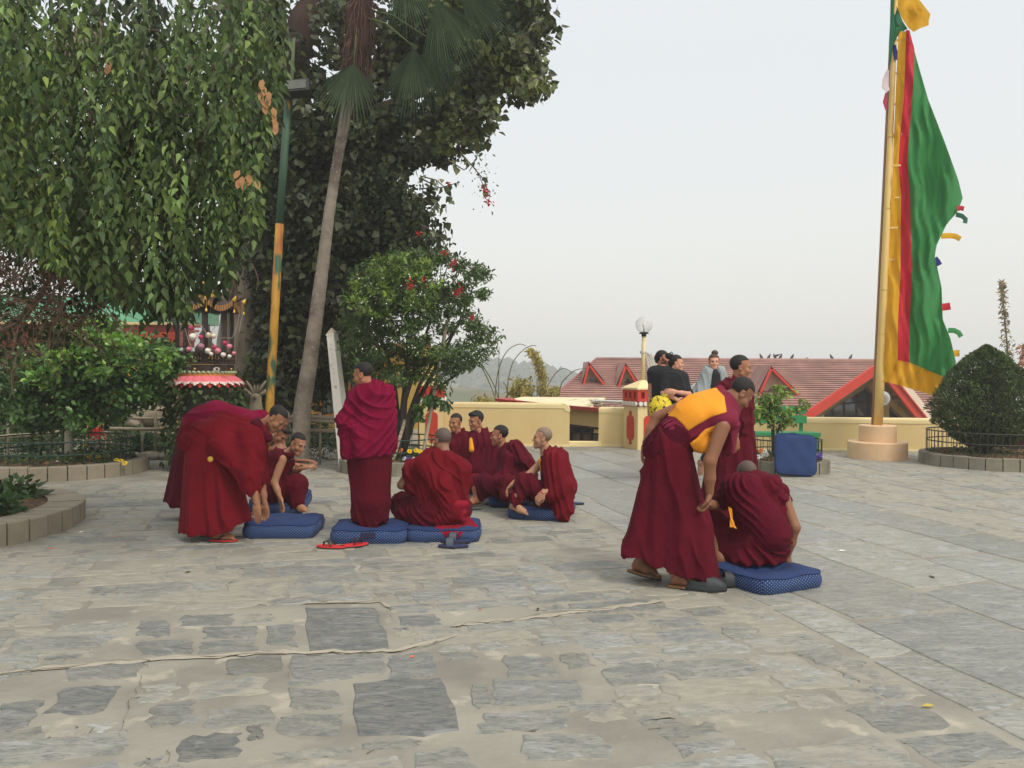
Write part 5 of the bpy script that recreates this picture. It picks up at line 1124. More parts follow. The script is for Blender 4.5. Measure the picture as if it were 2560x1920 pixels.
# ============================================================ CUSHIONS
cum = bpy.data.materials.new('cushion_blue'); cum.use_nodes = True; _t = cum.node_tree; _L = _t.links; _b = _t.nodes['Principled BSDF']; _b.inputs['Roughness'].default_value = .85
_uv = N(_t, 'ShaderNodeUVMap'); _uv.uv_map = 'UVMap'; _mp = N(_t, 'ShaderNodeMapping'); _mp.inputs['Scale'].default_value = (1 / .02,) * 3; _mp.inputs['Rotation'].default_value = (0, 0, R(45)); _L.new(_uv.outputs[0], _mp.inputs[0])
_fr = N(_t, 'ShaderNodeVectorMath', operation='FRACTION'); _L.new(_mp.outputs[0], _fr.inputs[0]); _sb = N(_t, 'ShaderNodeVectorMath', operation='SUBTRACT'); _sb.inputs[1].default_value = (.5, .5, 0); _L.new(_fr.outputs[0], _sb.inputs[0])
_sx = N(_t, 'ShaderNodeSeparateXYZ'); _L.new(_sb.outputs[0], _sx.inputs[0]); _cx = N(_t, 'ShaderNodeCombineXYZ'); _L.new(_sx.outputs[0], _cx.inputs[0]); _L.new(_sx.outputs[1], _cx.inputs[1])
_ln = N(_t, 'ShaderNodeVectorMath', operation='LENGTH'); _L.new(_cx.outputs[0], _ln.inputs[0]); _lt = N(_t, 'ShaderNodeMapRange'); _lt.inputs[1].default_value = .17; _lt.inputs[2].default_value = .22; _lt.inputs[3].default_value = 1; _lt.inputs[4].default_value = 0; _L.new(_ln.outputs['Value'], _lt.inputs[0])
_at = N(_t, 'ShaderNodeAttribute'); _at.attribute_name = 'tint'; _sc = N(_t, 'ShaderNodeSeparateColor'); _L.new(_at.outputs['Color'], _sc.inputs[0]); _ml = N(_t, 'ShaderNodeMath', operation='MULTIPLY'); _L.new(_lt.outputs[0], _ml.inputs[0]); _L.new(_sc.outputs[0], _ml.inputs[1])
_tcn = N(_t, 'ShaderNodeTexCoord'); _n = N(_t, 'ShaderNodeTexNoise'); _n.inputs['Scale'].default_value = 7; _L.new(_tcn.outputs['Object'], _n.inputs['Vector'])
_m1 = N(_t, 'ShaderNodeMix', data_type='RGBA'); _L.new(_n.outputs['Fac'], _m1.inputs[0]); _m1.inputs[6].default_value = (*lin(16, 38, 84), 1); _m1.inputs[7].default_value = (*lin(28, 56, 108), 1)
_m2 = N(_t, 'ShaderNodeMix', data_type='RGBA'); _L.new(_ml.outputs[0], _m2.inputs[0]); _L.new(_m1.outputs[2], _m2.inputs[6]); _m2.inputs[7].default_value = (*lin(122, 146, 176), 1); _L.new(_m2.outputs[2], _b.inputs['Base Color'])
_n2 = N(_t, 'ShaderNodeTexNoise'); _n2.inputs['Scale'].default_value = 160; _L.new(_tcn.outputs['Object'], _n2.inputs['Vector']); _bp = N(_t, 'ShaderNodeBump'); _bp.inputs['Strength'].default_value = .35; _bp.inputs['Distance'].default_value = .004; _L.new(_n2.outputs['Fac'], _bp.inputs['Height']); _L.new(_bp.outputs[0], _b.inputs['Normal'])
pipem = M('piping_blue', lin(22, 44, 92), var=.1)
def cushion(c, sx, sy, sz, rz, label, dents=(), R3=None, cr=.09):
    """c: centre of the underside; a padded block with rounded corners, a seam round the top edge and dents (x, y, radius, depth)"""
    t = thing('floor_cushion', label, 'cushion', c, 'blue floor cushions')
    n = 22; m = 8
    if R3 is None: cs, sn = math.cos(rz), math.sin(rz); R3 = np.array([[cs, -sn, 0], [sn, cs, 0], [0, 0, 1]])
    g_ = np.linspace(-1, 1, n + 1); V_, UV, T_, F_ = [], [], [], []
    def rr2(x, y):   # square to rounded square
        X, Y_ = x * sx / 2, y * sy / 2; hx, hy = sx / 2 - cr, sy / 2 - cr; ax_, ay_ = max(abs(X) - hx, 0), max(abs(Y_) - hy, 0); mx = max(ax_, ay_); l = math.hypot(ax_, ay_)
        if l > 1e-9: ax_, ay_ = ax_ * mx / l, ay_ * mx / l
        return math.copysign(min(abs(X), hx) + ax_, X), math.copysign(min(abs(Y_), hy) + ay_, Y_)
    def top(x, y):
        X, Y_ = rr2(x, y); e_ = max(abs(x), abs(y)); z = sz * (1 - .16 * e_ ** 6) + .006 * math.sin(X * 21) * math.sin(Y_ * 17 + 1)
        for dx, dy_, dr, dd in dents: z -= dd * math.exp(-((X - dx) ** 2 + (Y_ - dy_) ** 2) / dr ** 2)
        return X, Y_, max(z, sz * .3)
    for s_, dot in ((1, .12), (0, 0)):
        b_ = len(V_)
        for j in range(n + 1):
            for i in range(n + 1):
                X, Y_, z = top(g_[i], g_[j])
                V_.append((X, Y_, z if s_ else .004)); UV.append((X, Y_)); T_.append((dot, dot, dot))
        for j in range(n):
            for i in range(n):
                q = (b_ + j * (n + 1) + i, b_ + j * (n + 1) + i + 1, b_ + (j + 1) * (n + 1) + i + 1, b_ + (j + 1) * (n + 1) + i); F_.append(q if s_ else q[::-1])
    per = [(g_[i], -1) for i in range(n)] + [(1, g_[j]) for j in range(n)] + [(-g_[i], 1) for i in range(n)] + [(-1, -g_[j]) for j in range(n)]; per.append(per[0]); b_ = len(V_); s = 0; last = None
    for (x, y) in per:
        X, Y_, z = top(x, y)
        if last: s += math.hypot(X - last[0], Y_ - last[1])
        last = (X, Y_); l = math.hypot(X, Y_)
        for k in range(m + 1):
            f = k / m; bul = .018 * math.sin(f * math.pi) + .004 * math.sin(s * 30 + f * 3); zz = z * (1 - f) + .004 * f; V_.append((X * (1 + bul / l), Y_ * (1 + bul / l), zz)); UV.append((s, f * sz)); T_.append((1, 1, 1))
    for i in range(len(per) - 1):
        for k in range(m): F_.append((b_ + i * (m + 1) + k, b_ + i * (m + 1) + k + 1, b_ + (i + 1) * (m + 1) + k + 1, b_ + (i + 1) * (m + 1) + k))
    V_ = np.array(V_) @ R3.T + np.asarray(c); put('cover', V_, F_, cum, t, True, np.array(T_), np.array(UV))
    P = []
    for (x, y) in per: X, Y_, z = top(x, y); l = math.hypot(X, Y_); P.append(np.array([X * (1 + .004 / l), Y_ * (1 + .004 / l), z]) @ R3.T + np.asarray(c))
    MB().tube(P, .0045, 5).done('piping', pipem, t, True)
    return t
def gc(px, py, z=0): return G(px, py, z)
# centre row
a = gc(915, 1362); CU5 = V3(a[0], a[1] + .31, 0.002); cushion(CU5, .66, .6, .145, R(3), 'blue dotted cushion under the bare-footed standing monk', [(.0, -.05, .13, .045)])
a = gc(1098, 1358); CU6 = V3(a[0] + .02, a[1] + .31, .002); cushion(CU6, .66, .6, .14, R(2), 'blue dotted cushion under the seated monk seen from behind', [(.0, .0, .22, .05)])
a = gc(690, 1348); CU1 = V3(a[0], a[1] + .30, .002); cushion(CU1, .64, .6, .15, R(2), 'front blue dotted cushion the bending monk reaches for')
a = gc(688, 1290); th = R(-9); cushion(V3(a[0] - .02, a[1] + .28, .06), .56, .56, .14, 0, 'tilted blue dotted cushion pressed down by the crouching boy', [(0.02, 0, .16, .04)], np.array(Matrix.Rotation(R(10), 3, 'X') @ Matrix.Rotation(R(4), 3, 'Y')))
a = gc(1358, 1303); CU10 = V3(a[0] + .0, a[1] + .33, .002); cushion(CU10, .62, .62, .145, R(-14), 'blue dotted cushion under the shaven-headed monk in profile', [(.05, 0, .2, .05)])
CU12 = V3(*G(1910, 1456)[:2], .002); cushion(CU12, .60, .60, .135, R(27), 'large blue dotted cushion under the monk leaning on his arm', [(-.05, .02, .2, .06), (.13, -.0, .07, .04)])
a = gc(1180, 1237); cushion(V3(a[0] + .15, a[1] + .3, .002), .6, .6, .12, R(5), 'blue cushion mostly hidden under the two far seated monks')
a = gc(1262, 1272); cushion(V3(a[0] + .1, a[1] + .3, .002), .55, .5, .1, R(0), 'dark blue cushion under the monk with one sandalled foot forward')
bl_ = at(1985, 1189, 12.38); bl_[2] = .01; RL3 = np.array(Matrix.Rotation(R(4), 3, 'Y') @ Matrix.Rotation(R(76), 3, 'X') ); cushion(bl_ + V3(0, -.0, .31), .60, .60, .11, 0, 'plain blue cushion propped on edge against the small planter', R3=RL3)
t_ = MB(); h0_ = bl_ + V3(.02, .13, .60); t_.tube([h0_ + V3(-.07, 0, -.01), h0_ + V3(-.05, 0, .03), h0_ + V3(.03, 0, .035), h0_ + V3(.06, 0, -.01)], .009, 6); t_.done('handle', pipem, [o for o in bpy.data.objects if o.name.startswith('floor_cushion')][-1], True)
tg = MB(); tp_ = CU5 + V3(.02, -.322, .085); tg.box(tp_, (.13, .006, .045)); tg.done('sewn_label', M('label_navy', lin(40, 40, 66), var=.3, vs=60), [o for o in bpy.data.objects if o.name == 'floor_cushion'][0])

# ============================================================ SANDALS AND SHOES
redr = M('sandal_red', lin(206, 52, 52), rough=.6, var=.08); blk = M('strap_black', lin(38, 38, 42), rough=.6, var=.1); navy = M('sandal_navy', lin(48, 54, 92), rough=.6, var=.12, vs=8); grys = M('sandal_grey', lin(76, 84, 96), rough=.6, var=.1); brn = M('sandal_brown', lin(92, 74, 60), rough=.7, var=.15)
def sole_pts(L_, W_):
    P = []
    for k in range(28):
        a = 2 * math.pi * k / 28; y = math.cos(a) * L_ / 2; w_ = W_ / 2 * (1 + .16 * math.cos(a) - .12 * math.cos(2 * a)); P.append((math.copysign(abs(math.sin(a)) ** .75, math.sin(a)) * w_, y))
    return P
def sandal(c, ang, label, top, strap, L_=.27, W_=.1, style='flipflop', bottom=None, h=.02, pitch=0, group=None, parent=None, roll=0):
    """ang: direction of the toe on the ground, degrees from the right of the picture towards depth"""
    t = thing('sandal', label, 'sandal', c, group) if parent is None else parent
    M3 = np.array(Matrix.Rotation(R(ang - 90), 3, 'Z') @ Matrix.Rotation(R(pitch), 3, 'X') @ Matrix.Rotation(R(roll), 3, 'Y')); c = np.asarray(c, float)
    w = lambda x, y, z: np.array([x, y, z]) @ M3.T + c
    P = sole_pts(L_, W_); 
    def layer(z0, z1, sc_, mt, nm): 
        b = MB(); b.raw([w(x * sc_, y * sc_, z0) for x, y in P] + [w(x * sc_, y * sc_, z1) for x, y in P], [tuple(range(27, -1, -1)), tuple(range(28, 56))] + [(i, (i + 1) % 28, 28 + (i + 1) % 28, 28 + i) for i in range(28)]); b.done(nm, mt, t)
    layer(.002, h * .45, 1.0, bottom or blk, 'outsole'); layer(h * .45, h, .985, top, 'sole')
    if style == 'flipflop':
        for s_ in (-1, 1): MB().tube([w(0, L_ * .27, h), w(s_ * .012, L_ * .24, h + .03), w(s_ * W_ * .3, L_ * .08, h + .045), w(s_ * W_ * .46, -L_ * .08, h)], [.006, .009, .011, .009], 7, flat=.5).done('strap', strap, t, True)
    elif style == 'band':
        q = [(s * W_ * .52, L_ * .1, z) for s, z in ((-1, .0), (-.98, .03), (-.6, .055), (0, .066), (.6, .055), (.98, .03), (1, .0))]
        V_ = []; 
        for x, y, z in q: V_ += [w(x, y - .032, h + z), w(x, y + .03, h + z * .95)]
        V2 = [v for v in V_]; put('strap', V_ , [(2 * i, 2 * i + 1, 2 * i + 3, 2 * i + 2) for i in range(6)], strap, t, True)
    elif style == 'clog':
        V_, F_ = [], []; n_ = 12; rows_ = 9
        for i in range(rows_ + 1):
            f = i / rows_; y = L_ * (-.02 + .49 * f); hw = W_ / 2 * (1.0 if f < .55 else math.sqrt(max(0.0, 1 - ((f - .55) / .47) ** 2))) * 1.02; hz = .058 * (1 - f ** 2.6) + .010
            for k in range(n_ + 1): a = math.pi * k / n_; V_.append(w(math.cos(a) * hw, y, h + math.sin(a) * hz))
        F_ = [(i * (n_ + 1) + k, i * (n_ + 1) + k + 1, (i + 1) * (n_ + 1) + k + 1, (i + 1) * (n_ + 1) + k) for i in range(rows_) for k in range(n_)]; put('upper', V_, F_, strap, t, True)
        V_ = [w(math.cos(a) * W_ * .47, L_ * (-.02) + math.sin(a) * L_ * .44 * -1, h + z) for z in (0, .035) for a in np.linspace(0, math.pi, 13)]; put('heel_rim', V_, [(k, k + 1, 14 + k, 13 + k) for k in range(12)], strap, t, True)
        MB().box(w(-W_ * .42, L_ * .12, h + .05), (.035, .012, .012), R3=M3).done('side_mark', redr, t)
    return t
def gs(px, py): return G(px, py) + V3(0, 0, .008)
g_ = 'red flip-flops in front of the cushion'
sandal(gs(828, 1372), 168, 'left red flip-flop lying in front of the standing monk cushion', redr, blk, group=g_); sandal(gs(885, 1368), 32, 'right red flip-flop lying in front of the standing monk cushion', redr, blk, group=g_)
g_ = 'navy slide sandals'
sandal(gs(1133, 1370), 178, 'front navy slide sandal below the trailing robe end', navy, grys, style='band', group=g_); sandal(gs(1140, 1359), 178, 'rear navy slide sandal tucked behind its pair', navy, grys, style='band', group=g_, h=.03)
g_ = 'grey clogs beside the large cushion'
sandal(gs(1766, 1478), -6, 'front dark grey clog with a small red mark beside the large cushion', M('clog_grey', lin(52, 56, 60), rough=.6, var=.1), M('clog_grey', (0, 0, 0)), .29, .11, 'clog', h=.035, group=g_)
sandal(gs(1812, 1466), -2, 'rear dark grey clog touching the large cushion', M('clog_grey', (0, 0, 0)), M('clog_grey', (0, 0, 0)), .28, .11, 'clog', h=.035, group=g_)
sandal(gs(1432, 1262), 175, 'blue slipper lying behind the shaven-headed monk', navy, navy, style='band')
sandal(gs(1225, 1262), 10, 'grey-soled slipper beside the dark blue cushion', grys, navy, style='band')
# ============================================================ SHRINE, HOUSE, RAILS, ROCKS, STATUES
YS = 12.9
sx_ = at(512, 900, YS)[0]; Z_ = lambda py: at(512, py, YS)[2]
sh = thing('shrine', 'ornate dark glass-cased shrine on a pink lotus base with gilded upturned eaves', 'shrine', V3(sx_, YS, 0))
pxm = YS / FPX
lotus = M('lotus_pink', lin(228, 120, 130), rough=.6, var=.12, vs=4); lotw = M('lotus_tip', lin(232, 206, 200), rough=.6, var=.06); carv = M('carved_dark', lin(66, 50, 46), rough=.6, var=.3, vs=12, bump=.8, bs=30); giltm = M('gilt', lin(206, 166, 70), rough=.35, metal=.5, var=.15); beadm = M('bead_green', lin(160, 176, 138), var=.15, vs=12); orng = M('orange_trim', lin(222, 150, 84), var=.1)
zt_, zb_ = Z_(938), Z_(962)
# pedestal
MB().lathe((sx_, YS, 0), [(.5, 0), (.5, .25), (.38, .3), (.36, zb_ - .05), (.5, zb_ + .02)], 24).done('pedestal', M('mossy_stone', lin(74, 80, 58), var=.3, vs=4, bump=.6), sh, True)
for tier, (r0, r1, za, zb2) in enumerate(((.42, .60, zt_, zb_), (.42, .57, zt_ - .02, zb_ - .035))):
    npt = 26
    for k in range(npt):
        a = 2 * math.pi * (k + .5 * tier) / npt; hw = math.pi / npt * 1.02; V_ = []; T_ = []
        prof_ = [(0, 1), (.35, 1), (.7, 1), (.92, .8), (1.0, .35)]
        for f, wd_ in prof_:
            for s_ in (-1, -.5, 0, .5, 1):
                rr_ = r0 + (r1 - r0) * f ** .8 + .02 * (1 - s_ * s_); z = za + (zb2 - za) * f ** 1.2 * (1 - .12 * s_ * s_ * f); V_.append((sx_ + rr_ * math.cos(a + hw * s_ * wd_), YS + rr_ * math.sin(a + hw * s_ * wd_), z))
        F_ = [(i * 5 + j, i * 5 + j + 1, i * 5 + 6 + j, i * 5 + 5 + j) for i in range(4) for j in range(4)]
        me = put('lotus_petal', V_, F_, lotus if tier == 0 else redm, sh, True)
        if tier == 0:
            me.data.materials.append(lotw); 
            for i, p in enumerate(me.data.polygons): p.material_index = 1 if i >= 8 else 0
MB().lathe((sx_, YS, 0), [(.44, zt_ - .02), (.46, zt_ + .01), (.43, zt_ + .05)], 32).done('orange_band', orng, sh, True)
for k in range(40): a = 2 * math.pi * k / 40; MB().ball(V3(sx_ + .45 * math.cos(a), YS + .45 * math.sin(a), zt_ + .045), (.034, .034, .026), 7, 5).done('bead', beadm, sh, True)
R8 = lambda r, z, k, n=8: V3(sx_ + r * math.cos(math.pi / n + 2 * math.pi * k / n), YS + r * math.sin(math.pi / n + 2 * math.pi * k / n), z)
def oct_ring(r0, z0, r1, z1, nm, mt): MB().lathe((sx_, YS, 0), [(r0, z0), (r1, z1), (r1 - .05, z1)], 8, a0=math.pi / 8, a1=math.pi / 8 + 2 * math.pi).done(nm, mt, sh)
oct_ring(.44, zt_ + .05, .44, Z_(912), 'base_band', carv)
for k in range(8):   # painted eyes and studs on the base band
    a, b = R8(.442, 0, k), R8(.442, 0, k + 1); m0 = (a + b) / 2; n0 = nrm(m0 - V3(sx_, YS, 0)); t0 = nrm(b - a); m0 = m0 + V3(0, 0, Z_(923)) + n0 * .004; R3 = np.stack([t0, V3(0, 0, 1), n0], 1)
    if k % 2 == 0:
        MB().lathe(m0, [(0, .006), (.05, .004), (.055, 0)], 12, R3=R3, sy=.62).done('painted_eye', lotw, sh); MB().lathe(m0 + n0 * .006, [(0, .004), (.02, 0)], 10, R3=R3).done('pupil', carv, sh)
    else: MB().ball(m0, .022, 8, 6).done('stud', giltm, sh, True)
oct_ring(.46, Z_(910), .46, Z_(906), 'ledge', carv)
for k in range(8):   # carved balustrade
    a, b = R8(.445, 0, k), R8(.445, 0, k + 1)
    for f in np.linspace(.05, .95, 7): p = a + (b - a) * f; MB().lathe((p[0], p[1], 0), [(.012, Z_(905)), (.02, Z_(900)), (.010, Z_(895)), (.018, Z_(889)), (.012, Z_(884))], 6).done('baluster', carv, sh)
    MB().bar(a + V3(0, 0, Z_(883)), b + V3(0, 0, Z_(883)), .035, .03).done('top_rail', carv, sh)
    c = R8(.40, 0, k); MB().bar(c + V3(0, 0, Z_(905)), c + V3(0, 0, Z_(770)), .05, .05).done('post', carv, sh)
    c2 = R8(.40, 0, k + 1); put('glass_pane', [c + V3(0, 0, Z_(882)), c2 + V3(0, 0, Z_(882)), c2 + V3(0, 0, Z_(775)), c + V3(0, 0, Z_(775))], [(0, 1, 2, 3)], M('shrine_glass', lin(140, 150, 150), rough=.05, var=.1, spec=1, alpha=.22), sh)
    MB().bar(c + V3(0, 0, Z_(775)), c2 + V3(0, 0, Z_(775)), .06, .05).done('lintel', carv, sh)
MB().lathe((sx_, YS, 0), [(0, Z_(905)), (.38, Z_(905))], 8).done('floor_plate', carv, sh)
MB().lathe((sx_, YS + .05, 0), [(.02, Z_(886)), (.16, Z_(886)), (.17, Z_(870)), (.09, Z_(855)), (.1, Z_(835)), (.06, Z_(825)), (.055, Z_(812)), (.0, Z_(806))], 16).done('seated_figure', M('old_gilt', lin(120, 92, 70), rough=.5, metal=.3, var=.3), sh, True)
# curved eaves, one arc per side, with gilt corner tips
for k in range(8):
    a, b = R8(.58, Z_(757), k), R8(.58, Z_(757), k + 1); ia, ib = R8(.2, Z_(748), k), R8(.2, Z_(748), k + 1); V_ = []; n_ = 9
    for i in range(n_):
        f = i / (n_ - 1); sag = .11 * math.sin(f * math.pi); p = a + (b - a) * f + V3(0, 0, -sag); q = ia + (ib - ia) * f; V_ += [p, p + V3(0, 0, .035), (p + q) / 2 + V3(0, 0, .0), q + V3(0, 0, .04)]
    put('roof_panel', V_, [(4 * i + j, 4 * i + 4 + j, 4 * i + 5 + j, 4 * i + 1 + j) for i in range(n_ - 1) for j in range(3)], carv, sh, True)
    for i in range(1, 12):
        f = i / 12; p = a + (b - a) * f + V3(0, 0, -.11 * math.sin(f * math.pi)); MB().bar(p + V3(0, 0, -.045), p + V3(0, 0, .04), .022, .03).done('eave_bead', M('dull_gilt', lin(168, 130, 84), rough=.5, metal=.3, var=.2), sh)
    MB().tube([a, a + V3(0, 0, .03), a + nrm(a - V3(sx_, YS, a[2])) * .04 + V3(0, 0, .09)], [.03, .035, .004], 7).done('eave_tip', giltm, sh, True)
    nc = nrm(a - V3(sx_, YS, a[2])); MB().tube([a, a + V3(0, 0, -.12)], .004, 4).done('chain', giltm, sh); MB().lathe(a + V3(0, 0, -.17), [(.022, 0), (.018, .03), (.006, .05)], 8).done('bell', giltm, sh, True)
MB().lathe((sx_, YS, 0), [(.22, Z_(748) + .02), (.20, Z_(742)), (.24, Z_(736)), (.1, Z_(726)), (.12, Z_(722)), (.05, Z_(716)), (.07, Z_(713)), (.03, Z_(706)), (.035, Z_(702)), (0, Z_(692))], 16).done('spire', giltm, sh, True)
gar = MB(); 
for (x0, y0), (xm, ym), (x1, y1) in (((600, 775), (580, 845), (552, 845)), ((604, 775), (603, 800), (598, 830)), ((455, 800), (470, 850), (485, 880)), ((545, 790), (520, 840), (495, 800))):
    P = [at(*q, YS - .5) for q in ((x0, y0), ((x0 + xm) / 2 + 3, (y0 + ym) / 2 + 6), (xm, ym), (x1, y1))]; gar.tube(P, .005, 4)
gar.done('garland', M('tinsel', lin(150, 140, 130), var=.3), sh, kind='stuff')
rosem = {k: M('rose_' + k, lin(*c), rough=.7, var=.15, vs=20) for k, c in dict(white=(226, 222, 208), pink=(220, 130, 150), magenta=(186, 60, 100), cream=(222, 206, 180), dusty=(160, 116, 128)).items()}
def rose(px, py, col, s, where):
    p = at(px, py, YS - .47); t = thing('rose', col + ' artificial rose ' + where, 'flower', p, 'artificial roses on the shrine'); rs = random.Random(px); s *= 1.08
    for k in range(9):
        a = k * 2.4; r_ = s * (.35 + .075 * k); tl = .2 + .1 * k; q = p + V3(math.cos(a) * r_ * .5, -.02 + .004 * k, math.sin(a) * r_ * .5); n0 = nrm(V3(math.cos(a) * tl, -1, math.sin(a) * tl)); x, y, z = frame(n0)
        MB().lathe(q, [(0, .012), (s * .3, .006), (s * .52, -.012)], 8, R3=np.stack([x, y, z], 1)).done('petal', rosem[col], t, True)
for a_ in ((480, 842, 'white', .075, 'high at the left post of the shrine'), (501, 843, 'magenta', .05, 'beside the cream cluster on the shrine'), (520, 838, 'cream', .06, 'left in the cream cluster of the shrine'), (533, 840, 'cream', .055, 'right in the cream cluster of the shrine'), (500, 866, 'dusty', .07, 'low behind the shrine rail'), (471, 873, 'pink', .055, 'at the lower left of the shrine'), (518, 877, 'white', .06, 'largest in the front row of the shrine'), (535, 868, 'magenta', .05, 'above the front row of the shrine'), (543, 877, 'pink', .058, 'in the middle of the front row of the shrine'), (557, 887, 'white', .052, 'right of the pink one in the front row'), (572, 866, 'pink', .055, 'upper right on the shrine'), (584, 883, 'pink', .04, 'at the right corner of the shrine'), (573, 891, 'white', .042, 'lowest right on the shrine rail'), (527, 885, 'white', .042, 'small and low in the front row of the shrine'), (476, 820, 'magenta', .05, 'behind the left glass of the shrine'), (561, 857, 'magenta', .05, 'behind the right post of the shrine')): rose(*a_)
RG = np.random.RandomState(88)
iv = thing('ivy', 'ivy covering the pedestal under the pink lotus base', 'ivy', V3(sx_, YS - .4, 0)); n_ = 1500
a = RG.rand(n_) * 6.28; z = RG.uniform(.1, zb_ - .02, n_); q = .45 + RG.rand(n_) * .18; put_leaf('foliage', np.stack([sx_ + q * np.cos(a), YS + q * np.sin(a), z], 1), np.stack([np.cos(a), np.sin(a), -1 + 0 * a], 1) + RG.normal(size=(n_, 3)) * .4, RG.uniform(.05, .1, n_), 'heart', groundl, iv, tints(n_, .75, .35, .3, RG))
# ---- yellow house
yw_ = M('house_yellow', lin(234, 196, 104), var=.08, vs=1, col2=lin(222, 184, 100), c2s=.8); frm = M('house_orange_frame', lin(208, 140, 62), var=.1); brick = M('roof_red_brick', lin(190, 84, 60), rough=.8, var=.15, vs=6); grnr = M('green_sheet', lin(112, 178, 150), var=.08); cur = M('curtain', lin(150, 160, 150), var=.25, vs=4, stretch=(3, 3, .4)); grl = M('grille', lin(50, 84, 74))
YH = 19.8; hs = thing('yellow_house', 'yellow house with orange window frames and a red tiled band behind the trees', 'house', V3(-6, YH, 0))
def Hx(px): return at(px, 1000, YH)[0]
def Hz(py): return at(600, py, YH)[2]
MB().box(V3((Hx(-250) + Hx(1052)) / 2, YH + 2, Hz(900) / 2 + .15), (Hx(1052) - Hx(-250), 4, Hz(900) - .3 + .3)).done('wall', yw_, hs)
MB().box(V3((Hx(-250) + Hx(470)) / 2, YH + 2, Hz(884)), (Hx(470) - Hx(-250), 4.3, .12)).done('gutter', M('gutter_dark', lin(92, 84, 76)), hs)
for r_ in range(9):   # tile band in courses
    z0 = Hz(868) + (Hz(812) - Hz(868)) * r_ / 9; hh = (Hz(812) - Hz(868)) / 9
    x = Hx(-200) + (r_ % 2) * .2
    while x < Hx(455):
        if x > Hx(130): MB().box(V3(x + .17, YH - .1 + r_ * .06, z0 + hh / 2), (.335, .05, hh * .86)).done('brick', brick, hs)
        x += .35
MB().box(V3((Hx(-250) + Hx(458)) / 2, YH + .45, (Hz(868) + Hz(812)) / 2), (Hx(458) - Hx(-250), .5, Hz(812) - Hz(868))).done('tile_backing', M('brick_joint', lin(130, 60, 48)), hs)
MB().box(V3((Hx(-250) + Hx(462)) / 2, YH + .6, Hz(809)), (Hx(462) - Hx(-250), .9, .06)).done('cornice', cream, hs)
MB().box(V3((Hx(-100) + Hx(470)) / 2, YH + 1.4, Hz(770)), (Hx(470) - Hx(-100), 1.4, Hz(738) - Hz(806))).done('green_roof', grnr, hs)
MB().prism([V3(Hx(770), YH - .05, Hz(866)), V3(Hx(1060), YH - .05, Hz(866)), V3(Hx(1060), YH - .05, Hz(900)), V3(Hx(770), YH - .05, Hz(900))], V3(0, 4, 0)).done('wall', yw_, hs)
MB().box(V3((Hx(760) + Hx(1064)) / 2, YH + 1.9, Hz(862)), (Hx(1064) - Hx(760), 4.4, .1)).done('eave', orng, hs)
def hwin(px0, px1, py0, py1, split, tr=.42):
    x0, x1, z0, z1 = Hx(px0), Hx(px1), Hz(py1), Hz(py0); y = YH - .08
    f = MB(); f.box(V3((x0 + x1) / 2, y, z1), (x1 - x0 + .1, .14, .1)); w = f.done('window', frm, hs)
    MB().box(V3((x0 + x1) / 2, y, z0), (x1 - x0 + .1, .16, .1)).done('sill', frm, w)
    zm = z1 - (z1 - z0) * tr * .6
    for x in [x0 + (x1 - x0) * k / split for k in range(split + 1)]: MB().box(V3(x, y + .01, (z0 + z1) / 2), (.09, .12, z1 - z0)).done('mullion', frm, w)
    MB().box(V3((x0 + x1) / 2, y + .005, zm), (x1 - x0, .11, .09)).done('transom', frm, w)
    put('pane', [(x0, YH - .03, z0), (x1, YH - .03, z0), (x1, YH - .03, z1), (x0, YH - .03, z1)], [(0, 1, 2, 3)], cur, w)
    for k in range(split):
        xa, xb = x0 + (x1 - x0) * k / split + .07, x0 + (x1 - x0) * (k + 1) / split - .07
        g2 = MB(); n_ = 5
        for i in range(n_ + 1): xx = xa + (xb - xa) * i / n_; g2.tube([V3(xx, YH - .05, z0 + .05), V3(xx, YH - .05, zm - .05)], .009, 4)
        for i in range(5):
            zz = z0 + .08 + (zm - z0 - .16) * i / 4; g2.tube([V3(xa, YH - .055, zz), V3(xb, YH - .055, zz)], .009, 4)
            if i < 4:
                for jj in range(0, n_, 2): cxx = xa + (xb - xa) * (jj + .5) / n_; g2.tube([V3(cxx + .05 * math.cos(a_), YH - .055, zz + (zm - z0 - .16) / 8 + .07 * math.sin(a_)) for a_ in np.linspace(0, 6.28, 9)], .007, 3)
        o = g2.done('grille', grl, w); o['kind'] = 'stuff'
hwin(800, 868, 900, 1038, 1, .55); hwin(872, 942, 905, 1038, 1, .5); hwin(395, 470, 890, 1020, 2); hwin(250, 330, 900, 1020, 2)
# ---- bamboo rails
bmr = M('bamboo_rail', lin(156, 144, 122), rough=.7, var=.15, vs=2, bump=.3, bs=14)
rf = thing('bamboo_rail_fence', 'double bamboo rail fence between the palm and the citrus planter', 'fence', at(800, 1150, 13.6)); rf2 = thing('bamboo_rail_fence', 'sagging bamboo rails in front of the yellow house on the left', 'fence', at(350, 1150, 14.3))
for par, (a, b), r_, y in ((rf, ((690, 1044), (1030, 1048)), .035, 13.5), (rf, ((690, 1054), (1030, 1056)), .028, 13.45), (rf, ((690, 1077), (1030, 1079)), .03, 13.5), (rf2, ((180, 1001), (460, 1030)), .022, 14.6), (rf2, ((160, 1042), (470, 1046)), .024, 14.4), (rf2, ((180, 1074), (470, 1070)), .028, 14.2), (rf2, ((-40, 1098), (180, 1076)), .03, 14.2)):
    A_, B_ = at(*a, y), at(*b, y); P = []; rad = []
    for i in range(13): f = i / 12; q = A_ + (B_ - A_) * f + V3(0, 0, .012 * math.sin(f * 7)); P += [q, q + (B_ - A_) * .01]; rad += [r_ * 1.12, r_]
    MB().tube(P, rad, 8).done('rail', bmr, par, True)
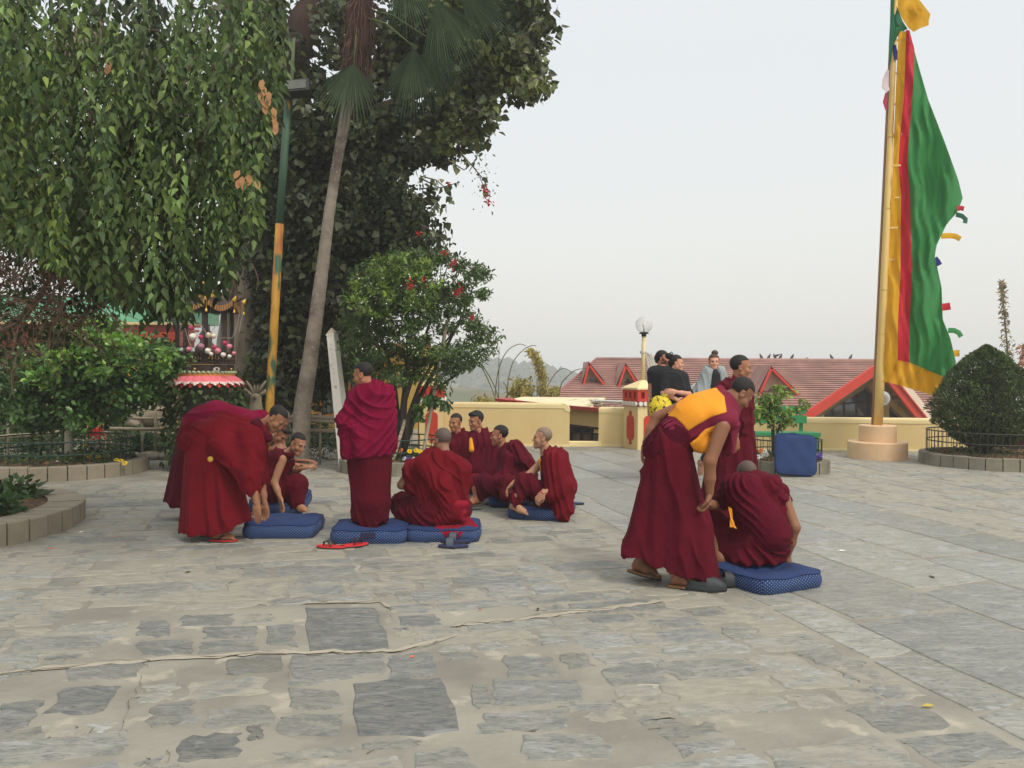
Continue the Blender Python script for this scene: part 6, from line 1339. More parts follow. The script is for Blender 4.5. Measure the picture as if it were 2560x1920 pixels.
for par, px, y in ((rf, 735, 13.55), (rf, 800, 13.55), (rf, 880, 13.55), (rf, 1010, 13.55), (rf2, 356, 14.45), (rf2, 389, 14.3), (rf2, 240, 14.5), (rf2, 20, 14.3), (rf2, 460, 14.4)):
    q = at(px, 1030 if par is rf else 1000, y); MB().tube([V3(q[0], y, 0), q], .022, 7).done('post', bmr, par, True)
# ---- rocks along the bed
rkm = M('rock', lin(150, 142, 124), rough=.95, var=.25, vs=5, bump=.7, bs=14); rs = random.Random(17)
def rock(px, py, s, lab):
    p = G(px, py); t = MB(); V_ = []; q = p + V3(0, 0, s * .35); b = MB(); b.ball(q, (s * rs.uniform(.8, 1.3), s * rs.uniform(.7, 1), s * .6), 10, 7); v = np.vstack(b.V); r2 = np.random.RandomState(int(px)); v = q + (v - q) * (1 + .12 * np.sin((v - q) @ r2.normal(size=3) * 14 / max(s, .1) * .2 + 1)[:, None] + .06 * r2.normal(size=(len(v), 1)))
    put('rock', v, b.F, rkm, None, True, origin=p, label=lab, cat='rock', group='rocks edging the garden bed')
for i, (px, py, s) in enumerate([(338, 1146, .11), (352, 1150, .1), (366, 1147, .12), (382, 1150, .1), (396, 1147, .13), (415, 1149, .12), (432, 1146, .12), (400, 1128, .13), (418, 1118, .13), (448, 1142, .12), (378, 1136, .09), (738, 1152, .1), (756, 1148, .12), (775, 1150, .09), (792, 1147, .12), (812, 1148, .1), (722, 1142, .13), (830, 1150, .1)]):
    rock(px, py, s, ORD[i if px < 500 else i - 11] + ('pale stone edging the bed left of the bending monks' if px < 500 else 'pale stone edging the bed right of the crouching boy'))
bb = [(210, 1142, 14.9), (290, 1130, 15), (330, 1128, 15.2), (380, 1120, 15.4), (440, 1125, 15.2), (500, 1130, 15), (560, 1130, 15.2), (620, 1125, 15), (700, 1135, 14.6), (740, 1125, 14.9), (780, 1120, 14.8), (820, 1128, 14.6), (860, 1130, 14.8), (60, 1120, 15.5), (120, 1120, 15.6), (0, 1125, 15.3), (900, 1120, 15), (950, 1115, 15.5)]
for i, (px, py, y) in enumerate(bb):
    q = at(px, py, y); leafy_plant(V3(q[0], y, 0), 230, rs.choice([.09, .12, .07]), rs.uniform(.3, .45), rs.uniform(.3, .65), 'leafy bed plant ' + ['beside the left ring fence', 'left of the pale stones', 'behind the pale stones', 'under the bamboo rails by the stone deer', 'left of the shrine foot', 'at the shrine foot', 'right of the shrine foot', 'by the fig trunk', 'at the palm foot', 'right of the palm foot', 'under the double bamboo rail', 'behind the standing monk', 'left of the citrus planter', 'behind the left ring fence', 'behind the whitewashed trunk', 'at the far left behind the fence', 'behind the citrus planter', 'below the house wall'][i], groundl, 100 + i, rs.uniform(.7, 1.2), kind=rs.choice(['oval', 'lance', 'oval']))
# flowering whites at the palm foot, red blooms left
n_ = 500; P = atN(RG.uniform(750, 860, n_), RG.uniform(1122, 1150, n_), RG.uniform(14, 14.5, n_)); P[:, 2] = np.maximum(P[:, 2], .03); V_, F_, k = leaf_geo(P, RG.normal(size=(n_, 3)), .035, 'oval'); props(put('alyssum', V_, F_, M('alyssum_white', lin(214, 214, 206), var=.1)), 'white alyssum spilling over the bed edge near the palm', 'flowers', kind='stuff')
n_ = 150; P = atN(RG.normal(238, 12, n_), RG.normal(1082, 7, n_), RG.uniform(13.8, 14, n_)); V_, F_, k = leaf_geo(P, RG.normal(size=(n_, 3)), .06, 'oval'); props(put('red_flowers', V_, F_, M('red_bloom', lin(214, 66, 44), var=.15)), 'cluster of red blooms behind the left ring fence', 'flowers', kind='stuff')
q = at(362, 1108, 14.9); t = thing('succulent', 'blue-green rosette plant under the bamboo rails', 'plant', V3(q[0], 14.9, .1)); n_ = 60; a = RG.rand(n_) * 6.28; put_leaf('foliage', np.tile(V3(q[0], 14.9, .2), (n_, 1)), np.stack([np.cos(a), np.sin(a), RG.rand(n_) * 1.5], 1), RG.uniform(.2, .32, n_), 'lance', groundl, t, tints(n_, 1.3, .1, .0, RG) * [.8, 1, 1.3])
# low stone retaining edge in the bed
stm_ = M('old_stone', lin(128, 118, 98), rough=1, var=.3, vs=4, bump=.8, bs=8)
a, b = at(230, 1085, 16.2), at(480, 1085, 16.2); mb = MB(); x = a[0]
tt_ = thing('garden_wall', 'rough stone ledge under the stone deer', 'wall', V3(a[0], 16.2, 0))
while x < b[0]: w_ = rs.uniform(.25, .5); MB().box(V3(x + w_ / 2, 16.2 + rs.uniform(-.04, .04), .16), (w_ - .02, .4, .32 + rs.uniform(-.03, .03)), rs.uniform(-.05, .05)).done('stone', stm_, tt_); x += w_
# ---- stone deer
deerm = M('deer_stone', lin(142, 132, 112), rough=.95, var=.22, vs=5, bump=.5, bs=16)
def deer(base, s, face, label, antl=False):
    t = thing('stone_deer', label, 'statue', base); b = MB(); c = np.asarray(base, float); f = face
    w = lambda x, y, z: c + V3(x * s * f, y * s, z * s)
    b.tube([w(-.55, 0, .25), w(-.35, 0, .32), w(0, 0, .34), w(.3, 0, .36), w(.45, 0, .40), w(.52, 0, .6), w(.55, 0, .82), w(.58, 0, .93), w(.68, 0, .93), w(.8, 0, .88)], [.08, .2, .22, .2, .16, .10, .08, .09, .075, .045], 14)
    b.done('body', deerm, t, True)
    for sy in (-1, 1):
        MB().tube([w(.25, .15 * sy, .2), w(.5, .17 * sy, .08), w(.2, .18 * sy, .06)], [.08, .055, .04], 8).done('leg', deerm, t, True); MB().tube([w(-.4, .16 * sy, .25), w(-.1, .2 * sy, .1), w(-.45, .2 * sy, .06)], [.13, .08, .04], 8).done('leg', deerm, t, True)
        MB().tube([w(.57, .05 * sy, .98), w(.5, .13 * sy, 1.05)], [.035, .01], 6).done('ear', deerm, t, True)
        if antl:
            MB().tube([w(.56, .04 * sy, 1.0), w(.5, .16 * sy, 1.15), w(.52, .22 * sy, 1.32)], [.03, .03, .015], 6).done('antler', deerm, t, True); MB().tube([w(.5, .14 * sy, 1.12), w(.62, .18 * sy, 1.25)], [.022, .01], 6).done('antler', deerm, t, True)
    return t
q = at(378, 1075, 16.6); deer(V3(q[0], 16.6, .3), .95, 1, 'pale stone deer lying on the ledge left of the shrine')
# stag seen from behind: neck and spread antlers
q = at(640, 1075, 14.0); c = V3(q[0], 14.0, 0); t = thing('stone_stag', 'weathered stone stag with spread antlers at the fig trunk', 'statue', c); zf = lambda py: at(640, py, 14.0)[2]
MB().tube([c + V3(.1, .3, .1), c + V3(.05, .15, .35), c + V3(0, 0, .6), c + V3(0, 0, zf(1010)), c + V3(0, -.02, zf(990)), c + V3(.0, -.1, zf(992))], [.28, .25, .17, .10, .095, .05], 14).done('body', deerm, t, True)
for s_ in (-1, 1):
    MB().tube([c + V3(.03 * s_, 0, zf(990)), c + V3(.13 * s_, 0, zf(982)), c + V3(.2 * s_, 0, zf(972))], [.035, .035, .02], 7).done('antler', deerm, t, True); MB().tube([c + V3(.04 * s_, 0, zf(985)), c + V3(.10 * s_, 0, zf(966)), c + V3(.17 * s_, .0, zf(952))], [.03, .028, .014], 7).done('antler', deerm, t, True); MB().tube([c + V3(.02 * s_, 0, zf(984)), c + V3(.03 * s_, 0, zf(962))], [.025, .012], 6).done('antler', deerm, t, True)
# dark hedge filling the view between the trees
for i, (px, y, h_, w_) in enumerate([(-30, 17.2, 1.6, 1.2), (90, 17.6, 1.9, 1.2), (330, 19, .5, .6), (560, 16.8, 1.5, .9), (720, 17, 1.3, .8)]):
    q = at(px, 1000, y); leafy_plant(V3(q[0], y, 0), 900, .14, w_, h_, 'dark background shrub ' + ['at the far left edge', 'behind the orange tree', 'in front of the yellow wall', 'behind the fig trunk', 'between the palm and the house'][i], groundl, 200 + i, .65)
# ============================================================ BAMBOO AND BUSHES BEYOND THE WALL
bst = M('bamboo_stem', lin(104, 98, 70), var=.2); bq = lambda cx, cy: (1180 + cx * .208, 820 + cy * .208)
yb = M('bamboo_leaf', lin(150, 146, 84), rough=.7, var=.2, vs=.6, tint=True, trans=.3)
bp_ = thing('bamboo_clump', 'tall arching bare bamboo canes beyond the wall', 'bamboo', at(1240, 1100, 26))
for pth in ([(275, 1200), (275, 840), (320, 500), (420, 280), (560, 195), (650, 215)], [(430, 1200), (425, 800), (440, 600), (500, 400), (620, 260), (720, 212), (770, 214)], [(322, 1200), (320, 840), (325, 230)], [(110, 460), (200, 640), (270, 840), (300, 1200)], [(130, 460), (230, 620), (310, 830), (330, 1200)], [(860, 1200), (860, 840), (900, 720), (1000, 550), (1100, 485), (1200, 530)], [(1000, 1200), (1060, 720), (1150, 580), (1250, 505), (1380, 485)], [(782, 1200), (782, 600)], [(702, 1200), (698, 570)], [(430, 1200), (420, 760), (375, 650)], [(860, 1200), (850, 500), (760, 330), (690, 270)]):
    P = [at(*bq(*q), 26) for q in pth]; Q = []
    for i in range(len(P) - 1):
        p0, p1, p2, p3 = P[max(i - 1, 0)], P[i], P[i + 1], P[min(i + 2, len(P) - 1)]
        for k in range(6): f = k / 6; Q.append(.5 * ((2 * p1) + (p2 - p0) * f + (2 * p0 - 5 * p1 + 4 * p2 - p3) * f * f + (3 * p1 - p0 - 3 * p2 + p3) * f ** 3))
    Q.append(P[-1]); MB().tube(Q, [.022 - .012 * i / len(Q) for i in range(len(Q))], 5).done('cane', bst, bp_, True)
RB = np.random.RandomState(5)
def feather(nm, label, spine, n_, size, mat_, Y, sp_r, cat='bush', tb=1.0):
    t = thing(nm, label, cat, at(*spine[0][:2], Y)); P = []
    for _ in range(n_):
        i = RB.randint(len(spine) - 1); f = RB.rand(); x = spine[i][0] * (1 - f) + spine[i + 1][0] * f; y = spine[i][1] * (1 - f) + spine[i + 1][1] * f; r_ = spine[i][2] * (1 - f) + spine[i + 1][2] * f
        P.append(at(x + RB.normal() * r_ * .5, y + RB.normal() * r_ * .45, Y + RB.normal() * .3))
    put_leaf('foliage', np.array(P), RB.normal(size=(n_, 3)) + [0, 0, -.5], RB.uniform(.6, 1.3, n_) * size, 'lance', mat_, t, tints(n_, tb, .25, .25, RB)); MB().tube([at(s_[0], s_[1], Y) for s_ in spine], .02, 5).done('stem', bst, t, True)
feather('bush', 'yellow-green bush beyond the wall left of the red roof edge', [(1300, 1010, 28), (1305, 985, 30), (1305, 962, 22)], 1100, .16, yb, 25, 1, tb=.85)
feather('feathery_bamboo', 'feathery yellowing bamboo arching left beyond the wall', [(1357, 1010, 12), (1357, 975, 13), (1355, 940, 13), (1350, 915, 10), (1338, 890, 9), (1322, 876, 6)], 1300, .12, yb, 25.5, 1, 'bamboo', .95)
feather('bush', 'low yellow-green bush beside the hip of the red roof', [(1375, 1010, 18), (1380, 985, 14), (1390, 972, 8)], 400, .14, yb, 25, 1, tb=.95)
feather('bush', 'small yellowing bush above the cream wall near the citrus tree', [(1190, 1005, 16), (1210, 1000, 16), (1230, 1008, 10)], 300, .13, yb, 24, 1, tb=.9)
feather('feathery_bamboo', 'sparse feathery bamboo standing behind the conifer', [(2530, 960, 14), (2520, 880, 14), (2512, 800, 10), (2506, 740, 6), (2504, 702, 2)], 420, .11, M('grey_bamboo', lin(126, 120, 96), tint=True), 20, 1, 'bamboo', .9)
feather('feathery_bamboo', 'reddish sparse bamboo at the right picture edge', [(2556, 980, 14), (2556, 910, 12), (2558, 860, 8)], 300, .10, M('red_bamboo', lin(160, 120, 100), tint=True), 20.5, 1, 'bamboo', .9)
# ============================================================ PEOPLE: smooth implicit surfaces
def pc(a, b, ra, rb, side=None, s=1.0, k=None): return ('c', np.asarray(a, float), np.asarray(b, float), ra, rb, None if side is None else nrm(side), s, k)
def pe(c, r, R3=None, k=None, op='+'): return ('e', np.asarray(c, float), np.asarray(r, float), R3, k, op)
def ev(pr, P):
    if pr[0] == 'c':
        _, a, b, ra, rb, side, s, k = pr; ab = b - a; l2 = ab @ ab + 1e-9; q = P - a; t = np.clip(q @ ab / l2, 0, 1); c = q - t[:, None] * ab
        if side is not None: c = c - side * (c @ side)[:, None] * (1 - 1 / s)
        return np.sqrt((c * c).sum(1)) - (ra + (rb - ra) * t)
    _, c, r, R3, k, op = pr; q = P - c
    if R3 is not None: q = q @ R3
    k0 = np.sqrt(((q / r) ** 2).sum(1)); k1 = np.sqrt(((q / (r * r)) ** 2).sum(1)) + 1e-9; return k0 * (k0 - 1) / k1
def smin(a, b, k): h = np.clip(.5 + .5 * (b - a) / k, 0, 1); return b + (a - b) * h - k * h * (1 - h)
def sdf(prims, k, cuts=(), off=0.0, region=None):
    def f(P):
        d = None
        for pr in prims:
            v = ev(pr, P); kk = (pr[7] if pr[0] == 'c' else pr[4]) or k
            if pr[0] == 'e' and pr[5] == '-': d = -smin(-d, v, kk)
            else: d = v if d is None else smin(d, v, kk)
        d = d - off
        for pt, n_ in cuts: d = np.maximum(d, (P - pt) @ n_)
        if region is not None: d = np.maximum(d, region(P))
        return d
    return f
def bounds(prims, off=0):
    lo = np.full(3, 1e9); hi = -lo
    for pr in prims:
        if pr[0] == 'c':
            r = max(pr[3], pr[4]) * max(1, pr[6]) + .02 + off
            for p in (pr[1], pr[2]): lo = np.minimum(lo, p - r); hi = np.maximum(hi, p + r)
        elif pr[5] == '+': r = pr[2].max() + .02 + off; lo = np.minimum(lo, pr[1] - r); hi = np.maximum(hi, pr[1] + r)
    return lo, hi
def nets(fn, lo, hi, h, B=5):
    lo = np.asarray(lo) - 2 * h; n = np.ceil((np.asarray(hi) + 2 * h - lo) / (h * B)).astype(int); ii = np.stack(np.meshgrid(*[np.arange(k) for k in n], indexing='ij'), -1).reshape(-1, 3)
    d = fn(lo + (ii + .5) * h * B); act = (np.abs(d) < h * B * 1.35).reshape(n); m = act.repeat(B, 0).repeat(B, 1).repeat(B, 2); N_ = n * B
    mask = np.zeros(N_ + 1, bool)
    for a in (0, 1):
        for b in (0, 1):
            for c in (0, 1): mask[a:a + N_[0], b:b + N_[1], c:c + N_[2]] |= m
    D = np.ones(N_ + 1, np.float64); pi = np.argwhere(mask); D[mask] = fn(lo + pi * h)
    S_ = D < 0; cs = np.zeros(N_, np.int8)
    for a in (0, 1):
        for b in (0, 1):
            for c in (0, 1): cs += S_[a:a + N_[0], b:b + N_[1], c:c + N_[2]]
    cell = m & (cs > 0) & (cs < 8); ci = np.argwhere(cell); vid = np.full(N_, -1, np.int32); vid[cell] = np.arange(len(ci))
    acc = np.zeros((len(ci), 3)); cnt = np.zeros(len(ci))
    off = [(a, b, c) for a in (0, 1) for b in (0, 1) for c in (0, 1)]
    for o in off:
        for ax in range(3):
            if o[ax]: continue
            o2 = list(o); o2[ax] = 1; A = D[tuple((ci + o).T)]; Bv = D[tuple((ci + o2).T)]; x = (A < 0) != (Bv < 0); t = A[x] / (A[x] - Bv[x]); p = np.tile(np.array(o, float), (x.sum(), 1)); p[:, ax] += t; acc[x] += p; cnt[x] += 1
    V_ = lo + (ci + acc / cnt[:, None]) * h; F_ = []
    for ax in range(3):
        o = [0, 0, 0]; sl1 = [slice(1, -1)] * 3; sl1[ax] = slice(0, -1); sl2 = list(sl1); sl2[ax] = slice(1, None)
        A = S_[tuple(sl1)]; Bv = S_[tuple(sl2)]; e_ = np.argwhere(A != Bv)
        if not len(e_): continue
        inside = A[tuple(e_.T)]; base = e_.copy(); u, v = [(1, 2), (2, 0), (0, 1)][ax]; base[:, u] += 1; base[:, v] += 1
        q = []
        for du, dv in ((-1, -1), (0, -1), (0, 0), (-1, 0)):
            c = base.copy(); c[:, u] += du; c[:, v] += dv; q.append(vid[tuple(c.T)])
        q = np.stack(q, 1); ok = (q >= 0).all(1); q = q[ok]; ins = inside[ok]; q[~ins] = q[~ins][:, ::-1]; F_.append(q)
    return V_, np.vstack(F_)
def vnorm(V_, F_):
    n = np.cross(V_[F_[:, 2]] - V_[F_[:, 0]], V_[F_[:, 3]] - V_[F_[:, 1]]); N_ = np.zeros_like(V_)
    for k in range(4): np.add.at(N_, F_[:, k], n)
    return N_ / (np.linalg.norm(N_, axis=1, keepdims=True) + 1e-12)
def fold_fn(P, fo):
    """soft cloth ridges: ('dir', direction, freq, amp, seed[, centre, radius]) or ('pleat', a, b, count, amp, seed)"""
    if fo[0] == 'dir':
        d = nrm(fo[1]); e1, e2, _ = frame(d, (0.13, .2, 1)); F, amp, sd = fo[2] * 1.45, fo[3] * 1.0, fo[4]; r = np.random.RandomState(sd); w = r.normal(size=(4, 3)) * 3.0; ph = r.rand(6) * 6
        q = P @ e1 * F + P @ e2 * F * .75 + 1.7 * np.sin(P @ w[0] * 1.2 + ph[0]) + 1.0 * np.sin(P @ w[1] * 2.3 + ph[1]) + .35 * np.sin(P @ w[3] * 7 + ph[4]) + (P @ d) * F * .16
        x = (1 - np.abs(np.sin(q / 2))) ** 1.8 * np.clip(.62 + .7 * np.sin(P @ w[2] * 1.9 + ph[2] + 1.5 * np.sin(P @ w[3] * 2.2)), 0, 1.2) - .12
        if len(fo) > 5: x = x * np.exp(-((P - fo[5]) ** 2).sum(1) / fo[6] ** 2)
        return x * amp
    _, a, b, n, amp, sd = fo; a = np.asarray(a, float); b = np.asarray(b, float); ax_ = nrm(b - a); L_ = np.linalg.norm(b - a); e1, e2, _ = frame(ax_, (0, 1, .01)); q = P - a; t = np.clip(q @ ax_ / L_, 0, 1.1); th = np.arctan2(q @ e2, q @ e1); r = np.random.RandomState(sd); ph = r.rand(4) * 6
    x = np.sin(n * th + ph[0] + 1.1 * np.sin(2 * th + ph[1]) + .5 * np.sin(t * 5 + ph[2])) + .5 * np.sin(n * 1.7 * th + ph[3])
    return x * amp * (.15 + .85 * t)
def garment(name, par, prims, mt, k=.05, h=.0125, cuts=(), folds=(), off=0.0, region=None, open_=True, ex=None):
    lo, hi = bounds(prims, off); V_, F_ = nets(sdf(prims, k, cuts, off, region), lo, hi, h); N_ = vnorm(V_, F_)
    if open_ and cuts:
        fc = V_[F_].mean(1); fn_ = np.cross(V_[F_[:, 2]] - V_[F_[:, 0]], V_[F_[:, 3]] - V_[F_[:, 1]]); fn_ /= np.linalg.norm(fn_, axis=1, keepdims=True) + 1e-12; keep = np.ones(len(F_), bool)
        for pt, n_ in cuts: keep &= ~((np.abs((fc - pt) @ n_) < .8 * h) & (fn_ @ n_ > .8))
        F_ = F_[keep]
    if folds:
        x = sum(fold_fn(V_, f) for f in folds)
        if ex is not None: x = x + ex(V_)
        V_ = V_ + N_ * x[:, None]
    return put(name, V_, F_, mt, par, True)

# ---- head, hands, feet
HS = .93
def head_prims():
    P = [pe((0, -.014, .045), (.074, .093, .083)), pe((0, .032, -.02), (.057, .062, .083), k=.03), pc((0, .03, -.07), (0, .066, -.094), .03, .02, k=.03)]
    for s in (-1, 1): P += [pc((s * .046, .002, -.055), (s * .014, .068, -.094), .025, .020, k=.03), pe((s * .042, .062, -.030), (.024, .022, .025), k=.025)]
    P += [pc((-.04, .080, .022), (.04, .080, .022), .009, .009, k=.02)]
    for s in (-1, 1): P += [pe((s * .031, .100, .004), (.017, .013, .009), k=.016, op='-')]
    P += [pc((0, .092, .014), (0, .107, -.03), .0065, .0115, k=.012), pe((.012, .102, -.034), (.009, .009, .008), k=.008), pe((-.012, .102, -.034), (.009, .009, .008), k=.008)]
    P += [pc((-.017, .092, -.060), (.017, .092, -.060), .006, .006, k=.008), pc((-.014, .091, -.071), (.014, .091, -.071), .007, .007, k=.008), pe((0, .104, -.0655), (.03, .008, .0022), k=.003, op='-')]
    for s in (-1, 1):
        Re = np.array(Matrix.Rotation(R(-18 * s), 3, 'Z') @ Matrix.Rotation(R(12), 3, 'X')); P += [pe((s * .079, -.006, -.004), (.009, .021, .033), Re, k=.006), pe((s * .088, -.002, .002), (.008, .011, .017), Re, k=.004, op='-')]
    P += [pc((0, -.022, -.05), (0, -.04, -.17), .048, .055, k=.03)]
    return P
HV, HF = nets(sdf(head_prims(), .02), (-.1, -.125, -.2), (.1, .135, .14), .0052)
def head_tint(V_, stub=0.0, beard=0.0, scalp=(1, 1, 1)):
    T = np.ones((len(V_), 3)); x, y, z = V_.T
    lip = np.exp(-((x / .019) ** 2 + ((z + .0655) / .010) ** 2) ** 2) * (y > .07); T *= 1 - lip[:, None] * np.array([.2, .36, .32])
    brow = np.exp(-(((np.abs(x) - .030) / .018) ** 4 + ((z - .026 + (np.abs(x) - .03) ** 2 * 6) / .0055) ** 2)) * (y > .05); T *= 1 - brow[:, None] * .82
    lid = np.exp(-(((np.abs(x) - .031) / .015) ** 4 + ((z - .004) / .0065) ** 2)) * (y > .05); T *= 1 - lid[:, None] * .72
    nos = np.exp(-(((np.abs(x) - .009) / .004) ** 2 + ((z + .040) / .004) ** 2)) * (y > .09); T *= 1 - nos[:, None] * .6
    if beard: b = ((z < -.045 + .03 * (np.abs(x) / .05) ** 2) & (z > -.115) & (y > .0)).astype(float) * beard; T *= 1 - b[:, None] * .72
    if stub: s = (np.minimum(np.maximum(y - .0, -.045 - z), (.052 + .38 * y) - z) < 0).astype(float) * (z > -.05); T = T * (1 - s[:, None] * stub) + s[:, None] * stub * np.array([.62, .66, .78])
    return T
hp = [pe((0, -.016, .046), (.079, .097, .0875))]
def hair_region(y0=0.0, z0=-.05, a=.054, b=.38):
    def f(P):
        P = np.asarray(P); x, y, z = P.T; ear = np.maximum(np.abs(y + .004) - .024, z - .028); ear = np.where(np.abs(x) > .05, ear, 1)
        g_ = np.minimum(np.maximum(y - y0, z0 - z), (a + b * y + 3.5 * x * x) - z); g_ = np.maximum(g_, np.maximum(y - .078, -1)); return np.maximum(g_, -ear)
    return f
HR = {}
HR['buzz'] = nets(sdf(hp, .02, region=hair_region()), (-.1, -.125, -.1), (.1, .1, .15), .0055)
HR['full'] = nets(sdf([pe((0, -.016, .05), (.084, .102, .093)), pe((0, .06, .10), (.055, .03, .025), k=.03)], .02, region=hair_region(0, -.055, .05, .3)), (-.11, -.13, -.1), (.11, .12, .16), .0055)
HR['long'] = nets(sdf([pe((0, -.02, .045), (.085, .102, .092)), pc((0, -.09, .0), (0, -.08, -.05), .05, .035)], .03, region=hair_region(.01, -.08, .048, .3)), (-.11, -.17, -.12), (.11, .12, .16), .0055)
def hand_geo(curl, spread=.0):
    P = [pc((-.006, -.02, 0), (-.004, .03, 0), .024, .03, (0, 0, 1), .62), pc((.012, .035, 0), (.026, .088, 0), .024, .014, (0, 0, 1), .62, k=.02), pc((-.012, .035, 0), (-.028, .082, 0), .022, .014, (0, 0, 1), .62, k=.02), pc((0, .03, 0), (0, .088, 0), .026, .016, (0, 0, 1), .6, k=.02)]
    for i, (x, y, L_, r) in enumerate(((.030, .088, .070, .0088), (.0105, .094, .078, .0092), (-.0095, .091, .072, .0088), (-.028, .083, .056, .0078))):
        p = V3(x, y, 0); a = 0; fx = (x * .35 + spread * (1.5 - i) * .1); c = curl * (1 + .08 * i)
        for f_, ca in ((.45, .55), (.31, 1.0), (.24, .75)):
            a += c * ca; q = p + V3(fx * math.cos(a), math.cos(a), -math.sin(a)) * L_ * f_; P.append(pc(p, q, r, r * .93, k=.004)); p = q; r *= .93
    a = curl * .5; P += [pc((.022, .012, -.004), (.046, .045, -.012), .016, .0125, k=.02), pc((.046, .045, -.012), (.055 - .012 * curl, .074, -.016 - .012 * curl), .0115, .0098, k=.004), pc((.055 - .012 * curl, .074, -.016 - .012 * curl), (.054 - .028 * curl, .098, -.018 - .022 * curl), .0098, .0078, k=.004)]
    return nets(sdf(P, .005), (-.06, -.05, -.1), (.08, .19, .04), .0046)
HG = {c: hand_geo(c) for c in (.18, .45, .85)}
def foot_geo():
    P = [pc((0, -.035, -.058), (0, .06, -.062), .03, .028, (1, 0, 0), 1.05), pc((0, -.01, -.02), (.004, .10, -.062), .035, .026, (1, 0, 0), 1.1, k=.03), pc((0, .05, -.07), (.0, .115, -.072), .022, .018, (1, 0, 0), 1.9, k=.03), pc((0, -.0, .08), (0, -.012, -.03), .036, .034, k=.03)]
    for i in range(5): x = .034 - i * .017; P.append(pc((x * .9, .12, -.073), (x * 1.08, .158 - .008 * i - .004 * (i > 2), -.078), .0125 - .001 * i, .0115 - .0012 * i, k=.006))
    return nets(sdf(P, .02), (-.07, -.09, -.1), (.07, .2, .1), .0065)
FV, FF = foot_geo()
def skin(name, rgb): return M('skin_' + name, lin(*rgb), rough=.5, var=.07, vs=9, tint=True, spec=.35)
hairm = M('black_hair', lin(26, 23, 22), rough=.65, var=.25, vs=60, bump=.35, bs=220); hairs = M('shaved_stubble', lin(92, 80, 72), rough=.7, var=.1, bump=.1, bs=250); hairb = M('brown_hair', lin(76, 56, 42), rough=.6, var=.35, vs=30, bump=.5, bs=90, stretch=(1, 1, .3))
eyew = M('eye_white', lin(120, 104, 92), rough=.3, var=.02); irism = M('iris', lin(24, 16, 12), rough=.15, var=.02)
def put_body(par, sk, prims, head=None, hands=(), feet=(), h=.0125, stub=0, beard=0, hair=None, hairmat=None, k=.035, hs=1.0, bald_tint=None):
    Vs, Fs, Ts = [], [], []; nn = 0
    if prims:
        lo, hi = bounds(prims); v, f = nets(sdf(prims, k), lo, hi, h); Vs.append(v); Fs.append(f); Ts.append(np.ones((len(v), 3))); nn += len(v)
    def add_(v, f, t, flip=False):
        nonlocal nn
        if flip: f = f[:, ::-1]
        Vs.append(v); Fs.append(f + nn); Ts.append(t); nn += len(v)
    if head is not None:
        c, fw, up = head; fw = nrm(fw); x = nrm(np.cross(fw, up)); u = np.cross(x, fw); M3 = np.stack([x, fw, u], 1) * HS * hs
        add_(HV @ M3.T + c, HF, head_tint(HV, stub, beard))
    for wp_, fd, pn, curl, left in hands:
        fd = nrm(fd); pn = nrm(np.asarray(pn, float) - fd * (np.asarray(pn, float) @ fd)); x = np.cross(fd, -pn); M3 = np.stack([x, fd, -pn], 1); v, f = HG[curl]; v = v * 1.0
        if left: v = v * [-1, 1, 1]
        add_(v @ M3.T + wp_, f, np.ones((len(v), 3)), left)
    for ap, fd, up in feet:
        fd = nrm(fd); x = nrm(np.cross(fd, up)); u = np.cross(x, fd); M3 = np.stack([x, fd, u], 1); add_(FV @ M3.T + ap, FF, np.ones((len(FV), 3)))
    b = put('body', np.vstack(Vs), np.vstack(Fs), sk, par, True, np.vstack(Ts))
    if head is not None:
        for s in (-1, 1):
            e_ = MB(); e_.ball(np.array([s * .031, .0775, .003]) @ M3h(head, hs).T + head[0], .0112 * HS * hs, 12, 8); eo = e_.done('eye', eyew, par, True)
            i_ = MB(); i_.ball(np.array([s * .031, .0845, .003]) @ M3h(head, hs).T + head[0], .0066 * HS * hs, 8, 6); i_.done('iris', irism, eo, True)
        if hair: v, f = HR[hair]; put('hair', v @ M3h(head, hs).T + head[0], f, hairmat or hairm, par, True)
    return b
def M3h(head, hs=1.0): c, fw, up = head; fw = nrm(fw); x = nrm(np.cross(fw, up)); u = np.cross(x, fw); return np.stack([x, fw, u], 1) * HS * hs
def arm(s, e, w_, r=1.0): return [pc(s, e, .052 * r, .041 * r), pc(e, (e + w_) / 2, .041 * r, .037 * r, k=.02), pc((e + w_) / 2, w_, .037 * r, .025 * r, k=.02)]
def robe(name, rgb, rgb2=None): return M('robe_' + name, lin(*rgb), rough=.85, var=.10, vs=2.5, col2=lin(*(rgb2 or [c * .86 for c in rgb])), c2s=3, c2lo=.4, c2hi=.7, sheen=.03, bump=.5, bs=22, spec=.08)
rA = robe('crimson', (110, 17, 30)); rB = robe('wine', (90, 16, 32)); rC = robe('magenta', (120, 12, 50)); rD = robe('dark', (78, 14, 32)); rE = robe('crimson_light', (140, 24, 44)); rF = robe('plum', (92, 17, 36))
yc = M('yellow_cloth', lin(232, 150, 30), rough=.8, var=.08, vs=6, bump=.15, bs=40); X, Y, Zz = V3(1, 0, 0), V3(0, 1, 0), V3(0, 0, 1)
def plane2(p, q, down=True):
    """cut below the line p-q (both at the person's depth)"""
    d = nrm(q - p); n = nrm(np.cross(d, Y)); n = -n if (n[2] > 0) == down else n; return (p, n)
def anklet(a, b, r, t_, mt, par, nm): MB().lathe(a, [(r, -t_), (r + .004, 0), (r, t_)], 16, R3=np.stack(frame(b - a), 1)).done(nm, mt, par, True)
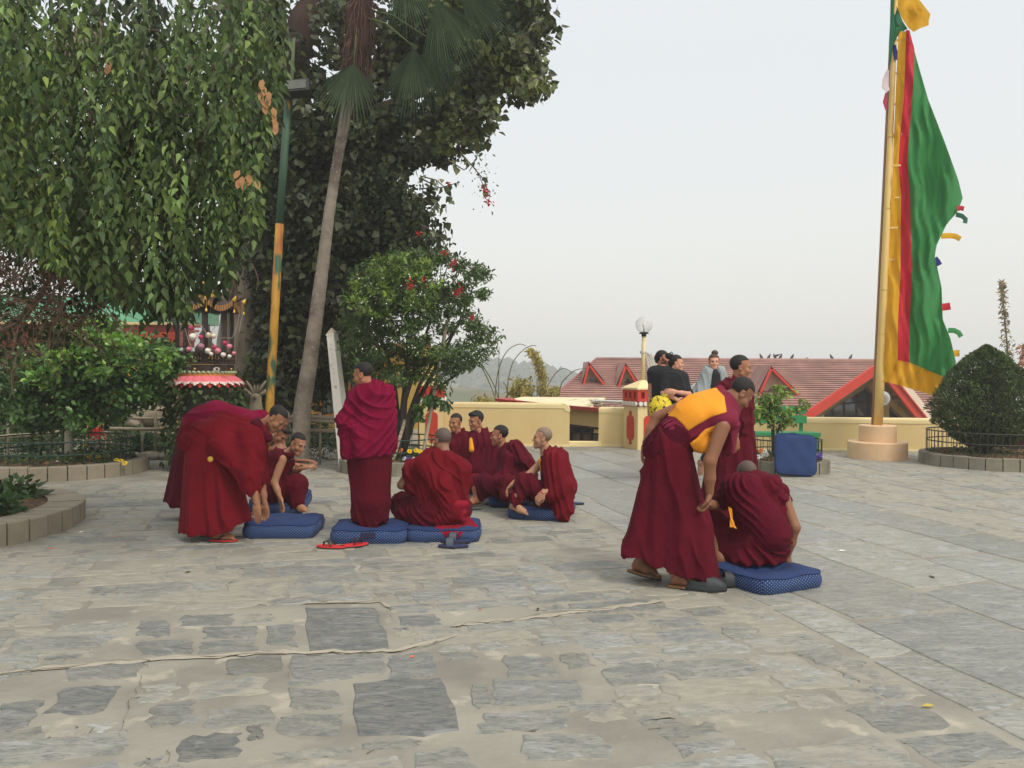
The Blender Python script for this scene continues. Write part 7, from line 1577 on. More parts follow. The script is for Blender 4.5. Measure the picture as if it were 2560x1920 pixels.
def worn_sandal(par, ankle, fd, up, top, strapm, style='flipflop'):
    """a sandal under a foot built by foot_geo, following its tilt"""
    fd = nrm(fd); x = nrm(np.cross(fd, up)); u = np.cross(x, fd); M3 = np.stack([x, fd, u], 1); c = ankle + M3 @ V3(0, .042, -.112); P = sole_pts(.262, .098)
    w = lambda a, b, z: M3 @ V3(a, b, z) + c
    for z0, z1, mt, nm, sc_ in ((0, .009, blk, 'sandal_outsole', 1), (.009, .0215, top, 'sandal_sole', .98)):
        b = MB(); b.raw([w(p * sc_, q * sc_, z0) for p, q in P] + [w(p * sc_, q * sc_, z1) for p, q in P], [tuple(range(27, -1, -1)), tuple(range(28, 56))] + [(i, (i + 1) % 28, 28 + (i + 1) % 28, 28 + i) for i in range(28)]); b.done(nm, mt, par)
    if style == 'flipflop':
        for s_ in (-1, 1): MB().tube([w(.01, .082, .03), w(s_ * .018, .06, .062), w(s_ * .046, .01, .06), w(s_ * .05, -.045, .02)], [.006, .010, .013, .010], 7, flat=.55).done('sandal_strap', strapm, par, True)
    else:
        q = [(-.052, .01), (-.052, .045), (-.03, .068), (0, .074), (.03, .068), (.052, .045), (.052, .01)]; put('sandal_strap', sum([[w(a_, .015, z * 1.08), w(a_, .065, z * .82)] for a_, z in q], []), [(2 * i, 2 * i + 1, 2 * i + 3, 2 * i + 2) for i in range(6)], strapm, par, True)
def draw_sheet(name, par, poly, Yf, mt, amp=.012, thick=.006, n=9):
    """draped cloth end: photo outline at its own depth, rippled, with thickness"""
    P = np.array(poly, float); c = P.mean(0); m = len(P); V_ = []
    def pt(q): p = at(q[0], q[1], Yf(q[0], q[1])); return p + V3(0, amp * math.sin(q[0] * .35 + q[1] * .21) + amp * .6 * math.sin(q[0] * .8 - q[1] * .3), 0)
    for lay in (0, 1):
        V_.append(pt(c) + Y * thick * lay)
        for r_ in range(1, n + 1):
            for p in P: V_.append(pt(c + (p - c) * r_ / n) + Y * thick * lay * (r_ < n))
    L_ = 1 + n * m; F_ = []
    for b_, fl in ((0, 0), (L_, 1)):
        for i in range(m):
            t = (b_, b_ + 1 + i, b_ + 1 + (i + 1) % m); F_.append(t[::-1] if fl else t)
            for r_ in range(1, n): q = (b_ + 1 + (r_ - 1) * m + i, b_ + 1 + r_ * m + i, b_ + 1 + r_ * m + (i + 1) % m, b_ + 1 + (r_ - 1) * m + (i + 1) % m); F_.append(q[::-1] if fl else q)
    return put(name, V_, F_, mt, par, True)
def dense(poly, n=4, seed=1, j=.6):
    r = random.Random(seed); o = []
    for i in range(len(poly)):
        a, b = poly[i], poly[(i + 1) % len(poly)]
        for k in range(n): f = k / n; o.append((a[0] + (b[0] - a[0]) * f + r.uniform(-j, j) * (k > 0), a[1] + (b[1] - a[1]) * f + r.uniform(-j, j) * (k > 0)))
    return o
PG = 'monks in maroon robes'

# ---- M1 bending monk in front, left
Z0 = 7.5; J = lambda x, y, d=0: at(x, y, Z0 + d); base = G(560, 1356); base[1] = Z0
t = thing('person', 'monk in crimson shawl bending over the front left cushion, black and red flip-flops', 'person', base * V3(1, 1, 0), PG)
sk1 = skin('a', (150, 104, 76)); hd = (J(690, 1046, -.02), V3(.60, -.12, -.72), V3(.72, 0, .62))
sn, en, wn = J(630, 1120, -.13), J(632, 1206, -.25), J(642, 1262, -.3); sf, ef, wf = J(640, 1120, .13), J(655, 1215, .2), J(662, 1262, .16)
lg = [pc(J(530, 1130, s * .05), J(545, 1230, s * .05), .07, .06) for s in (-1, 1)]
f1, f2 = J(547, 1335, -.12), J(522, 1327, .12); f1[2] = f2[2] = .115; lg += [pc(J(545, 1230, s * .05), f, .055, .042) for s, f in ((-1, f1), (1, f2))]
put_body(t, sk1, arm(sn, en, wn, .88) + arm(sf, ef, wf, .88) + [pc(J(540, 1092), J(632, 1088), .10, .10), pc(J(640, 1085), J(668, 1062), .07, .058)] + lg, hd, [(wn, V3(.06, 0, -1), V3(.3, 1, 0), .18, False), (wf, V3(.1, 0, -1), V3(-.2, -1, 0), .45, True)], [(f1, V3(1, -.06, 0), Zz), (f2, V3(1, .1, 0), Zz)], hair='buzz')
for f_, fd in ((f1, V3(1, -.06, 0)), (f2, V3(1, .1, 0))): worn_sandal(t, f_, fd, Zz, redr, blk)
hem = [plane2(J(464, 1329), J(600, 1328)), plane2(J(560, 1332), J(640, 1292))]
garment('skirt', t, [pc(J(512, 1092, 0), J(512, 1330, 0), .16, .215, Y, 1.05), pc(J(540, 1110, -.02), J(575, 1325, -.05), .16, .215, Y, .95, k=.08)], rA, .1, .0125, hem, [('pleat', J(520, 1080), J(545, 1345), 9, .017, 3), ('dir', J(560, 1120) - J(600, 1320), 26, .02, 5)])
torso = [pc(J(496, 1098, 0), J(560, 1080, 0), .15, .158, Y, 1.1), pc(J(560, 1080, 0), J(634, 1090, 0), .158, .135, Y, 1.15), pc(J(628, 1092, -.12), J(630, 1180, -.24), .125, .085), pc(J(630, 1180, -.24), J(628, 1216, -.26), .085, .075), pc(J(560, 1110, -.15), J(622, 1185, -.22), .12, .075), pc(J(628, 1092, .12), J(650, 1195, .2), .12, .08)]
garment('shawl', t, torso, rA, .06, .0115, [plane2(J(470, 1122), J(640, 1226)), (J(640, 1226), V3(0, 0, -1))], [('dir', J(620, 1200) - J(500, 1095), 50, .030, 8), ('dir', J(640, 1110) - J(560, 1160), 38, .012, 9, J(620, 1150, -.2), .3)], off=.004)
garment('collar', t, [pc(J(640, 1062, -.12), J(668, 1094, -.10), .05, .05), pc(J(646, 1056, .1), J(640, 1062, -.12), .05, .05)], rD, .03, .01, folds=[('dir', X, 50, .01, 2)])
bz = MB(); bz.lathe(J(526, 1148, -.262), [(0, .008), (.022, .006), (.026, 0)], 16, R3=np.stack([X, Zz, -Y], 1)); bz.done('brass_disc', giltm, t)

# ---- M2 bending monk behind, farther left
Z0 = 8.5; base = G(480, 1300); base[1] = Z0
t = thing('person', 'monk in plum robe bending behind the front monk, face hidden behind him', 'person', base * V3(1, 1, 0), PG)
hd = (J(700, 1050, .05), V3(.6, .1, -.7), V3(.7, 0, .6)); f1, f2 = J(470, 1296, -.15), J(480, 1290, .15); wn = J(640, 1235, -.15)
put_body(t, sk1, arm(J(630, 1070, -.2), J(640, 1150, -.2), wn) + [pc(J(500, 1075), J(620, 1060), .10, .10), pc(J(630, 1055), J(670, 1050), .07, .06)] + [pc(J(480, 1090, s * .05), J(475, 1290, s * .1), .07, .04) for s in (-1, 1)], hd, [(wn, V3(.1, 0, -1), V3(0, 1, 0), .45, False)], [(f1, V3(1, -.1, 0), Zz), (f2, V3(1, .1, 0), Zz)], hair='buzz', hairmat=hairs)
garment('skirt', t, [pc(J(488, 1085, 0), J(462, 1265, 0), .165, .20, Y, 1.1), pc(J(505, 1090, 0), J(520, 1265, 0), .16, .22, Y, 1.1)], rD, .1, .0135, [plane2(J(401, 1242), J(470, 1269))], [('pleat', J(490, 1060), J(470, 1280), 8, .018, 13)])
garment('shawl', t, [pc(J(492, 1062, 0), J(540, 1040, 0), .155, .155, Y, 1.1), pc(J(540, 1040, 0), J(625, 1058, 0), .155, .13, Y, 1.2), pc(J(625, 1060, -.15), J(640, 1150, -.2), .11, .08), pc(J(650, 1045, 0), J(640, 1050, 0), .09, .09)], rC, .05, .0125, [plane2(J(430, 1115), J(640, 1170))], [('dir', V3(1, 0, -.2), 34, .02, 14)])

# ---- M3 crouching boy, M4 behind him
Z0 = 8.85; base = G(710, 1290); base[1] = Z0
t = thing('person', 'boy monk with bare arms crouching beside the tilted cushion, palm on it', 'person', base * V3(1, 1, 0), PG)
sk2 = skin('b', (168, 122, 92)); hd = (J(744, 1110, -.05), V3(.74, -.52, -.38), V3(.32, 0, .95)); sn, en, wn = J(706, 1148, -.14), J(686, 1206, -.2), J(700, 1244, -.26); sf, ef, wf = J(722, 1150, .14), J(732, 1182, .1), J(757, 1170, -.02)
put_body(t, sk2, arm(sn, en, wn, .92) + arm(sf, ef, wf, .85) + [pc(J(676, 1230), J(704, 1150), .12, .1), pc(J(708, 1142), J(736, 1122, -.03), .055, .05), pc(J(748, 1235, -.1), J(750, 1256, -.12), .04, .034)], hd, [(wn, V3(.25, -.1, -.9), V3(0, -.4, -1), .18, False), (wf, V3(1, -.1, .25), V3(0, .4, -1), .85, True)], [(J(744, 1254, -.12), V3(.9, -.4, -.1), Zz)], hair='buzz', h=.012)
garment('vest', t, [pc(J(675, 1215), J(700, 1155), .15, .13, Y, 1.15), pc(J(700, 1150, -.1), J(716, 1152, .1), .09, .085), pc(J(690, 1160, -.04), J(668, 1220, -.1), .12, .12)], rB, .04, .0115, folds=[('dir', J(720, 1150) - J(670, 1230), 50, .02, 21)], off=.0)
garment('collar', t, [pc(J(700, 1137, -.1), J(728, 1140, -.12), .034, .034), pc(J(700, 1137, -.1), J(715, 1128, .05), .034, .034)], rD, .02, .01)
garment('skirt', t, [pc(J(668, 1240, .0), J(742, 1212, -.05), .15, .115), pc(J(742, 1212, -.05), J(742, 1254, -.10), .115, .088), pc(J(660, 1235, .1), J(740, 1212, .15), .14, .11)], rB, .06, .012, folds=[('dir', J(740, 1205) - J(735, 1260), 45, .022, 22), ('dir', X, 30, .01, 23)])
Z0 = 9.5; base = G(690, 1270); base[1] = Z0
t = thing('person', 'mostly hidden monk sitting behind the crouching boy, hands clasped to the right', 'person', base * V3(1, 1, 0), PG)
hd = (J(700, 1086), V3(.6, -.35, -.6), V3(.5, 0, .8)); w1, w2 = J(758, 1152, -.1), J(760, 1164, -.2)
put_body(t, sk1, arm(J(700, 1135, -.15), J(722, 1165, -.2), w2, .85) + arm(J(700, 1135, .15), J(730, 1155, .05), w1, .85) + [pc(J(680, 1220), J(698, 1130), .12, .1), pc(J(698, 1125), J(702, 1105), .055, .05)], hd, [(w2, V3(1, .1, -.2), V3(0, .2, 1), .85, False), (w1, V3(1, -.3, .05), V3(0, 0, -1), .45, True)], hair='full')
garment('robe', t, [pc(J(680, 1225), J(698, 1145), .2, .14, Y, 1.1), pc(J(680, 1240), J(740, 1215, -.1), .15, .09), pc(J(700, 1140, -.14), J(718, 1160, -.18), .08, .065)], rB, .05, .013, folds=[('dir', Zz, 30, .02, 4)])

# ---- M5 standing monk, back to the camera
Z0 = 7.62; base = J(918, 1328) * V3(1, 1, 0) + V3(0, 0, .11)
t = thing('person', 'monk standing barefoot on a cushion, back turned, in a magenta shawl, face in profile left', 'person', base, PG)
sk3 = skin('c', (158, 108, 78)); hd = (J(908, 938, .0), V3(-.92, .18, -.24), V3(-.12, 0, 1)); fa = J(921, 1311, .0); fb_ = J(935, 1304, .1)
fa[2] = .125 + .09; fb_[2] = .125 + .09
put_body(t, sk3, [pc(J(925, 1110), J(922, 1010), .10, .10, X, 1.2), pc(J(920, 990), J(908, 965), .06, .055), pc(J(915, 1150), fa + V3(0, 0, .04), .06, .04), pc(J(935, 1150), fb_ + V3(0, 0, .04), .06, .04)], hd, feet=[(fa, V3(-.25, .95, 0), Zz), (fb_, V3(.1, 1, 0), Zz)], hair='buzz')
garment('skirt', t, [pc(J(930, 1120), J(930, 1250), .165, .150, X, 1.05), pc(J(930, 1250), J(926, 1318), .150, .095, X, 1.05), pc(J(962, 1150, -.02), J(952, 1290, -.02), .07, .075), pc(J(893, 1150), J(900, 1290, -.03), .09, .07)], rB, .035, .0115, [(J(925, 1327), V3(0, 0, -1))], [('dir', J(905, 1140) - J(925, 1320), 50, .018, 31), ('dir', J(940, 1230) - J(905, 1320), 60, .022, 35, J(925, 1290, -.1), .2)])
sh_ = [pc(J(928, 1000), J(930, 1120), .165, .185, X, 1.12), pc(J(962, 985), J(900, 990), .085, .085), pc(J(968, 1010, -.02), J(972, 1100, -.02), .07, .08), pc(J(890, 992, -.02), J(870, 1040, -.06), .085, .07), pc(J(868, 1038, -.08), J(860, 1050, -.1), .065, .07, k=.03), pc(J(890, 1062, -.12), J(868, 1066, -.1), .05, .045, k=.02), pc(J(872, 1085, -.05), J(872, 1135, -.05), .09, .085, k=.04), pc(J(900, 1080, -.12), J(905, 1135, -.12), .08, .08, k=.04), pc(J(915, 972, 0), J(930, 975, 0), .075, .08)]
garment('shawl', t, sh_, rC, .045, .0105, [plane2(J(860, 1150), J(990, 1132))], [('dir', J(870, 1060) - J(980, 1020), 62, .026, 32), ('dir', J(870, 1060) - J(960, 1130), 44, .020, 33), ('dir', J(900, 980) - J(880, 1080), 60, .016, 34, J(875, 1030, -.1), .16)])

# ---- M6 seated monk with glasses, back to the camera
Z0 = 7.72; base = V3(CU6[0], CU6[1], .12)
t = thing('person', 'seated monk with glasses seen from behind, robe end trailing over his cushion', 'person', base, PG)
sk4 = skin('d', (142, 104, 82)); hd = (J(1106, 1102, .0), V3(-.62, .76, -.16), V3(-.02, .1, 1)); sn, en, wn = J(1030, 1172, .02), J(1004, 1212, .02), J(1030, 1222, .22)
put_body(t, sk4, arm(sn, en, wn) + arm(J(1145, 1180, .05), J(1145, 1225, .1), J(1110, 1240, .3), .8) + [pc(J(1092, 1270), J(1098, 1180), .10, .10, X, 1.1), pc(J(1103, 1150), J(1106, 1125), .06, .055), pc(J(1010, 1275, .2), J(1012, 1298, .1), .05, .04)], hd, [(wn, V3(.8, .6, .1), V3(0, 1, 0), .45, True)], [(J(1008, 1298, .12), V3(.9, .2, -.2), V3(.1, -.3, 1))], hair='buzz', hairmat=hairs)
garment('skirt', t, [pc(J(1092, 1292), J(1092, 1260), .2, .2, X, 1.15), pc(J(1060, 1288, .02), J(1010, 1266, .28), .14, .115), pc(J(1008, 1262, .28), J(1012, 1290, .12), .11, .075), pc(J(1125, 1290, .02), J(1150, 1272, .25), .14, .11), pc(J(1012, 1285, .1), J(1080, 1300, -.02), .08, .09)], rB, .06, .0115, [(V3(0, 0, .11), V3(0, 0, -1))], [('dir', J(1010, 1260) - J(1080, 1300), 50, .02, 41), ('dir', X, 24, .01, 45)])
sh_ = [pc(J(1096, 1160), J(1096, 1270), .165, .195, X, 1.12), pc(J(1040, 1175), J(1150, 1170), .095, .095), pc(J(1036, 1180), J(1034, 1212), .09, .08), pc(J(1152, 1175), J(1150, 1245), .095, .085), pc(J(1078, 1155), J(1128, 1157), .085, .08)]
garment('robe', t, sh_, rA, .06, .0105, [(V3(0, 0, .14), V3(0, 0, -1))], [('dir', J(1060, 1150) - J(1140, 1290), 58, .024, 42), ('dir', J(1100, 1150) - J(1105, 1290), 34, .012, 43)])
garment('shawl_band', t, [pc(J(1060, 1160, -.12), J(1100, 1210, -.18), .085, .07, J(1120, 1150) - J(1060, 1190), 1.3), pc(J(1100, 1210, -.18), J(1140, 1285, -.15), .07, .09, J(1120, 1150) - J(1060, 1190), 1.2), pc(J(1140, 1282, -.15), J(1100, 1300, -.16), .085, .06)], rA, .05, .0105, folds=[('dir', J(1060, 1150) - J(1140, 1285), 85, .03, 44)])
garment('waist_knot', t, [pc(J(1135, 1262, -.2), J(1158, 1300, -.2), .035, .028), pc(J(1162, 1262, -.16), J(1142, 1262, -.2), .045, .04), pc(J(1148, 1290, -.2), J(1160, 1282, -.2), .04, .03)], rE, .02, .009, folds=[('dir', J(1135, 1262) - J(1158, 1300), 90, .018, 46)])
draw_sheet('robe_end', t, dense([(1088, 1318), (1110, 1338), (1128, 1354), (1140, 1346), (1160, 1336), (1178, 1322), (1196, 1316), (1180, 1298), (1166, 1288), (1130, 1292), (1096, 1300)]), lambda x, y: 7.36 + max(0, (1330 - y)) * .008 + (.015 if x < 1150 else .03), rE, .012)
gl = MB(); e1 = lambda x, y, z: M3h(hd) @ V3(x, y, z) + hd[0]
gl.tube([e1(-.084, .0, .008), e1(-.08, .05, .010), e1(-.066, .108, .010)], .0028, 5); gl.done('glasses_arm', blk, t)
for s in (-1, 1): gl = MB(); gl.tube([e1(s * .034 + .026 * math.cos(a), .112, .004 + .018 * math.sin(a)) for a in np.linspace(0, 2 * math.pi, 15)], .0025, 5); gl.done('glasses_rim', blk, t)
bdm = M('bead_brown', lin(130, 90, 74), var=.2)
for i in range(17): f = i / 16; MB().ball(J(1086 + 42 * f, 1140 + 7 * math.sin(f * 3.14) + 10 * f, -.098 - .03 * math.sin(f * 3.14)), .0065, 6, 5).done('prayer_bead', bdm, t, True)

# ---- M7, M8 far seated pair
def seated(Z0, hx, hy, hf, label, sh_rgb, lap_rgb, hair, lean=0, hairmat=None, wide=1.0, knee=-40, sk_=sk3, seed=50, up=(0, 0, 1), shirt=None, hs=1.0):
    J = lambda x, y, d=0: at(x, y, Z0 + d); s = Z0 / 10.0; q = 1 / s
    base = J(hx, 1240) * V3(1, 1, 0); base[2] = .1
    t = thing('person', label, 'person', base, PG); hd = (J(hx, hy), V3(*hf), up); bx = hx + lean
    put_body(t, sk_, [pc(J(bx + 8, hy + 120 * q), J(bx, hy + 62 * q), .09, .09, X, 1.1), pc(J(bx - 4, hy + 48 * q), J(hx + 4, hy + 22 * q), .055, .05)], hd, hair=hair, hairmat=hairmat, h=.014, hs=hs)
    sh = [pc(J(bx, hy + 62 * q), J(bx + 8, hy + 135 * q), .16 * wide, .2 * wide, X, 1.15), pc(J(bx - 22 * q, hy + 52 * q), J(bx + 26 * q, hy + 50 * q), .085, .085), pc(J(bx - 26 * q, hy + 62 * q, -.08), J(bx - 22 * q, hy + 120 * q, -.15), .085, .09), pc(J(bx + 28 * q, hy + 62 * q, -.05), J(bx + 34 * q, hy + 120 * q, -.1), .085, .1), pc(J(hx - 2 * q, hy + 34 * q, .02), J(hx + 18 * q, hy + 30 * q, .03), .07, .07)]
    garment('shawl', t, sh, sh_rgb, .05, .013, folds=[('dir', J(bx - 20, hy + 130) - J(bx + 30, hy + 50), 55, .026, seed), ('dir', Zz, 40, .012, seed + 1)])
    garment('skirt', t, [pc(J(bx + 10, 1215), J(bx + knee, 1206, -.2), .13, .1), pc(J(bx + knee, 1206, -.2), J(bx + knee + 10, 1228, -.25), .1, .07), pc(J(bx + 10, 1215), J(bx + 50 * q, 1212, -.1), .13, .1)], lap_rgb, .06, .013, [(V3(0, 0, .09), V3(0, 0, -1))], [('dir', X, 40, .018, seed + 2)])
    if shirt: garment('undershirt', t, [pc(J(*shirt[0]), J(*shirt[1]), .02, .032)], yc, .02, .009)
    return t
seated(10.5, 1139, 1057, (-.55, -.8, -.08), 'seated monk at the far left of the group, looking at the camera, short black hair', rB, rE, 'buzz', 22, wide=.92, knee=20, seed=51)
seated(9.95, 1190, 1053, (-.78, -.6, -.14), 'seated monk with thick black hair and a glimpse of yellow undershirt', rF, rE, 'full', 20, wide=1.05, knee=-20, seed=55, shirt=((1177, 1098, -.2), (1179, 1124, -.235)))

# ---- M9 monk in profile with a sandalled foot forward
Z0 = 9.35; base = J(1270, 1250) * V3(1, 1, 0)
t = thing('person', 'monk in profile facing left, one sandalled foot stretched forward, cropped dark hair', 'person', base, PG)
hd = (J(1249, 1089), V3(-1, -.03, -.04), Zz); an = J(1190, 1240, -.2)
put_body(t, sk3, [pc(J(1278, 1205), J(1270, 1150), .10, .09, Y, 1.1), pc(J(1266, 1130), J(1255, 1108), .058, .052), pc(J(1215, 1225, -.18), an, .055, .04)], hd, feet=[(an, V3(-1, -.15, -.12), V3(-.1, 0, 1))], hair='buzz', h=.013)
worn_sandal(t, an, V3(-1, -.15, -.12), V3(-.1, 0, 1), brn, blk, 'band')
garment('skirt', t, [pc(J(1285, 1225, -.05), J(1212, 1212, -.18), .13, .105), pc(J(1212, 1212, -.18), J(1200, 1242, -.19), .105, .062), pc(J(1285, 1225, .1), J(1225, 1210, .15), .13, .1), pc(J(1206, 1200, -.2), J(1196, 1200, -.22), .075, .05)], rD, .05, .012, [(V3(0, 0, .035), V3(0, 0, -1))], [('dir', J(1212, 1200) - J(1225, 1240), 44, .02, 61)])
garment('robe', t, [pc(J(1276, 1140), J(1284, 1205), .145, .175, Y, 1.15), pc(J(1272, 1145, -.14), J(1264, 1190, -.18), .085, .075), pc(J(1264, 1190, -.18), J(1240, 1200, -.22), .075, .06), pc(J(1265, 1122), J(1278, 1122), .07, .075)], rF, .05, .012, folds=[('dir', J(1260, 1190) - J(1290, 1120), 44, .02, 62)])
garment('shawl', t, [pc(J(1288, 1122, -.02), J(1312, 1160, 0), .10, .105), pc(J(1312, 1160, 0), J(1316, 1185, 0), .105, .12), pc(J(1284, 1118, -.12), J(1302, 1150, -.16), .06, .06)], rB, .04, .0115, folds=[('dir', J(1280, 1110) - J(1320, 1185), 75, .03, 63)])

# ---- M10 shaven-headed monk in profile
Z0 = 8.75; base = V3(CU10[0], CU10[1], .12)
t = thing('person', 'shaven-headed monk in profile facing left, bare foot and loose hands over his knees', 'person', base, PG)
sk5 = skin('e', (172, 128, 100)); hd = (J(1356, 1096), V3(-1, -.04, .06), V3(.05, 0, 1)); sf, ef, wf = J(1362, 1150, .12), J(1322, 1188, .04), J(1284, 1207, -.14); sn, en, wn = J(1390, 1155, -.18), J(1392, 1225, -.26), J(1357, 1232, -.34); an = J(1290, 1256, -.2)
put_body(t, sk5, arm(sf, ef, wf) + arm(sn, en, wn) + [pc(J(1390, 1230), J(1378, 1165), .10, .10, Y, 1.1), pc(J(1374, 1145), J(1364, 1118), .058, .052), pc(J(1300, 1240, -.18), an, .035, .036)], hd, [(wf, V3(-.75, -.1, -.85), V3(-.3, -.3, -1), .45, False), (wn, V3(-.62, -.1, -.8), V3(0, .6, -.8), .85, True)], [(an, V3(.92, -.3, -.22), V3(.2, -.2, 1))], hair='buzz', hairmat=M('shaved_grey', lin(128, 108, 94), rough=.6, var=.06), h=.012)
anklet(wn, wn + V3(-.62, 0, -.8), .029, .004, redr, t, 'bracelet')
garment('skirt', t, [pc(J(1388, 1250, -.1), J(1310, 1204, -.14), .125, .088), pc(J(1310, 1204, -.14), J(1290, 1252, -.19), .09, .066), pc(J(1388, 1248, .1), J(1268, 1206, .12), .12, .085), pc(J(1268, 1206, .12), J(1264, 1240, .05), .085, .06), pc(J(1300, 1246, -.12), J(1262, 1238, .05), .05, .05), pc(J(1395, 1262), J(1360, 1270, -.1), .13, .09)], rB, .05, .011, [(V3(0, 0, .125), V3(0, 0, -1))], [('dir', J(1315, 1195) - J(1330, 1260), 52, .02, 71), ('dir', J(1270, 1200) - J(1290, 1250), 40, .012, 72)])
garment('vest', t, [pc(J(1378, 1160, .02), J(1388, 1230, .02), .125, .15, Y, 1.2), pc(J(1370, 1138, .02), J(1380, 1142, 0), .075, .085)], rB, .05, .0115, folds=[('dir', Zz, 44, .014, 73)])
garment('undershirt', t, [pc(J(1350, 1150, -.02), J(1356, 1178, -.03), .02, .02)], yc, .02, .009)
garment('shawl', t, [pc(J(1392, 1152, -.03), J(1408, 1215, -.03), .135, .15, Y, 1.1), pc(J(1384, 1150, -.16), J(1392, 1220, -.24), .10, .12), pc(J(1392, 1225, -.24), J(1376, 1238, -.3), .09, .07), pc(J(1402, 1225, -.16), J(1408, 1275, -.26), .14, .09), pc(J(1408, 1275, -.26), J(1407, 1290, -.3), .08, .045), pc(J(1376, 1132, -.03), J(1400, 1140, -.02), .065, .08)], rA, .05, .0108, folds=[('dir', J(1385, 1140) - J(1410, 1290), 60, .026, 74), ('dir', J(1360, 1240) - J(1420, 1160), 40, .016, 75)])

# ---- M11 monk bending to the right with the yellow back panel
Z0 = 6.0; base = G(1650, 1470); base[1] = Z0
t = thing('person', 'monk with a yellow vest panel bending to pull another monk up by the hand', 'person', base * V3(1, 1, 0), PG)
sk6 = skin('f', (136, 92, 66)); hd = (J(1850, 984, -.06), V3(.62, .05, -.70), V3(.66, .0, .70))
sn, en, wn = J(1806, 1066, -.21), J(1775, 1152, -.25), J(1774, 1236, -.2); sf, ef, wf = J(1750, 1000, .2), J(1642, 1042, .28), J(1613, 1108, .24)
a1, a2 = J(1604, 1420, .12), J(1698, 1448, -.12); a1[2] = .15; a2[2] = .115; r1, r2 = V3(.96, -.18, -.20), V3(1, -.12, 0)
legs_ = [pc(J(1655, 1150, .05), J(1620, 1280, .06), .07, .06), pc(J(1620, 1280, .06), a1 + V3(0, 0, .05), .056, .036), pc(J(1682, 1150, -.02), J(1715, 1290, -.04), .07, .06), pc(J(1715, 1290, -.04), a2 + V3(0, 0, .05), .056, .036)]
put_body(t, sk6, arm(sn, en, wn, 1.08) + arm(sf, ef, wf) + [pc(J(1680, 1115), J(1705, 1075), .10, .10, Y, 1.1), pc(J(1705, 1075), J(1790, 1020), .10, .10, Y, 1.3), pc(J(1798, 1005, -.02), J(1836, 990, -.04), .066, .056)] + legs_, hd, [(wn, V3(-.22, .12, -.95), V3(-.9, .1, .1), .85, False), (wf, V3(-.25, 0, -.95), V3(1, 0, 0), .45, True)], [(a1, r1, V3(.2, 0, 1)), (a2, r2, Zz)], hair='buzz', h=.011)
worn_sandal(t, a1, r1, V3(.2, 0, 1), M('sandal_tan', lin(140, 100, 66)), brn, 'band'); worn_sandal(t, a2, r2, Zz, M('sandal_tan', (0, 0, 0)), brn, 'band')
garment('skirt', t, [pc(J(1664, 1122, .02), J(1613, 1400, .05), .138, .165, Y, 1.15), pc(J(1675, 1118, -.02), J(1738, 1455, -.06), .145, .168, Y, 1.05, k=.07), pc(J(1640, 1250, .0), J(1600, 1400, .0), .12, .145), pc(J(1674, 1230, -.03), J(1682, 1440, -.06), .10, .15)], rB, .08, .011, [(J(1552, 1378), nrm(V3(-.335, 0, -1)))], [('pleat', J(1665, 1080), J(1672, 1440), 7, .02, 81), ('dir', J(1670, 1130) - J(1720, 1430), 26, .022, 82)])
garment('waist_sash', t, [pc(J(1664, 1126), J(1704, 1082), .150, .158, Y, 1.12)], rD, .04, .0105, [], [('dir', nrm(J(1700, 1128) - J(1640, 1092)) + V3(0, .1, 0), 95, .028, 83)], off=.002)
vest_p = [pc(J(1696, 1084), J(1740, 1048), .15, .165, Y, 1.12), pc(J(1740, 1045), J(1800, 1022), .165, .145, Y, 1.25), pc(J(1800, 1045, -.17), J(1822, 1052, -.17), .085, .07), pc(J(1800, 1020, .18), J(1815, 1035, .18), .08, .07)]
vf = [('dir', J(1700, 1080) - J(1800, 1020), 30, .010, 84)]
garment('vest', t, vest_p, M('vest_maroon', lin(118, 18, 50), rough=.85, var=.1, bump=.2, bs=30), .05, .010, [(J(1836, 1050), nrm(V3(1, 0, -.55)))], vf, open_=False)
# yellow panel on the back: bounded by the collar, a V towards the hip and the side seam
def region_poly(pts, Yc, ydir=1.0, ylo=-.6, yhi=.1):
    """points whose photo position falls inside the outline (built once, kept as real cloth thickness)"""
    P2 = np.array(pts, float)
    def f(P):
        px = 1280 + FPX * P[:, 0] / P[:, 1]; py = 929 - FPX * (P[:, 2] - CAMH) / P[:, 1]; py = py + (px - 1280) * .0061; px = px + 0
        d = np.full(len(P), 1e9); ins = inpoly(px, py, P2)
        for i in range(len(P2)):
            a, b = P2[i], P2[(i + 1) % len(P2)]; ab = b - a; t_ = np.clip(((px - a[0]) * ab[0] + (py - a[1]) * ab[1]) / (ab @ ab), 0, 1); d = np.minimum(d, np.hypot(px - a[0] - t_ * ab[0], py - a[1] - t_ * ab[1]))
        d = d * Yc / FPX; return np.maximum(np.where(ins, -d, d), (P[:, 1] - Yc) - yhi)
    return f
garment('yellow_panel', t, vest_p, yc, .05, .0085, [], vf, off=.006, region=region_poly([(1669, 1039), (1700, 1004), (1740, 978), (1790, 970), (1812, 990), (1818, 1030), (1780, 1042), (1745, 1062), (1722, 1077), (1705, 1058), (1690, 1044)], 6.0, yhi=.22), open_=False)
garment('yellow_side', t, vest_p + [pc(J(1735, 1098, -.1), J(1760, 1110, -.12), .085, .07)], yc, .05, .0085, [], vf, off=.005, region=region_poly([(1726, 1108), (1745, 1095), (1765, 1072), (1795, 1060), (1800, 1064), (1782, 1085), (1772, 1125), (1755, 1130), (1735, 1124)], 6.0, yhi=-.02), open_=False)
garment('vest_flap', t, [pc(J(1832, 1062, -.14), J(1820, 1120, -.08), .04, .05, Y, 2.2), pc(J(1815, 1100, 0), J(1790, 1130, 0), .06, .05, Y, 1.6)], M('vest_maroon', (0, 0, 0)), .04, .0105, folds=[('dir', Zz, 50, .012, 86)])
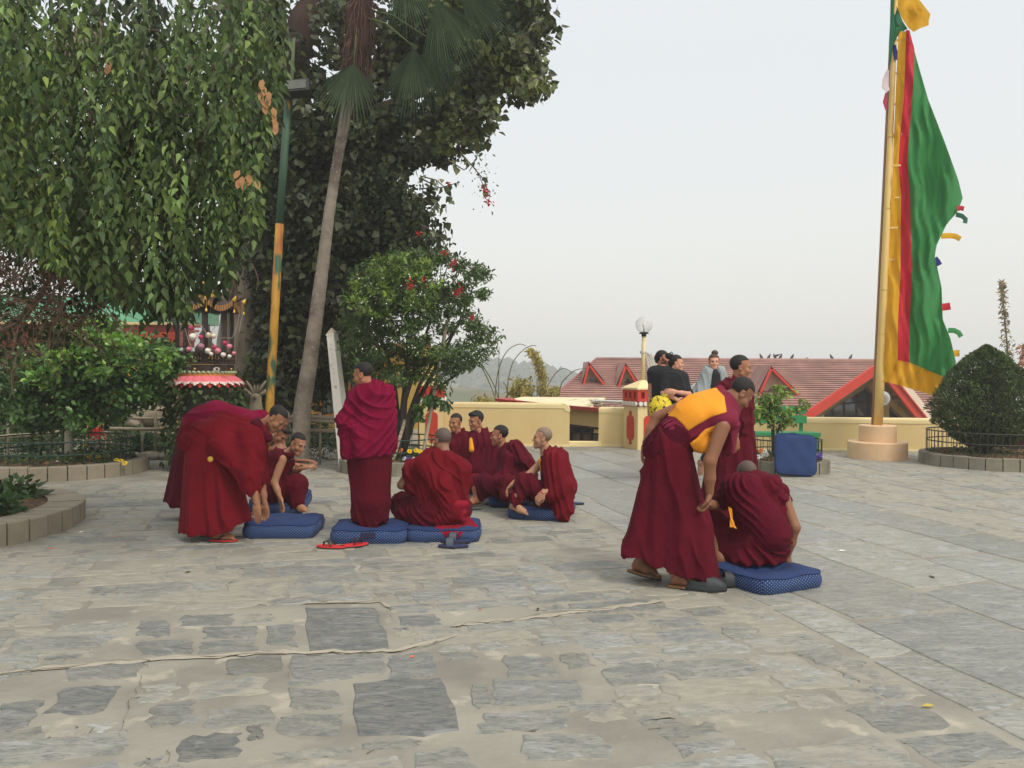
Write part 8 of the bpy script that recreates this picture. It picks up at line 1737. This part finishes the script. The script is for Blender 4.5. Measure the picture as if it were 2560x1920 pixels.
garment('collar', t, [pc(J(1800, 975, .02), J(1822, 1018, -.13), .036, .036)], M('vest_maroon', (0, 0, 0)), .02, .009)

# ---- M12 seated monk being pulled up
Z0 = 6.3; base = V3(CU12[0], CU12[1], .1)
t = thing('person', 'monk sitting with bowed head on the large cushion, leaning on his bare right arm', 'person', base, PG)
hd = (J(1868, 1192, .10), V3(-.25, .78, -.58), V3(-.1, .55, .8)); sn, en, wn = J(1956, 1240, -.02), J(1987, 1318, -.12), J(1968, 1392, -.06); sl_, el_, wl_ = J(1822, 1238, .05), J(1795, 1262, .0), J(1766, 1262, -.12)
put_body(t, sk6, arm(sn, en, wn) + arm(sl_, el_, wl_, .92) + [pc(J(1890, 1360), J(1890, 1250), .11, .11, X, 1.1), pc(J(1885, 1225), J(1872, 1206, .08), .06, .056), pc(J(1762, 1295, .12), J(1800, 1398, -.02), .06, .05), pc(J(1798, 1396, -.02), J(1850, 1424, -.02), .052, .05)], hd, [(wn, V3(-.12, -.1, -1), V3(.6, .8, 0), .45, False), (wl_, V3(-.95, .1, -.1), V3(0, .2, -1), .85, True)], hair='buzz', hairmat=hairs, h=.0115)
garment('skirt', t, [pc(J(1890, 1378), J(1890, 1340), .185, .18, X, 1.22), pc(J(1860, 1375, .02), J(1780, 1298, .16), .13, .088), pc(J(1778, 1296, .16), J(1808, 1378, .02), .09, .085), pc(J(1918, 1390, -.02), J(1850, 1398, -.05), .13, .12)], rB, .05, .0112, [(V3(0, 0, .115), V3(0, 0, -1))], [('dir', J(1775, 1290) - J(1840, 1400), 50, .022, 91), ('dir', X, 30, .016, 92, J(1890, 1400, -.2), .25)])
garment('robe', t, [pc(J(1890, 1232), J(1902, 1330), .17, .19, X, 1.15), pc(J(1836, 1235, .02), J(1945, 1240), .09, .09), pc(J(1905, 1330), J(1900, 1352), .195, .185, X, 1.1)], rB, .06, .0108, [(J(1890, 1384), V3(0, 0, -1))], [('dir', J(1850, 1220) - J(1960, 1360), 48, .024, 93)])
garment('shawl', t, [pc(J(1842, 1204, -.02), J(1925, 1212, -.04), .062, .07), pc(J(1925, 1212, -.06), J(1948, 1245, -.08), .075, .06), pc(J(1835, 1222, -.04), J(1812, 1248, -.02), .085, .06), pc(J(1860, 1225, -.10), J(1935, 1340, -.13), .11, .11, J(1950, 1220) - J(1870, 1290), 1.35), pc(J(1935, 1340, -.12), J(1958, 1376, -.08), .09, .055)], rF, .05, .0105, folds=[('dir', J(1840, 1215) - J(1960, 1370), 72, .034, 94)])
draw_sheet('yellow_trim', t, dense([(1820, 1266), (1830, 1272), (1832, 1296), (1842, 1322), (1832, 1318), (1824, 1318), (1826, 1298)], 3), lambda x, y: Z0 - .235, yc, .004)
garment('shoulder_trim', t, [pc(J(1956, 1220, -.04), J(1963, 1238, -.07), .026, .022)], yc, .02, .008)

# ---- M13 standing monk at the back right
Z0 = 7.6; base = J(1830, 1355) * V3(1, 1, 0)
t = thing('person', 'monk in profile facing right standing between the pulled monk and the bench', 'person', base, PG)
hd = (J(1852, 920), V3(.97, -.2, -.06), Zz); wn = J(1838, 1096, -.2); a1, a2 = J(1800, 1340, .1), J(1850, 1345, -.1); a1[2] = a2[2] = .1
put_body(t, sk3, arm(J(1846, 1000, -.18), J(1842, 1055, -.2), wn) + [pc(J(1830, 1110), J(1838, 1005), .10, .10, Y, 1.1), pc(J(1838, 985), J(1846, 950), .062, .056), pc(J(1825, 1110, .05), a1, .06, .04), pc(J(1830, 1110, -.05), a2, .06, .04)], hd, [(wn, V3(.0, 0, -1), V3(.2, 1, 0), .45, False)], [(a1, V3(1, -.1, 0), Zz), (a2, V3(1, -.1, 0), Zz)], hair='buzz', h=.012)
garment('skirt', t, [pc(J(1822, 1100), J(1800, 1325), .175, .22, Y, 1.1), pc(J(1845, 1100), J(1850, 1325), .15, .19)], rB, .08, .0125, [(J(1820, 1340), V3(0, 0, -1))], [('pleat', J(1830, 1060), J(1825, 1330), 9, .022, 101)])
garment('shawl', t, [pc(J(1828, 990), J(1830, 1080), .165, .17, Y, 1.15), pc(J(1836, 985, -.14), J(1845, 1060, -.2), .10, .07), pc(J(1862, 1000, -.02), J(1868, 1100, -.02), .075, .062), pc(J(1808, 985), J(1846, 960), .09, .07), pc(J(1862, 1030, -.08), J(1872, 1105, -.08), .04, .045)], rB, .05, .0115, [plane2(J(1790, 1128), J(1890, 1112))], [('dir', J(1800, 980) - J(1870, 1100), 50, .024, 102), ('dir', Zz, 50, .012, 103)])

# ---- visitors
TG = 'visitors behind the monks'
blkc = M('black_cotton', lin(30, 31, 35), rough=.9, var=.15, vs=5, bump=.3, bs=30); dkt = M('dark_trousers', lin(52, 54, 62), rough=.9, var=.15); gry = M('grey_wool', lin(142, 150, 152), rough=.95, var=.08, vs=6, bump=.5, bs=50, sheen=.2)
skw = skin('w', (206, 150, 124)); skm = skin('m', (186, 126, 102))
Z0 = 11.9; base = J(1655, 1180) * V3(1, 1, 0)
t = thing('person', 'bearded man in a black T-shirt with slicked-back hair standing beside the lamp pillar', 'person', base, TG)
hd = (J(1657, 897), V3(.9, -.42, -.1), Zz); s1, e1_, w1 = J(1630, 937, -.02), J(1626, 985, -.02), J(1622, 1020, -.08); s2, e2_, w2 = J(1685, 937, .05), J(1690, 985, .05), J(1690, 1020, 0); a1, a2 = J(1645, 1190), J(1668, 1190); a1[2] = a2[2] = .1
put_body(t, skm, arm(s1, e1_, w1) + arm(s2, e2_, w2) + [pc(J(1657, 1010), J(1658, 935), .13, .13, X, 1.2), pc(J(1658, 925), J(1658, 912), .06, .056), pc(J(1648, 1020), a1, .09, .045), pc(J(1666, 1020), a2, .09, .045)], hd, [(w1, V3(0, 0, -1), V3(1, 0, 0), .85, False), (w2, V3(0, 0, -1), V3(-1, 0, 0), .45, True)], [(a1, V3(.5, -1, 0), Zz), (a2, V3(.5, -1, 0), Zz)], beard=1, hair='long', h=.014)
MB().ball(J(1642, 893, .1), (.035, .03, .03)).done('ponytail', hairm, t, True)
garment('tshirt', t, [pc(J(1657, 940), J(1655, 1002), .165, .155, X, 1.15), pc(J(1634, 930), J(1682, 930), .085, .085), pc(J(1632, 936), J(1630, 952), .075, .07), pc(J(1684, 936), J(1686, 952), .075, .07)], blkc, .04, .013, [(J(1655, 1010), V3(0, 0, -1))], [('dir', Zz + X * .3, 30, .014, 111)])
garment('trousers', t, [pc(J(1649, 1015), J(1646, 1180), .11, .08), pc(J(1666, 1015), J(1668, 1180), .11, .08)], dkt, .03, .014, [(V3(0, 0, .08), V3(0, 0, -1))], [('dir', Zz, 30, .012, 112)])
Z0 = 11.5; base = J(1690, 1190) * V3(1, 1, 0)
t = thing('person', 'woman in black with folded arms and her dark hair in a bun, facing right', 'person', base, TG)
hd = (J(1692, 908), V3(.95, -.3, -.08), Zz); a1, a2 = J(1680, 1200), J(1700, 1200); a1[2] = a2[2] = .1; e1_, w1 = J(1658, 982, -.12), J(1697, 1001, -.3); e2_, w2 = J(1722, 985, -.08), J(1688, 980, -.3)
put_body(t, skw, arm(J(1668, 945, -.05), e1_, w1, .9) + arm(J(1708, 945, 0), e2_, w2, .9) + [pc(J(1688, 1010), J(1688, 945), .12, .11, X, 1.2), pc(J(1685, 935), J(1688, 920), .052, .048), pc(J(1682, 1020), a1, .08, .04), pc(J(1698, 1020), a2, .08, .04)], hd, [(w1, V3(1, 0, .1), V3(0, 1, 0), .45, False), (w2, V3(-1, 0, .1), V3(0, 1, 0), .45, True)], [(a1, V3(.7, -.7, 0), Zz), (a2, V3(.7, -.7, 0), Zz)], hair='long', h=.014, hs=.96)
MB().ball(J(1672, 890, .06), (.055, .05, .045)).done('hair_bun', hairm, t, True); MB().tube([J(1674, 884, .0), J(1679, 880, 0), J(1682, 884, 0), J(1680, 890, 0)], .008, 6).done('hair_loop', hairm, t, True)
garment('top', t, [pc(J(1688, 948), J(1692, 1005), .15, .15, X, 1.15), pc(J(1668, 943), J(1706, 943), .075, .075), pc(J(1668, 945, -.04), J(1660, 975, -.1), .075, .062), pc(J(1706, 945, -.02), J(1718, 985, -.05), .085, .07), pc(J(1678, 930), J(1692, 934), .06, .06)], blkc, .04, .013, [(J(1690, 1012), V3(0, 0, -1))], [('dir', V3(.6, 0, -1), 44, .02, 113)])
garment('trousers', t, [pc(J(1682, 1010), J(1680, 1190), .11, .08), pc(J(1698, 1010), J(1700, 1190), .11, .08)], dkt, .03, .014, [(V3(0, 0, .08), V3(0, 0, -1))], [('dir', Zz, 30, .012, 114)])
bagm = M('yellow_print', lin(222, 198, 40), rough=.6, var=.15, vs=8, c3=lin(40, 34, 24), c3s=26, c3lo=.53)
bc = J(1653, 1022, -.22); b = thing('bag', 'bulging yellow and black patterned cloth bag hanging from the woman arm', 'bag', bc)
garment('sack', b, [pe(bc, (.165, .11, .18)), pc(bc + V3(.02, 0, .1), bc + V3(.06, .02, .2), .09, .03)], bagm, .05, .012, folds=[('dir', Zz + X * .4, 60, .022, 115)])
Z0 = 11.75; base = J(1790, 1190) * V3(1, 1, 0)
t = thing('person', 'young woman facing the camera wrapped in a grey wool shawl over a black top', 'person', base, TG)
hd = (J(1785, 905), V3(-.12, -1, -.04), Zz); a1 = J(1792, 1190); a1[2] = .1; a2 = J(1751, 1160, .2)
put_body(t, skw, [pc(J(1782, 1010), J(1784, 945), .12, .11, X, 1.2), pc(J(1784, 935), J(1785, 918), .05, .046), pc(J(1790, 1030), a1, .08, .04), pc(J(1786, 1030), J(1782, 1110, -.05), .08, .06), pc(J(1782, 1110, -.05), a2, .055, .036)], hd, feet=[(a1, V3(0, -1, 0), Zz), (a2, V3(-.15, -.5, -.9), V3(-.3, -.8, .4))], hair='long', hairmat=hairb, h=.014, hs=.97)
MB().ball(J(1787, 882, .04), (.05, .05, .04)).done('hair_bun', hairb, t, True)
garment('top', t, [pc(J(1784, 940), J(1784, 1005), .12, .14, X, 1.15), pc(J(1772, 936), J(1798, 936), .06, .06)], blkc, .04, .013, open_=False)
garment('trousers', t, [pc(J(1790, 1010), J(1792, 1180), .11, .07), pc(J(1782, 1010), J(1783, 1108, -.04), .105, .075), pc(J(1783, 1108, -.04), J(1762, 1145, .12), .072, .06)], dkt, .03, .014, folds=[('dir', Zz, 30, .012, 116)])
garment('shawl', t, [pc(J(1770, 935, -.02), J(1750, 985, -.06), .10, .12), pc(J(1750, 985, -.06), J(1765, 1010, -.1), .13, .12), pc(J(1800, 932, -.02), J(1815, 985, -.02), .09, .11), pc(J(1768, 925, .05), J(1802, 925, .05), .075, .07), pc(J(1785, 950, .12), J(1785, 1010, .12), .14, .14, X, 1.3), pc(J(1776, 990, -.16), J(1812, 985, -.14), .06, .06)], gry, .04, .0125, [(J(1780, 1020), V3(0, 0, -1))], [('dir', J(1770, 930) - J(1800, 990), 55, .026, 117), ('dir', Zz, 40, .014, 118)])
